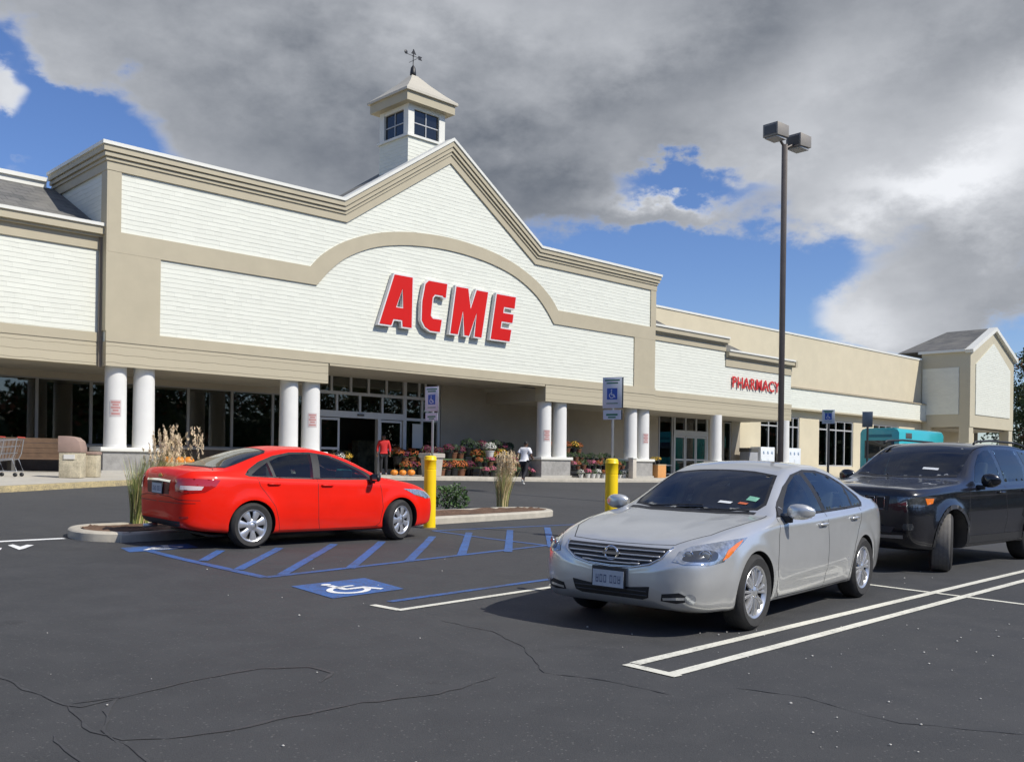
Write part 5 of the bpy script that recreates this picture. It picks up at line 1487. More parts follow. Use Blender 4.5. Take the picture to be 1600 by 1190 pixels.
# ---------------------------------------------------------------- black four-by-four
suv = Car(dict(name='black_suv', label='black sport utility vehicle with its front wheels turned, behind the silver saloon', cat='car', L=4.82, paint=BLACKP, sh=.02, bulge=.014, hood_crease=(.15, 1.4, .42, .55, .012),
  zb=tb((0, .50), (.04, .40), (.12, .33), (.35, .29), (1, .28), (3.6, .29), (4.3, .32), (4.6, .36), (4.78, .42), (4.82, .55)),
  zt=tb((0, 1.0), (.015, 1.05), (.05, 1.085), (.15, 1.105), (.4, 1.125), (.8, 1.15), (1.2, 1.185), (1.4, 1.21), (1.6, 1.32), (1.85, 1.475), (2.1, 1.61), (2.3, 1.685), (2.55, 1.725), (3.2, 1.745), (3.8, 1.735), (4.25, 1.70), (4.45, 1.67), (4.58, 1.5), (4.7, 1.25), (4.78, 1.12), (4.82, 1.0)),
  ym=tb((0, .68), (.02, .77), (.06, .82), (.12, .855), (.22, .885), (.4, .91), (.7, .935), (1.4, .95), (2.4, .955), (3.4, .957), (4.0, .945), (4.4, .92), (4.62, .87), (4.74, .79), (4.82, .66)),
  zw=tb((0, .94), (.02, 1.0), (.06, 1.035), (.2, 1.055), (.5, 1.075), (1, 1.105), (1.5, 1.115), (2.5, 1.13), (3.5, 1.15), (4.2, 1.17), (4.6, 1.15), (4.78, 1.05), (4.82, .95)),
  yw=tb((0, .62), (.02, .71), (.06, .765), (.12, .80), (.22, .83), (.4, .86), (.7, .885), (1.4, .90), (2.4, .905), (3.4, .905), (4.0, .895), (4.4, .86), (4.62, .80), (4.74, .71), (4.82, .58)),
  yq=tb((0, .52), (.06, .66), (.2, .73), (.5, .765), (.9, .78), (1.3, .80), (1.5, .79), (1.8, .745), (2.1, .70), (2.4, .68), (3.0, .675), (3.6, .67), (4.1, .655), (4.4, .645), (4.6, .67), (4.75, .6), (4.82, .5)),
  zq=tb((0, .98), (.05, 1.07), (.2, 1.085), (.5, 1.10), (.9, 1.135), (1.3, 1.165), (1.5, 1.21), (1.8, 1.385), (2.1, 1.55), (2.35, 1.645), (2.7, 1.68), (3.4, 1.69), (4.0, 1.665), (4.4, 1.61), (4.55, 1.45), (4.7, 1.2), (4.82, .98)),
  arches=[(.90, .385, .44), (3.815, .385, .44)], flare=.035, crease=(1.4, 3.3, .62, .64, .012)))
c = suv
WSx = [(1.45, 0, 0), (1.48, .4, 0), (1.58, .70, 0), (1.70, .71, 0), (2.20, .65, 0), (2.26, .3, 0), (2.27, 0, 0), (2.26, -.3, 0), (2.20, -.65, 0), (1.70, -.71, 0), (1.58, -.70, 0), (1.48, -.4, 0)]
c.patch('windscreen_glass', WSx, (0, 0, -1), CLEARGL, .002, .04)
c.patch('wiper_cowl', [(1.39, 0, 0), (1.42, .4, 0), (1.53, .72, 0), (1.58, .70, 0), (1.475, .4, 0), (1.445, 0, 0), (1.475, -.4, 0), (1.58, -.70, 0), (1.53, -.72, 0), (1.42, -.4, 0)], (0, 0, -1), PLBLK, .003, .03)
FSx = [(1.74, 0, 1.17), (1.95, 0, 1.38), (2.2, 0, 1.55), (2.42, 0, 1.615), (2.62, 0, 1.63), (2.68, 0, 1.17)]
c.patch('front_side_window', FSx, SD, CLEARGL, .002, .04, both=True)
RSx = [(2.80, 0, 1.175), (2.74, 0, 1.635), (3.2, 0, 1.645), (3.55, 0, 1.635), (3.62, 0, 1.4), (3.55, 0, 1.195)]
c.patch('rear_side_window', RSx, SD, CLEARGL, .002, .04, both=True)
CSx = [(3.70, 0, 1.21), (3.75, 0, 1.4), (3.69, 0, 1.63), (4.05, 0, 1.60), (4.30, 0, 1.50), (4.36, 0, 1.27), (4.2, 0, 1.22)]
c.patch('cargo_side_window', CSx, SD, TINTGL, .002, .04, both=True)
c.hollow(1.62, 4.35, .55, [FSx, RSx], WSx, [(4.2, -.1, 0), (4.2, .1, 0), (4.25, .1, 0), (4.25, -.1, 0)], 1.19, 1.95)
c.seats(2.60, 3.45, .88, .40); c.dash(1.92, 1.14, -.40)
mb = MB()
for ln in ([(2.73, 0, 1.12), (2.73, 0, .8), (2.70, 0, .48), (2.68, 0, .36)], [(1.50, 0, 1.09), (1.46, 0, .9), (1.44, 0, .6), (1.46, 0, .36)],
           [(3.66, 0, 1.14), (3.56, 0, .95), (3.36, 0, .78), (3.30, 0, .55), (3.30, 0, .36)], [(1.46, 0, .35), (3.3, 0, .35)]): c.line(mb, ln, SD, .009, .0012)
c.line(mb, [(.16, 0, 0), (.18, .4, 0), (.24, .60, 0), (.6, .72, 0), (1.1, .78, 0), (1.42, .80, 0)], (0, 0, -1), .010, .0015)
mb.build('panel_gap_line', SEAM, c.root)
g_ = c.patch('grille', [(0, .52, .985), (0, .50, .80), (0, -.50, .80), (0, -.52, .985)], FR, PLBLK, .004, .03)[0]
for k in range(7):
    y = -.405+k*.135
    fo = c.patch('grille_slot', [(0, y-.047, .965), (0, y+.047, .965), (0, y+.047, .82), (0, y-.047, .82)], FR, mat('slot_black', (.004, .004, .004), .6), .010, .03, parent=g_)[0]
    mb = MB(); c.line(mb, [(0, y-.052, .97), (0, y-.052, .815), (0, y+.052, .815), (0, y+.052, .97), (0, y-.052, .97)], FR, 0, .010, False, .0055)
    mb.build('slot_rim', mat('dark_chrome', (.35, .35, .36), .15, metal=1.), fo, True)
c.patch('headlight', [(.1, .56, .98), (.12, .56, .86), (.22, .78, .85), (.38, .87, .88), (.50, .90, .98), (.3, .84, .99)], (1, -.6, 0), LAMPD, .006, .02, both=True)
c.patch('headlight_lens', [(.12, .60, .965), (.14, .60, .88), (.22, .74, .875), (.28, .79, .97)], (1, -.6, 0), mat('smoked_lens', (.22, .23, .24), .06, metal=.7, coat=1., var=.4, vscale=40), .010, .02, both=True, smooth=True)
c.patch('indicator_lens', [(.30, .82, .965), (.33, .835, .885), (.42, .875, .90), (.44, .885, .965)], (1, -.7, 0), AMBER, .011, .02, both=True)
c.patch('bumper_intake', [(0, .60, .60), (0, .55, .52), (0, -.55, .52), (0, -.60, .60)], FR, PLBLK, .003, .03)
mb = MB(); c.line(mb, [(0.1, -.70, .475), (0, 0, .46), (.1, .70, .475)], FR, .045, .006, False); mb.build('bumper_strip', mat('satin_strip', (.45, .45, .46), .3, metal=.9), c.root)
c.patch('fog_lamp', [(.1, .66, .64), (.1, .66, .57), (.14, .76, .57), (.14, .76, .64)], (1, -.5, 0), LAMPD, .004, .02, both=True, smooth=True)
for sd in (1, -1):
    MB().tube([(2.2, sd*.66, 1.70), (2.28, sd*.655, 1.74), (2.8, sd*.655, 1.765), (3.8, sd*.64, 1.755), (4.15, sd*.63, 1.72), (4.2, sd*.63, 1.68)], .016, 8).build('roof_rail', PLBLK, c.root, True)
for (wx, wz, wr) in c.sp['arches']:
    pts = [(wx+(wr+.03)*math.cos(a), 0, wz+(wr+.03)*math.sin(a)) for a in [math.pi*(-.03+1.06*k/24) for k in range(25)] if wz+(wr+.03)*math.sin(a) > .33]
    for sd in (1, -1):
        mb = MB(); c.line(mb, pts, (0, -sd, 0), .055, .006, both=False); mb.build('wheel_arch_trim', PLBLK, c.root)
mb = MB(); c.line(mb, [(1.40, 0, .40), (3.30, 0, .40)], SD, .10, .004); mb.build('sill_trim', PLBLK, c.root)
for xh, zh in ((2.52, 1.03), (3.42, 1.05)):
    for sd in (1, -1):
        h = c.pt((xh, 0, zh), SD, .026)
        MB().tube([(h.x-.11, sd*(h.y-.025), h.z), (h.x-.09, sd*h.y, h.z), (h.x+.09, sd*h.y, h.z), (h.x+.11, sd*(h.y-.025), h.z)], .014, 8).build('door_handle', BLACKP, c.root, True)
mirror_part(c, 1.82, .93, 1.20, BLACKP, w=.23, h=.19, dpt=.12)
c.patch('white_sticker', [(1.62, -.20, 0), (1.62, -.42, 0), (1.665, -.42, 0), (1.665, -.20, 0)], (0, 0, -1), STICKW, .006, .03)
wheels(c, .385, .255, .265, 'twin', .80, front_steer=R(24), tread=DUSTY)
MB().box(.6, 4.3, -.62, .62, .26, .29).build('floor_pan', PLBLK, c.root)
c.place(4.69, 13.29, 42.67, 1.05)
# ================================================================ island, street furniture, plants, people
def smooth_closed(P, k=6):
    o = []; n = len(P); P = [Vector(p) for p in P]
    for i in range(n):
        p0, p1, p2, p3 = P[i-1], P[i], P[(i+1) % n], P[(i+2) % n]
        for j in range(k):
            t = j/k; o.append(.5*((2*p1)+(p2-p0)*t+(2*p0-5*p1+4*p2-p3)*t*t+(-p0+3*p1-3*p2+p3)*t**3))
    return o
isl = smooth_closed([(-5.6, 13.98), (-6.15, 14.05), (-6.5, 14.45), (-6.5, 15.0), (-6.2, 15.4), (-5.4, 15.55), (-1.5, 15.85), (2.5, 16.15), (3.7, 16.25), (4.35, 16.1), (4.6, 15.72), (4.4, 15.25), (3.8, 14.97), (2.2, 14.75), (-1.5, 14.35)])
def inset(P, t):
    n = len(P); o = []
    for i in range(n):
        d = (P[(i+1) % n]-P[i-1]).normalized(); o.append(P[i]-Vector((-d.y, d.x))*t)
    return o
ctr_ = sum(isl, Vector((0, 0)))/len(isl)
sg = 1 if (inset(isl, .1)[10]-ctr_).length < (isl[10]-ctr_).length else -1
rings = [(0, -.2), (0, .11), (.02, .13), (.05, .14), (.17, .14), (.18, .05)]
mb = MB(); vs = []; n_ = len(isl)
for t, h in rings:
    for q in inset(isl, sg*t):
        x, y = from_un(q.x, q.y); vs.append((x, y, G(x, y)+h))
fs = [(i*n_+k, i*n_+(k+1) % n_, (i+1)*n_+(k+1) % n_, (i+1)*n_+k) for i in range(len(rings)-1) for k in range(n_)]
if sg > 0: fs = [f[::-1] for f in fs]
tag(mb.add(vs, fs).build('island_kerb', CONC, smooth=40), kind='structure')
MULCH = mat('bark_mulch', (.13, .075, .045), .95, bump=1., bscale=35, var=.5, vscale=22)
mb = MB(); b = [q for q in inset(isl, sg*.16)]
I = [Vector((u, n)) for u in np.arange(-6.6, 5.5, .18) for n in np.arange(13.9, 16.5, .15)]
def inpoly(p, B):
    c_ = False; n = len(B)
    for i in range(n):
        x0, y0 = B[i]; x1, y1 = B[(i+1) % n]
        if (y0 > p[1]) != (y1 > p[1]) and p[0] < (x1-x0)*(p[1]-y0)/(y1-y0)+x0: c_ = not c_
    return c_
bb = inset(isl, sg*.3)
I = [p for p in I if inpoly(p, bb)]
r = delaunay_2d_cdt(b+I, [], [list(range(len(b)))], 1, 1e-6); vs = []; rnd = random.Random(2)
for q in r[0]:
    x, y = from_un(q.x, q.y); vs.append((x, y, G(x, y)+.105+rnd.uniform(0, .05)))
tag(mb.add(vs, [f[::-1] for f in r[2]] if (Vector(from_un(1, 0))-Vector(from_un(0, 0))).cross(Vector(from_un(0, 1))-Vector(from_un(0, 0))) < 0 else r[2]).build('mulch_bed', MULCH), kind='structure')

# ---- ornamental grasses
GREENG = mat('green_grass_blade', (.36, .42, .13), .6, var=.35, vscale=3)
STRAW = mat('straw_grass_blade', (.58, .46, .24), .7, var=.2, vscale=4)
PLUME = mat('grass_plume', (.74, .60, .39), .8, var=.2, vscale=6)
def grass_clump(name, X, Y, dz, label, ng, nstalk, hg, hs, lean, spread, seed, straw_frac=.3):
    rnd = random.Random(seed); t = empty(name, (X, Y, G(X, Y)+dz), 0, label, 'ornamental grass', None)
    def blade(mb, h, w, ang, bend, r0):
        ca, sa = math.cos(ang), math.sin(ang); p = Vector((ca*r0*rnd.random(), sa*r0*rnd.random(), 0)); n = 7; vs = []
        lat = Vector((-sa, ca, 0)).lerp(Vector((rnd.uniform(-1, 1), rnd.uniform(-1, 1), 0)), .5).normalized()
        for i in range(n+1):
            s_ = i/n; q = p+Vector((ca, sa, 0))*bend*s_**1.7*h+Vector((lean[0], lean[1], 0))*s_**1.5*h+Vector((0, 0, h*(s_-.18*bend*s_**3)))
            ww = w*(1-s_**2*.92)
            vs += [tuple(q-lat*ww/2), tuple(q+lat*ww/2)]
        mb.add(vs, [(2*i, 2*i+1, 2*i+3, 2*i+2) for i in range(n)]); return Vector(vs[-1])
    g = MB(); s_m = MB(); pl = MB()
    for k in range(ng):
        (s_m if rnd.random() < straw_frac else g).__class__
        m_ = s_m if rnd.random() < straw_frac else g
        blade(m_, hg*rnd.uniform(.45, 1.1), .012, rnd.uniform(0, 6.28), rnd.uniform(.1, spread), .14)
    for k in range(nstalk):
        tip = blade(s_m, hs*rnd.uniform(.72, 1.05), .006, rnd.uniform(0, 6.28), rnd.uniform(.02, spread*.55), .12)
        for q in range(26):
            f = rnd.random(); L_ = hs*.2
            c_ = tip+Vector((lean[0]*.3, lean[1]*.3, -1)).normalized()*L_*f*.9+Vector((rnd.gauss(0, .008), rnd.gauss(0, .008), 0))
            d = Vector((rnd.gauss(0, .3), rnd.gauss(0, .3), 1)).normalized()*.042; w = Vector((rnd.gauss(0, 1), rnd.gauss(0, 1), .1)).normalized()*.009
            pl.quad(tuple(c_-w), tuple(c_+w), tuple(c_+w*.4+d), tuple(c_-w*.4+d))
    g.build('green_blade', GREENG, t)['kind'] = 'stuff'
    s_m.build('dry_blade', STRAW, t)['kind'] = 'stuff'
    pl.build('plume', PLUME, t)['kind'] = 'stuff'
    return t
x, y = gp(217, 818, .12); grass_clump('ornamental_grass', x, y, .10, 'tall green grass clump with leaning tan plumes behind the red car boot', 1100, 64, 1.15, 1.58, (.34, .08), .55, 1, .18)
x, y = gp(785, 790, .12); grass_clump('ornamental_grass', x, y, .10, 'straw coloured upright grass clump near the right end of the island', 420, 120, 1.0, 1.30, (.07, .0), .27, 2, .68)
def leaf_ball(mb, c, r, n, size, rnd, sc=(1, 1, 1), up=.3):
    for _ in range(n):
        d = Vector((rnd.gauss(0, 1), rnd.gauss(0, 1), rnd.gauss(0, 1))).normalized(); rr = r*(.55+.5*rnd.random()**.6)
        p = Vector(c)+Vector((d.x*rr*sc[0], d.y*rr*sc[1], d.z*rr*sc[2]))
        a = (d+Vector((rnd.gauss(0, .5), rnd.gauss(0, .5), rnd.gauss(0, .5)+up))).normalized(); b_ = a.cross(Vector((rnd.gauss(0, 1), rnd.gauss(0, 1), rnd.gauss(0, 1)))).normalized()
        s_ = size*rnd.uniform(.6, 1.3); a *= s_; b_ *= s_*.45
        mb.quad(tuple(p), tuple(p+a*.5+b_), tuple(p+a), tuple(p+a*.5-b_))
LEAFG = mat('dark_green_leaf', (.06, .12, .03), .55, var=.45, vscale=7)
rnd = random.Random(9)
x, y = gp(699, 792, .12)
sh = empty('low_shrub', (x, y, G(x, y)+.1), 0, 'small round green shrub behind the left yellow post', 'shrub')
mb = MB()
for (a, b_, c_, r_) in ((0, 0, .24, .26), (.2, .05, .30, .24), (-.16, .1, .26, .22), (.30, -.05, .18, .18)): leaf_ball(mb, (a, b_, c_), r_, 330, .05, rnd)
mb.build('foliage', LEAFG, sh)['kind'] = 'stuff'
mb = MB()
for k in range(9): mb.tube([(0, 0, -.05), (rnd.uniform(-.12, .2), rnd.uniform(-.1, .1), .2), (rnd.uniform(-.3, .4), rnd.uniform(-.2, .2), .42)], .006, 5)
mb.build('stem', mat('shrub_stem', (.09, .06, .035), .8), sh)

# ---- yellow posts and parking signs
YEL = mat('yellow_plastic_sleeve', (.95, .66, .006), .42, var=.05, vscale=5)
GALV = mat('galvanised_post', (.30, .31, .31), .5, metal=.5, var=.12, vscale=9)
SIGNF = mat('sign_face_white', (.62, .66, .68), .4, var=.05); SIGNB = mat('sign_blue', (.03, .10, .42), .4); SIGNG = mat('sign_green_ink', (.04, .20, .10), .5); SIGNBACK = mat('sign_back_metal', (.20, .22, .23), .45, metal=.6)
def bollard(X, Y, h, label):
    t = empty('bollard', (X, Y, G(X, Y)), 0, label, 'bollard', None)
    r = .113
    MB().lathe([(r, -.05), (r, h*.80), (r-.006, h*.803), (r-.006, h*.812), (r, h*.815), (r, h*.93), (r+.008, h*.935), (r+.008, h*.945), (r, h*.95), (r, h*.975), (r*.9, h*.992), (r*.6, h), (.001, h+.002)], seg=32).build('sleeve', YEL, t, 50)
    MB().lathe([(r+.03, -.02), (r+.02, .012), (r, .02)], seg=24).build('base_collar', mat('dirty_collar', (.16, .13, .06), .8), t, True)
    return t
def wheelchair_iso(mb, cx_, cz_, s_, y0, y1):
    """upright access symbol"""
    T = lambda pts: [(cx_+(a-.5)*s_, cz_+(b-.5)*s_) for a, b in pts]
    k = 16; ring = []
    for i in range(k+1): a = R(80)+(R(350)-R(80))*i/k; ring.append((.45+.27*math.cos(a), .34+.27*math.sin(a)))
    for i in range(k+1): a = R(350)-(R(350)-R(80))*i/k; ring.append((.45+.19*math.cos(a), .34+.19*math.sin(a)))
    mb.prism(T(ring), y0, y1)
    mb.prism(T([(.40, .38), (.49, .38), (.47, .76), (.38, .76)]), y0, y1).prism(T([(.45, .36), (.45, .46), (.70, .46), (.84, .17), (.76, .13), (.64, .36)]), y0, y1)
    mb.prism(T([(.43+.07*math.cos(R(a)), .86+.07*math.sin(R(a))) for a in range(0, 360, 36)]), y0, y1)
def parking_sign(X, Y, ztop, face, w, h, h2, label, back=False, dz0=0., dark=False, name='parking_sign'):
    zb = G(X, Y); t = empty(name, (X, Y, zb), math.atan2(face[0], -face[1]), label, 'sign')
    zt = ztop-zb
    MB().tube([(0, .0, dz0), (0, .0, zt-.02)], .024 if not dark else .03, 6).build('post', GALV if not dark else mat('dark_post', (.03, .03, .03), .5), t)
    p = MB().box(-w/2, w/2, -.036, -.032, zt-h, zt).build('sign_panel', SIGNF if name == 'parking_sign' else SIGNBACK, t, bevel=.0015)
    p2 = None
    if h2: p2 = MB().box(-w*.46, w*.46, -.036, -.032, zt-h-.03-h2, zt-h-.03).build('lower_panel', SIGNF, t)
    if name == 'parking_sign':
        q = MB().box(-w*.27, w*.27, -.0385, -.036, zt-h*.72, zt-h*.72+w*.54).build('blue_symbol_square', SIGNB, p)
        mb = MB(); wheelchair_iso(mb, 0, zt-h*.72+w*.27, w*.50, -.0405, -.0385); mb.build('wheelchair_symbol', SIGNF, q)
        mb = MB()
        for (zz, ww) in ((zt-h*.10, .78), (zt-h*.19, .6)): mb.box(-w*ww/2, w*ww/2, -.0375, -.036, zz-.012, zz+.012)
        mb.box(-w*.3, w*.3, -.0375, -.036, zt-h*.86, zt-h*.83); mb.build('text_line', SIGNG, p)
        if p2: MB().box(-w*.3, w*.3, -.0375, -.036, zt-h-.03-h2*.6, zt-h-.03-h2*.4).box(-w*.2, w*.2, -.0375, -.036, zt-h-.03-h2*.85, zt-h-.03-h2*.7).build('text_line', SIGNG, p2)
    if back:
        MB().box(-w/2, w/2, .032, .036, zt-h, zt).build('back_panel', SIGNBACK, t); MB().box(-w*.46, w*.46, .032, .036, zt-h-.03-h2, zt-h-.03).build('back_panel', SIGNBACK, t)
    return t
X1, Y1 = gp(671, 825)
bollard(X1, Y1, 1.36, 'yellow post touching the nose of the red car')
parking_sign(X1+.02, Y1+.16, dist(673, 603, Y1).z, (-.62, -.79), .34, .465, .14, 'white wheelchair parking sign rising behind the left yellow post')
Y2 = 16.9; X2 = dist(955, 797, Y2).x
bollard(X2, Y2, dist(955, 716, Y2).z-G(X2, Y2), 'yellow post standing behind the bonnet of the silver car')
parking_sign(X2+.02, Y2+.16, dist(957, 588, Y2).z, (-.50, -.86), .37, .55, .17, 'two-sided wheelchair parking sign rising behind the right yellow post', back=True)
p3 = dist(1295, 640, 23.5); parking_sign(p3.x, 23.5, p3.z, (-.5, -.86), .30, .34, .0, 'small blue grey parking sign on a dark post above the silver car roof', dark=True)
p4 = dist(1356, 643, 26); parking_sign(p4.x, 26, p4.z, (-.5, -.86), .27, .42, .0, 'back of a brownish sign above the black vehicle windscreen', name='sign_back', dark=True)

# ---- lamp post
LP_ = mat('bronze_lamp_metal', (.085, .072, .065), .5, metal=.3, var=.1); YL = 26.0
lp = dist(1219, 735, YL); lx = lp.x; zb = G(lx, YL); ztop = dist(1226, 226, YL).z-zb
t = empty('lamp_post', (lx, YL, zb), 0, 'tall dark bronze lamp post with two box lamps', 'lamp post')
MB().box(-.068, .068, -.068, .068, .75, ztop).build('pole', LP_, t, bevel=.02)
MB().lathe([(.3, -.3), (.3, .72), (.27, .75), (.001, .75)], seg=24).build('concrete_base', CONC, t, 40)
def lamp_head(cx_, cy_, cz_, rz):
    o = MB().prism([(-.27, -.14), (.27, -.18), (.27, .17), (-.27, .17)], -.23, .23).build('lamp_head', mat('bronze_lamp_head', (.30, .27, .225), .5, metal=.2, var=.1), t, bevel=.01)
    o.location = (cx_, cy_, cz_); o.rotation_euler = (0, 0, rz)
    b = MB().box(-.21, .23, -.19, .19, -.21, -.17).build('lamp_lens', mat('frosted_lamp_lens', (.42, .42, .40), .25), o)
    MB().box(.27, .28, -.18, .18, -.13, .11).build('end_plate', FRAMED, o)
    return o
hz = ztop-.0
h1 = dist(1210, 209, YL-.1); h2_ = dist(1247, 224, YL+.35)
lamp_head(h1.x-lx, -.25, h1.z-zb, R(222)); lamp_head(h2_.x-lx, .3, h2_.z-zb, R(42+180))
MB().tube([(0, 0, ztop-.08), (h1.x-lx, -.2, h1.z-zb)], .035, 8).tube([(0, 0, ztop-.12), (h2_.x-lx, .2, h2_.z-zb)], .035, 8).build('bracket', LP_, t)

# ---- things on the pavement, placed by their spot in front of the store (u along the front, d in from it)
def on_walk(name, u, d, label, cat, rz=0., group=None, dz=0.):
    n = N0+d; x, y = from_un(u, n); return empty(name, (x, y, walk_z(u, n)+dz), BR+rz, label, cat, group)
AGG = mat('exposed_aggregate_panel', (.50, .44, .31), .9, bump=.8, bscale=45, var=.3, vscale=28)
HOOD = mat('rosy_brown_hood', (.36, .25, .20), .5, var=.08)
x, y = gp(113, 745, .14); u_, n__ = to_un(x, y)
t = on_walk('litter_bin', u_, n__-N0, 'tall stone litter bin with a curved brown hood near the left kerb', 'litter bin', -R(36))
MB().box(-.27, .27, -.27, .27, 0, .68).build('bin_body', AGG, t, bevel=.02)
pr = [(-.29, .68), (.29, .68), (.29, .80), (.24, .98), (.12, 1.08), (-.05, 1.11), (-.29, 1.11)]
o = MB().prism([(a, b_) for a, b_ in pr], -.29, .29).build('bin_hood', HOOD, t, bevel=.015); o.rotation_euler = (0, 0, R(20)*0)
MB().box(-.14, .14, -.296, -.27, .50, .62).build('bin_label', mat('pale_label', (.7, .68, .62), .5), t)
x, y = gp(141, 744, .14); u_, n__ = to_un(x, y)
t = on_walk('litter_bin', u_, n__-N0, 'low square stone ash bin between the hooded bin and the pedestal', 'litter bin', -R(36))
MB().box(-.22, .22, -.22, .22, 0, .62).build('bin_body', AGG, t, bevel=.02)
MB().box(-.24, .24, -.24, .24, .62, .70).build('bin_top', HOOD, t, bevel=.02)
WOODB = mat('weathered_brown_wood', (.12, .07, .038), .75, var=.25, vscale=6)
x, y = gp(70, 736, .14); u_, n__ = to_un(x, y)
t = on_walk('bench', -2.2, 1.2, 'brown wooden bench with a high solid back under the left arcade', 'bench')
for k in range(4): MB().box(-1.9, 1.7, .32, .36, .42+.16*k, .57+.16*k).build('back_board', WOODB, t)
MB().box(-1.9, 1.7, -.1, .32, .38, .43).build('seat', WOODB, t)
for a in (-1.8, -.1, 1.6): MB().box(a-.05, a+.05, -.08, .36, -.02, .38).build('leg', FRAMED, t)
# shopping trolleys nested together
CHR = mat('trolley_wire', (.45, .46, .47), .35, metal=.7); HAND = mat('red_trolley_handle', (.50, .05, .03), .5)
def trolley(label, u, d, rz):
    t = on_walk('shopping_trolley', u, d, label, 'shopping trolley', rz, 'shopping trolleys by the left kerb')
    mb = MB()
    for z, w, x0, x1 in ((.98, .27, -.42, .42), (.80, .25, -.38, .40), (.62, .23, -.32, .38), (.48, .2, -.25, .36)):
        mb.tube([(x0, -w, z), (x1, -w*.8, z-.06), (x1, w*.8, z-.06), (x0, w, z), (x0, -w, z)], .006 if z < .95 else .011, 5)
    for k in range(9):
        f = k/8
        for s_ in (-1, 1): mb.tube([(-.40+.82*f, s_*(.27-.05*f), .98-.06*f), (-.25+.60*f, s_*(.2-.04*f), .48-.06*f)], .004, 4)
    for k in range(5): mb.tube([(.42, -.2+.1*k, .92), (.36, -.16+.08*k, .42)], .004, 4)
    mb.build('basket', CHR, t)
    mb = MB()
    for s_ in (-1, 1): mb.tube([(-.46, s_*.26, 1.02), (-.40, s_*.26, .60), (-.34, s_*.24, .46), (.20, s_*.20, .40)], .013, 6).tube([(-.34, s_*.24, .46), (-.46, s_*.25, .14), (.44, s_*.19, .14)], .012, 6)
    mb.build('frame', CHR, t)
    MB().tube([(-.48, -.27, 1.03), (-.48, .27, 1.03)], .017, 8).build('handle', HAND, t)
    for a, b_ in ((-.42, -.25), (-.42, .25), (.40, -.18), (.40, .18)): MB().lathe([(.001, -.015), (.055, -.012), (.055, .012), (.001, .015)], (a, b_, .055), 'y', 14).build('wheel', PLBLK, t, True)
    return t
x, y = gp(2, 742, .14); ub, nb_ = to_un(x, y)
trolley('wire shopping trolley nearest the litter bin, at the right of its row', ub, nb_-N0, R(180-35))
trolley('wire shopping trolley in the middle of the nested row at the left', ub-.45, nb_-N0+.12, R(180-35))
trolley('wire shopping trolley at the far left edge, last of its row', ub-.9, nb_-N0+.24, R(180-35))
# stone planter
x, y = gp(675, 745, .14); u_, n__ = to_un(x, y)
t = on_walk('stone_planter', u_+.1, n__-N0+.15, 'pale concrete planter tub behind the left yellow post', 'planter')
MB().lathe([(.001, 0), (.36, 0), (.38, .05), (.44, .72), (.44, .74), (.52, .76), (.52, .92), (.46, .93), (.42, .86), (.001, .85)], seg=4, a0=R(45)).build('tub', mat('pale_cast_stone', (.50, .45, .38), .85, bump=.3, var=.1), t)
mb = MB(); leaf_ball(mb, (0, 0, .92), .22, 160, .07, rnd, (1, 1, .5)); mb.build('planting', mat('dull_plum_leaf', (.10, .035, .04), .6, var=.4, vscale=8), t)['kind'] = 'stuff'
# pumpkins
ORG = mat('pumpkin_skin', (.80, .27, .03), .45, var=.15, vscale=7); STEM = mat('pumpkin_stem', (.16, .14, .05), .8)
def pumpkin(label, u, d, r, dz=0., group='pumpkins by the entrance', z=None):
    t = on_walk('pumpkin', u, d, label, 'pumpkin', 0., group, dz)
    mb = MB(); vs = []; fs = []; sg_, rg_ = 24, 9
    for i in range(rg_+1):
        ph = math.pi*i/rg_
        for k in range(sg_):
            a = 2*math.pi*k/sg_; rr = r*math.sin(ph)**.8*(1+.06*math.cos(a*8)) if 0 < i < rg_ else .01
            vs.append((rr*math.cos(a), rr*math.sin(a), r*.78*(1-math.cos(ph))-(.02 if i in (0, rg_) else 0)))
    fs = [(i*sg_+k, i*sg_+(k+1) % sg_, (i+1)*sg_+(k+1) % sg_, (i+1)*sg_+k) for i in range(rg_) for k in range(sg_)]
    mb.add(vs, fs).build('skin', ORG, t, True); MB().tube([(0, 0, r*1.5), (.01, 0, r*1.7), (.04, 0, r*1.85)], [.025, .016, .014], 6).build('stem', STEM, t)
    return t
x, y = gp(624, 741, .14); u1_, n1_ = to_un(x, y); d1_ = n1_-N0+.35
pumpkin('orange pumpkin at the left of the three in front of the door', u1_, d1_, .15)
pumpkin('orange pumpkin in the middle of the three in front of the door', u1_+.42, d1_-.02, .15)
pumpkin('orange pumpkin at the right of the three, nearest the planter', u1_+.84, d1_-.05, .16)
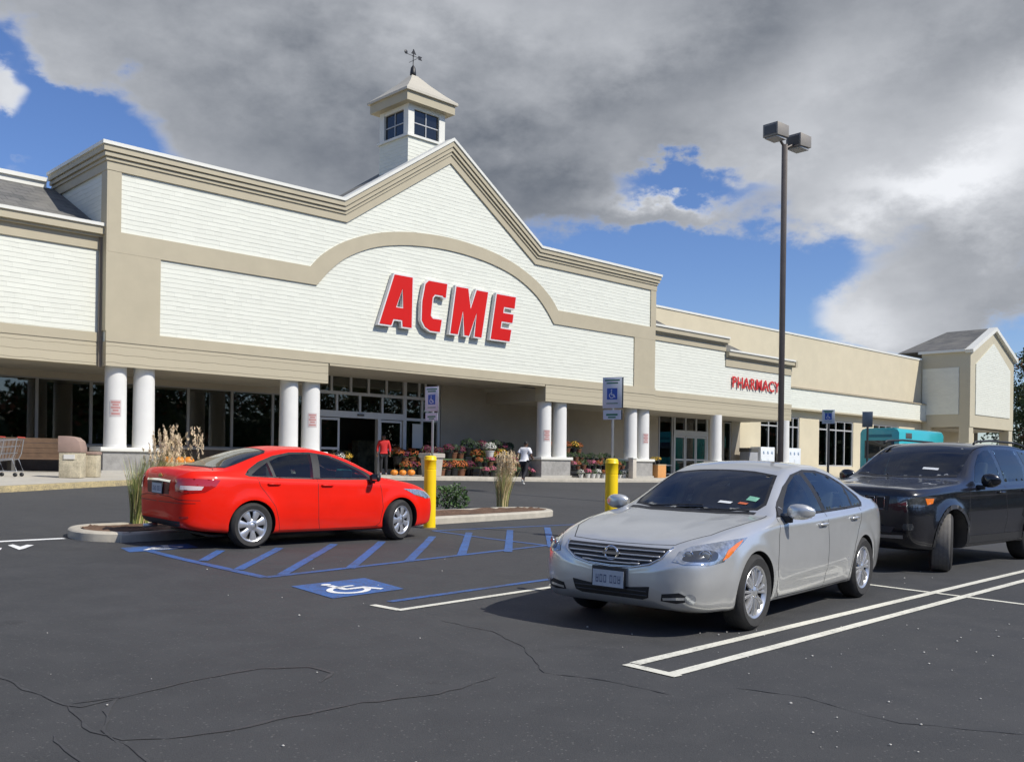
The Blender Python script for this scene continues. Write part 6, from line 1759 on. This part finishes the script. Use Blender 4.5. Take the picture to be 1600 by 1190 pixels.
# flower displays
TRAY = mat('green_plant_tray', (.10, .16, .07), .6, var=.2); RACK = mat('dark_plant_rack', (.035, .03, .025), .6); POT = mat('terracotta_plastic_pot', (.17, .07, .035), .6); POTD = mat('black_nursery_pot', (.012, .012, .012), .5); POTW = mat('white_nursery_pot', (.55, .54, .50), .5)
FC = {'plum': mat('plum_mum_petals', (.16, .018, .055), .7, var=.4, vscale=20), 'yellow': mat('yellow_mum_petals', (.62, .38, .04), .7, var=.35, vscale=20), 'rust': mat('rust_mum_petals', (.42, .10, .02), .7, var=.4, vscale=20),
      'pink': mat('pink_mum_petals', (.55, .12, .20), .7, var=.35, vscale=20), 'white': mat('white_mum_petals', (.62, .60, .55), .7, var=.2, vscale=20), 'dark': mat('dark_evergreen_leaf', (.018, .035, .016), .7, var=.4, vscale=20)}
def mum(color, pot, r=.2, seed=0):
    rn = random.Random(seed); t = bpy.data.objects.new('potted_flower', None); COL.objects.link(t)
    MB().lathe([(.001, 0), (r*.5, 0), (r*.66, r*.85), (r*.72, r*.86), (r*.72, r), (.001, r*.9)], seg=12).build('pot', pot, t, 40)
    g_ = MB(); leaf_ball(g_, (0, 0, r*1.45), r*.85, 110, .055, rn, (1, 1, .75)); g_.build('foliage', LEAFG, t)['kind'] = 'stuff'
    if color:
        f_ = MB()
        for _ in range(150):
            d = Vector((rn.gauss(0, 1), rn.gauss(0, 1), abs(rn.gauss(0, 1))*1.1-.2)).normalized(); p = Vector((0, 0, r*1.45))+Vector((d.x*r, d.y*r, d.z*r*.8))*rn.uniform(.92, 1.08)
            a = d.cross(Vector((rn.gauss(0, 1), rn.gauss(0, 1), 1))).normalized()*.022; b_ = d.cross(a).normalized()*.022
            f_.quad(tuple(p-a), tuple(p-b_), tuple(p+a), tuple(p+b_))
        f_.build('bloom', FC[color], t)['kind'] = 'stuff'
    return t
PROTO = {}
def put_pot(color, pot, u, d, z, label, group, r=.2, sc=1.):
    key = (color, pot.name)
    n = N0+d; x, y = from_un(u, n); loc = (x, y, walk_z(u, n)+z); rz = (u*7.3+d*3.1) % 6.28
    if key not in PROTO: PROTO[key] = o = mum(color, pot, r, len(PROTO)); o.location = loc; o.rotation_euler = (0, 0, rz); o.scale = (sc,)*3
    else: o = copy_tree(PROTO[key], loc, rz, scale=sc)
    tag(o, label, 'potted flower', group); return o
def rack(u0, u1, d, h, label, tray=True):
    t = on_walk('plant_rack', (u0+u1)/2, d, label, 'plant rack'); w = (u1-u0)/2
    MB().box(-w, w, -.3, .3, h-.06, h).build('shelf', TRAY if tray else RACK, t); MB().box(-w, w, -.27, .27, .12, .16).build('shelf', RACK, t)
    for a in (-w+.05, w-.05):
        for b_ in (-.26, .26): MB().box(a-.025, a+.025, b_-.025, b_+.025, -.03, h-.06).build('leg', RACK, t)
    return t
# left of the planter, beside the doors
rack(15.2, 16.8, 2.2, .75, 'dark plant rack beside the entrance glazing'); put_pot('white', POTW, 17.3, .95, .85, 'large white flower pot standing above the tray table behind the straw grass', None, sc=1.5)
rack(17.2, 20.2, 2.3, .95, 'long dark plant rack against the shaded wall'); rack(16.4, 19.7, .9, .42, 'low green plant tray table left of the third pair of columns')
rnd = random.Random(12); i = 0
def row(u0, u1, d, z, cols_, lab, grp, step=.40, r=1., pot=None):
    u = u0; k = 0
    while u < u1:
        c_ = cols_[k % len(cols_)] if rnd.random() < .8 else rnd.choice(cols_)
        put_pot(c_, pot or rnd.choice([POT, POTD]), u+rnd.uniform(-.05, .05), d+rnd.uniform(-.06, .06), z, lab, grp, sc=r*rnd.uniform(.85, 1.15)); u += step*rnd.uniform(.85, 1.15); k += 1
row(14.7, 16.9, 2.2, .75, ['plum', 'dark', 'plum'], 'dark plum chrysanthemum pot on the rack beside the entrance', 'plum flowers beside the entrance', r=1.3)
row(14.9, 16.9, 1.5, .0, ['rust', 'plum', 'rust'], 'rust or plum chrysanthemum pot on the ground beside the entrance', 'flowers on the ground beside the entrance', r=1.5)
row(17.2, 20.0, 2.3, .95, ['dark', 'dark', 'plum'], 'dark bushy potted plant on the long rack against the shaded wall', 'dark plants on the long rack', .42, 1.55)
row(17.0, 18.6, 1.5, .55, ['rust', 'yellow', 'yellow'], 'yellow or rust chrysanthemum behind the low tray table', 'yellow flowers left of the columns', .4, 1.4)
row(16.6, 19.7, .9, .42, ['rust', None, 'pink', None], 'mixed flower pot on the low green tray table', 'flowers on the low tray table', .36, 1.)
row(16.6, 19.5, .45, .0, ['plum', 'pink', None], 'flower pot on the pavement before the low tray table', 'flowers before the low tray table', .42, 1.)
row(13.9, 15.6, 2.6, .0, ['rust', 'plum'], 'rust or plum chrysanthemum behind the three pumpkins', 'flowers behind the three pumpkins', .36, 1.5)
row(13.9, 15.6, 3.2, .5, ['rust', 'plum'], 'rust or plum chrysanthemum raised behind the pumpkins', 'raised flowers behind the pumpkins', .4, 1.5)
rack(13.9, 15.6, 3.2, .5, 'low dark plant stand by the door behind the pumpkins', False)
# between the third and fourth pairs of columns
rack(21.9, 25.9, .7, .78, 'long green plant tray table between the two right column pairs')
row(22.0, 25.8, .7, .78, [None, None, 'dark'], 'green potted plant on the tray table between the right column pairs', 'green plants between the right columns', .38, .9)
row(22.1, 24.4, 1.8, 1.15, ['rust', 'yellow', 'rust'], 'rust and yellow chrysanthemum on the high rack under the arcade', 'rust flowers on the high rack', .4, 1.5)
rack(22.0, 24.6, 1.8, 1.15, 'high dark plant rack under the arcade between the right columns', False)
row(22.0, 25.9, .15, .38, ['pink', 'rust', None, 'plum'], 'red or pink flower pot in the middle row between the right columns', 'middle row of flowers between the right columns', .36, 1., None)
rack(22.0, 25.9, .15, .38, 'low dark plant bench between the two right column pairs', False)
row(22.0, 25.9, -.35, .0, ['white', 'pink', None, 'white', 'rust'], 'small flower pot on the pavement edge between the right columns', 'front row of flowers between the right columns', .4, .9, POTW)
row(10.5, 11.5, 3.3, .35, ['rust', 'white', 'yellow'], 'orange or white flower pot left of the open door', 'flowers left of the open door', .4, 1.2)
row(28.2, 28.9, .2, .7, ['yellow'], 'yellow flower pot on the orange bin right of the column pairs', 'flowers on the orange bin', .4, 1.)
t = on_walk('orange_bin', 28.55, .2, 'orange cardboard bin right of the fourth pair of columns', 'display bin'); MB().box(-.35, .35, -.3, .3, 0, .7).build('bin_body', mat('orange_card', (.62, .30, .10), .8, var=.1), t, bevel=.01); MB().box(-.36, .36, -.31, .31, .64, .7).build('bin_rim', mat('tan_card', (.50, .36, .2), .8), t)
x, y = gp(980, 748, .14); u_, n__ = to_un(x, y)
t = on_walk('ash_urn', 25.3, -.75, 'slim cream ash urn at the kerb by the fourth pair of columns', 'ash urn'); MB().box(-.14, .14, -.14, .14, 0, .95).build('urn_body', mat('cream_stone', (.55, .50, .42), .8, var=.08), t, bevel=.015); MB().box(-.17, .17, -.17, .17, .95, 1.02).build('urn_top', CREAM, t, bevel=.01)
t = on_walk('pumpkin_crate', 2.75, .9, 'orange crate of pumpkins right of the first pair of columns', 'crate')
MB().box(-.55, .55, -.4, .4, 0, .38).build('crate_body', mat('pale_crate_wood', (.42, .30, .16), .8, var=.15), t, bevel=.01)
for k, (a, b_) in enumerate(((-.36, -.2), (0, -.22), (.36, -.18), (-.2, .12), (.2, .14))): MB().ball((a, b_, .42), .19, 16, 8, (1, 1, .8)).build('pumpkin', ORG, t, True)
# notices on the columns
NF = mat('notice_face', (.58, .50, .48), .5, var=.05); NR = mat('notice_red_ink', (.50, .24, .22), .5)
def notice(u, z, w, h, label, dcol=.46):
    n = N0+dcol; t = empty('column_notice', (*from_un(u, n), z), BR, label, 'sign', 'red and white notices on the columns')
    mb = MB(); vs = []; rr = colr*.975+.012; k = 8; ha = w/2/rr; a0 = R(-90)-.35
    def arc_(r_, z0, z1, a_, b_):
        m_ = MB(); v = []
        for i in range(k+1):
            a = a0+a_+(b_-a_)*i/k; v += [(r_*math.cos(a), r_*math.sin(a), z0), (r_*math.cos(a), r_*math.sin(a), z1)]
        return m_.add(v, [(2*i, 2*i+2, 2*i+3, 2*i+1) for i in range(k)])
    p = arc_(rr, -h/2, h/2, -ha, ha).build('notice_panel', NF, t, True)
    rn = random.Random(int(u*10))
    for zz, f in ((.36, .8), (.2, .55), (.03, .8), (-.14, .5), (-.34, .75)):
        arc_(rr+.003, h*zz-.028, h*zz+.028, -ha*f, ha*f).build('text_line', NR, p, True)
notice(.5, 3.03, .34, .52, 'red and white notice on the leftmost column'); notice(7.73, 2.95, .34, .52, 'red and white notice on the column left of the entrance')
notice(20.25, 2.78, .34, .52, 'red and white notice on the left column of the third pair'); notice(27.6, 2.85, .34, .52, 'red and white notice on the right column of the fourth pair')
# ice chests and gas cage by the long wall
IC = mat('white_ice_chest', (.72, .75, .78), .4, var=.03); ICB = mat('ice_blue_marks', (.14, .26, .42), .5)
def ice(u, label, w=1.7):
    t = on_walk('ice_chest', u, 3.3, label, 'ice chest', 0., 'ice chests along the side wall'); MB().box(-w/2, w/2, -.4, .4, .08, 1.95).build('cabinet', IC, t, bevel=.02)
    MB().box(-w/2+.06, -.02, -.42, -.40, .2, 1.2).box(.02, w/2-.06, -.42, -.40, .2, 1.2).build('door', mat('ice_door', (.66, .70, .74), .35), t, bevel=.006)
    mb = MB(); rn = random.Random(3)
    for a in (-w*.3, 0, w*.3):
        for k in range(3): mb.tube([(a-.12*math.cos(k*1.05), -.408, 1.58-.12*math.sin(k*1.05)), (a+.12*math.cos(k*1.05), -.408, 1.58+.12*math.sin(k*1.05))], .014, 5)
    mb.build('snowflake_mark', ICB, t)
ice(43.9, 'white ice chest with blue flakes left of the last column'); ice(47.3, 'white ice chest with blue flakes right of the last column')
t = on_walk('gas_cage', 42.1, 3.2, 'grey cage with a dark top left of the ice chests', 'gas cage'); MB().box(-.5, .5, -.35, .35, .0, 1.6).build('cage_body', mat('grey_cage', (.32, .33, .35), .6, var=.1), t, bevel=.01); MB().box(-.54, .54, -.38, .38, 1.6, 1.85).build('cage_top', FRAMED, t, bevel=.01); MB().box(-.25, .15, -.36, -.35, .3, .9).build('notice_plate', FRAMED, t)

# ---- turquoise bus
bx = dist(1405, 690, 57.5); ub, nb_ = to_un(bx.x, 57.5)
t = empty('turquoise_bus', (*from_un(ub, nb_), G(bx.x, 57.5)), BR, 'turquoise bus parked beyond the black vehicle', 'bus')
TQ = mat('turquoise_paint', (.035, .43, .46), .3, coat=.6, var=.04); zt = dist(1405, 668, 57.5).z-G(bx.x, 57.5)
LB = 6.6; WBs = 2.45
pr = [(-.0, .45), (WBs, .45), (WBs, zt-.28), (WBs-.12, zt-.07), (WBs-.35, zt), (.35, zt), (.12, zt-.07), (0, zt-.28)]
mb = MB(); mb.prism([(a, b_) for a, b_ in pr], 0, -LB); me_o = mb.build('body', TQ, t, bevel=.04); me_o.rotation_euler = (0, 0, R(90))
# prism ran along -y; after the quarter turn it runs along +x with its width along +y
MB().box(-.012, 0, .3, WBs-.3, 1.55, zt-.75).build('rear_window', CARGLASS, t, bevel=.004)
MB().box(-.016, 0, .45, WBs-.45, zt-.55, zt-.38).build('destination_panel', mat('teal_panel', (.02, .20, .26), .4), t)
for k in range(4): MB().box(1.1+1.3*k, 2.2+1.3*k, -.012, 0, 1.55, 2.4).build('side_window', CARGLASS, t, bevel=.004)
MB().box(.9, 1.75, -.014, 0, zt-.62, zt-.28).build('roof_vent', FRAMED, t, bevel=.004)
MB().box(-.03, LB+.02, -.02, WBs+.02, .40, .55).build('bumper_skirt', PLBLK, t, bevel=.02)
for a in (1.2, 5.3):
    for b_ in (.0, WBs-.28):
        w_ = MB().lathe([(.22, 0), (.44, 0), (.46, .04), (.46, .24), (.44, .28), (.22, .28)], (a, b_, .46), 'y', 28).build('wheel', TYRE, t, 50)
        MB().lathe([(.001, .05), (.2, .02), (.22, .0)], (a, b_, .46), 'y', 20).build('rim', ALLOY, w_, True)

# ---- people
SKIN = {'dark': mat('brown_skin', (.16, .085, .05), .5), 'light': mat('light_skin', (.55, .33, .24), .5)}
def skin_mesh(name, chains, mat_, parent, sub=2):
    """chains: lists of (point, radius); shared points are merged so the surface stays continuous"""
    key = {}; vs = []; rs = []; es = []
    for ch in chains:
        last = None
        for p, r in ch:
            k = tuple(round(q, 4) for q in p)
            if k not in key: key[k] = len(vs); vs.append(p); rs.append(r)
            i = key[k]
            if last is not None and last != i: es.append((last, i))
            last = i
    me = bpy.data.meshes.new(name); me.from_pydata(vs, es, []); me.materials.append(mat_)
    o = link_mesh(name, me, parent)
    md = o.modifiers.new('s', 'SKIN'); sl_ = me.skin_vertices[0].data
    for i, r in enumerate(rs): sl_[i].radius = r if isinstance(r, tuple) else (r, r); sl_[i].use_root = (i == 0)
    md.use_smooth_shade = True
    o.modifiers.new('d', 'SUBSURF').levels = sub
    bake(o); o.data.polygons.foreach_set('use_smooth', [True]*len(o.data.polygons)); 
    if not o.data.materials: o.data.materials.append(mat_)
    return o
def person(label, loc, rz, H, pose, skin, top, legs, hair, shoes, hair_mat, sleeves=.55, long_=False, hat=None):
    """pose: joint positions in units of the standing height, facing -y"""
    J = {k: Vector(v)*H for k, v in pose.items()}
    t = empty('person', loc, rz, label, 'person')
    def ch(*a): return [(tuple(J[k] if isinstance(k, str) else k), r*H) for k, r in a]
    mid = lambda a, b_, f: J[a].lerp(J[b_], f)
    body = [ch(('pelvis', .085), ('waist', .072), ('chest', .088), ('neck', .036), ('chin', .034), ('head', .052), ('crown', .040))]
    for s_ in 'lr':
        body.append(ch(('pelvis', .085), ('hip'+s_, .060), (mid('hip'+s_, 'knee'+s_, .5), .050), ('knee'+s_, .036), (mid('knee'+s_, 'ankle'+s_, .35), .036), ('ankle'+s_, .021), ('toe'+s_, .020)))
        body.append(ch(('chest', .088), ('sh'+s_, .040), (mid('sh'+s_, 'el'+s_, .5), .030), ('el'+s_, .024), (mid('el'+s_, 'wr'+s_, .4), .024), ('wr'+s_, .016), ('hand'+s_, .020)))
    b = skin_mesh('body', body, SKIN[skin], t)
    for s_ in 'lr':
        h = J['hand'+s_]; w = J['wr'+s_]; d = (h-w).normalized(); sd = d.cross(Vector((0, 1, 0.1))).normalized(); mb = MB()
        for k, L_ in enumerate((.040, .046, .043, .034)):
            q = h+sd*(k-1.5)*.0105*H*.9+d*.012*H; mb.tube([q, q+d*L_*H*.5+Vector((0, -.004, 0)), q+d*L_*H*.9+Vector((0, -.012, 0))], [.0052*H, .0047*H, .0036*H], 6)
        q = h-sd*.014*H; mb.tube([q-d*.01*H, q-sd*.012*H+d*.014*H, q-sd*.012*H+d*.032*H], [.006*H, .0055*H, .004*H], 6)
        mb.build('finger', SKIN[skin], t, True)
    shirt = [ch(('waist', .098), ('chest', .112), ('neck', .046)), ch(('waist', .098), ('pelvis', .098))]
    for s_ in 'lr':
        shirt.append(ch(('chest', .112), ('sh'+s_, .056), (mid('sh'+s_, 'el'+s_, .7), .046)) if not long_ else ch(('chest', .112), ('sh'+s_, .052), ('el'+s_, .035), (mid('el'+s_, 'wr'+s_, .8), .028)))
    skin_mesh('top', shirt, top, t)
    tr = []
    for s_ in 'lr': tr.append(ch(('pelvis', .089), ('hip'+s_, .066), (mid('hip'+s_, 'knee'+s_, .5), .056), ('knee'+s_, .043), (mid('knee'+s_, 'ankle'+s_, .35), .042), (mid('knee'+s_, 'ankle'+s_, .93), .031)))
    skin_mesh('trousers', tr, legs, t)
    for s_ in 'lr':
        a, b_ = J['ankle'+s_], J['toe'+s_]; d = b_-a
        skin_mesh('shoe', [[(tuple(a-d*.35-Vector((0, 0, .012*H))), .022*H), (tuple(a+d*.2-Vector((0, 0, .008*H))), .026*H), (tuple(a+d*.75), .024*H), (tuple(b_+d*.15), .019*H)]], shoes, t, 2)
    hd = J['head']; up = (J['crown']-J['chin']).normalized(); fw = pose.get('face', Vector((0, -1, 0))); fw = Vector(fw)
    skin_mesh('hair', [[(tuple(hd-fw*.030*H+up*.0*H-up*.02*H), .040*H), (tuple(hd-fw*.018*H+up*.035*H), .050*H), (tuple(hd+fw*.012*H+up*.058*H), .034*H)]], hair_mat, t)
    f = MB(); sd = fw.cross(up).normalized()
    for e in (-1, 1): f.ball(tuple(hd+fw*.049*H+sd*e*.017*H+up*.006*H), .0055*H, 8, 5)
    f.build('eye', mat('eye_dark', (.02, .015, .012), .3), t, True)
    MB().tube([tuple(hd+fw*.048*H+up*.004*H), tuple(hd+fw*.063*H-up*.014*H)], [.005*H, .009*H], 6).build('nose', SKIN[skin], t, True)
    MB().tube([tuple(hd+fw*.049*H-up*.030*H-sd*.012*H), tuple(hd+fw*.052*H-up*.030*H), tuple(hd+fw*.049*H-up*.030*H+sd*.012*H)], .003*H, 5).build('mouth', mat('lip', (.30, .10, .08), .5), t, True)
    for e in (-1, 1): MB().ball(tuple(hd+sd*e*.051*H-fw*.004*H), .012*H, 8, 6, (.4, .8, 1.2)).build('ear', SKIN[skin], t, True)
    if hat: MB().ball(tuple(hd+up*.03*H), .062*H, 16, 8, (1, 1, .8)).build('hat', hat, t, True)
    return t
HB = mat('black_hair', (.012, .010, .009), .6); HG = mat('grey_hair', (.40, .39, .37), .7)
TW = mat('white_tshirt', (.78, .78, .80), .8, bump=.2, bscale=12); TRB = mat('black_trousers', (.016, .016, .02), .8); TRED = mat('red_shirt_cloth', (.55, .02, .02), .8, bump=.2, bscale=12); TGR = mat('dark_green_cloth', (.015, .06, .05), .8)
SHW = mat('white_trainer', (.60, .60, .56), .6); SHG = mat('grey_trainer', (.25, .25, .30), .6)
run = dict(pelvis=(0, 0, .53), waist=(0, -.01, .62), chest=(0, -.03, .75), neck=(0, -.045, .845), chin=(0, -.055, .875), head=(0, -.065, .925), crown=(0, -.068, .965),
  hipl=(.055, 0, .50), hipr=(-.055, .0, .50), kneel=(.06, -.075, .285), kneer=(-.06, .06, .29), anklel=(.06, -.055, .04), ankler=(-.06, .20, .12), toel=(.065, -.115, .018), toer=(-.06, .17, .055),
  shl=(.105, -.02, .805), shr=(-.105, -.03, .805), ell=(.15, .07, .665), elr=(-.15, -.05, .65), wrl=(.13, .00, .56), wrr=(-.13, -.15, .60), handl=(.125, -.02, .525), handr=(-.12, -.185, .605))
stand = dict(pelvis=(0, 0, .53), waist=(0, 0, .62), chest=(0, .0, .75), neck=(0, 0, .85), chin=(0, -.005, .878), head=(0, -.008, .93), crown=(0, -.005, .968),
  hipl=(.055, 0, .50), hipr=(-.055, 0, .50), kneel=(.058, -.01, .28), kneer=(-.062, -.035, .285), anklel=(.06, .02, .04), ankler=(-.065, -.03, .04), toel=(.07, -.055, .017), toer=(-.08, -.10, .017),
  shl=(.11, 0, .81), shr=(-.11, 0, .81), ell=(.15, .01, .655), elr=(-.15, .01, .655), wrl=(.155, -.05, .53), wrr=(-.155, -.04, .53), handl=(.155, -.065, .49), handr=(-.155, -.055, .49))
px_, py_ = gp(819, 757)
person('person in a white T-shirt and black trousers striding across the road to the shop', (px_, py_, G(px_, py_)), R(150), 1.70, run, 'dark', TW, TRB, None, SHW, HB)
q = bw(12.7, 2.6); person('person in a long red top and black trousers walking out of the open door', (q.x, q.y, walk_z(12.7, N0+2.6)), BR+R(-35), 1.72, stand, 'dark', TRED, TRB, None, SHG, HB, long_=True)

# ---- trees
BARK = mat('tree_bark', (.07, .055, .04), .9, bump=.6, bscale=20, var=.2)
def crown_mesh(mb, rnd, h, w, n_clump, n_leaf, size, base=.25):
    for k in range(n_clump):
        f = rnd.random(); z = h*(base+(1-base)*f); rad = w*.5*math.sin(math.pi*min(1, .18+.78*(f*.9+.05)))**.7
        a = rnd.uniform(0, 6.28); rr = rad*rnd.uniform(.25, 1.0); c_ = (rr*math.cos(a), rr*math.sin(a), z)
        leaf_ball(mb, c_, w*rnd.uniform(.09, .17), n_leaf, size, rnd, (1.2, 1.2, .8), .1)
def tree(name, X, Y, h, w, label, leafmats, seed, ncl=70, nl=80, size=.22, group=None):
    rnd = random.Random(seed); z = G(X, Y); t = empty(name, (X, Y, z), 0, label, 'tree', group)
    mb = MB(); tp = (rnd.uniform(-.3, .3), rnd.uniform(-.3, .3), h*.8); mb.tube([(0, 0, -.3), (.05, .05, h*.3), (tp[0]*.5, tp[1]*.5, h*.55), tp], [h*.022, h*.018, h*.012, h*.004], 8)
    for k in range(12):
        a = rnd.uniform(0, 6.28); z0 = h*rnd.uniform(.25, .65); L_ = w*rnd.uniform(.25, .42)
        mb.tube([(0, 0, z0), (L_*.5*math.cos(a), L_*.5*math.sin(a), z0+L_*.35), (L_*math.cos(a), L_*math.sin(a), z0+L_*.8)], [h*.008, h*.005, h*.002], 5)
    mb.build('trunk', BARK, t)
    mb = MB()
    ms = leafmats
    for i in range(len(ms)):
        mb.cur = i; crown_mesh(mb, rnd, h, w, ncl//len(ms), nl, size)
    mb.build('crown', ms, t)
    return t
LG1 = mat('tree_leaf_green', (.05, .085, .022), .6, var=.4, vscale=1.2); LG2 = mat('tree_leaf_olive', (.10, .11, .025), .6, var=.4, vscale=1.2); LR = mat('tree_leaf_russet', (.24, .085, .03), .6, var=.4, vscale=1.2)
q = dist(1602, 700, 128); tree('leafy_tree', q.x+2.0, 128, 15.5, 11, 'dark green tree beyond the right end of the building', [LG1, LG2], 3, 110, 90, .3)
q = dist(1640, 700, 122); tree('autumn_tree', q.x+1.2, 122, 20.5, 9.5, 'russet autumn tree at the right edge of the picture', [LR, LG2], 8, 110, 90, .3)
q = dist(1560, 700, 150); tree('leafy_tree', q.x+4, 150, 13, 11, 'green tree far behind the right end of the building', [LG1, LG1], 5, 80, 80, .35)
# woods round the car park: seen only in window and paintwork reflections
rnd = random.Random(77); mb = MB(); LW = [LG1, LG2, LR]
for k in range(20):
    a = R(31.5+74*k/19); cx_, cy_ = 128*math.sin(a), 128*math.cos(a); z = G(cx_, cy_); h = rnd.uniform(13, 19); w = rnd.uniform(13, 18)
    for q_ in range(3): mb.cur = q_ % 2; mb.ball((cx_+rnd.uniform(-2, 2), cy_+rnd.uniform(-2, 2), z+h*.36), w*.22, 10, 7, (1, 1, 1.1))
    for j in range(75):
        mb.cur = rnd.choice([0, 0, 0, 1, 1, 2]); f = rnd.random(); r_ = w*.5*(1-f**2.4)**.5*rnd.uniform(.2, 1); an = rnd.uniform(0, 6.28)
        leaf_ball(mb, (cx_+r_*math.cos(an), cy_+r_*math.sin(an), z+h*(.03+.92*f)), w*.15, 62, .62, rnd, (1, 1, .9), .0)
for k in range(64):
    a = R(104+236*k/63); rad = rnd.uniform(66, 84)
    cx_, cy_ = 10+rad*math.sin(a)*1.35, 4+rad*math.cos(a)
    if to_un(cx_, cy_)[1] > 16: continue
    h = rnd.uniform(11, 17); w = rnd.uniform(12, 16); z = G(cx_, cy_)
    for q_ in range(3): mb.cur = q_ % 2; mb.ball((cx_+rnd.uniform(-2, 2), cy_+rnd.uniform(-2, 2), z+h*.36), w*.28, 10, 7, (1, 1, 1.1))
    for j in range(60):
        mb.cur = rnd.choice([0, 0, 0, 1, 1, 2]); f = rnd.random(); r_ = w*.5*(1-f**2.4)**.5*rnd.uniform(.2, 1); an = rnd.uniform(0, 6.28)
        leaf_ball(mb, (cx_+r_*math.cos(an), cy_+r_*math.sin(an), z+h*(.03+.92*f)), w*.17, 40, .95, rnd, (1, 1, .9), .0)
tag(mb.build('distant_woodland', LW), kind='stuff')
rnd = random.Random(31); mb = MB()
for k in range(170):
    x = rnd.uniform(-4, 9); y = rnd.uniform(4.2, 14); r_ = rnd.uniform(.003, .0085)*(1 if y < 8 else 1.3)
    if rnd.random() < .5: x = rnd.uniform(1.5, 6); y = rnd.uniform(4.4, 9)
    mb.ball((x, y, G(x, y)+.004+r_*.3), r_, 6, 4, (1, rnd.uniform(.6, 1), .6))
tag(mb.build('loose_grit', mat('pale_grit', (.55, .53, .48), .8)), kind='stuff')
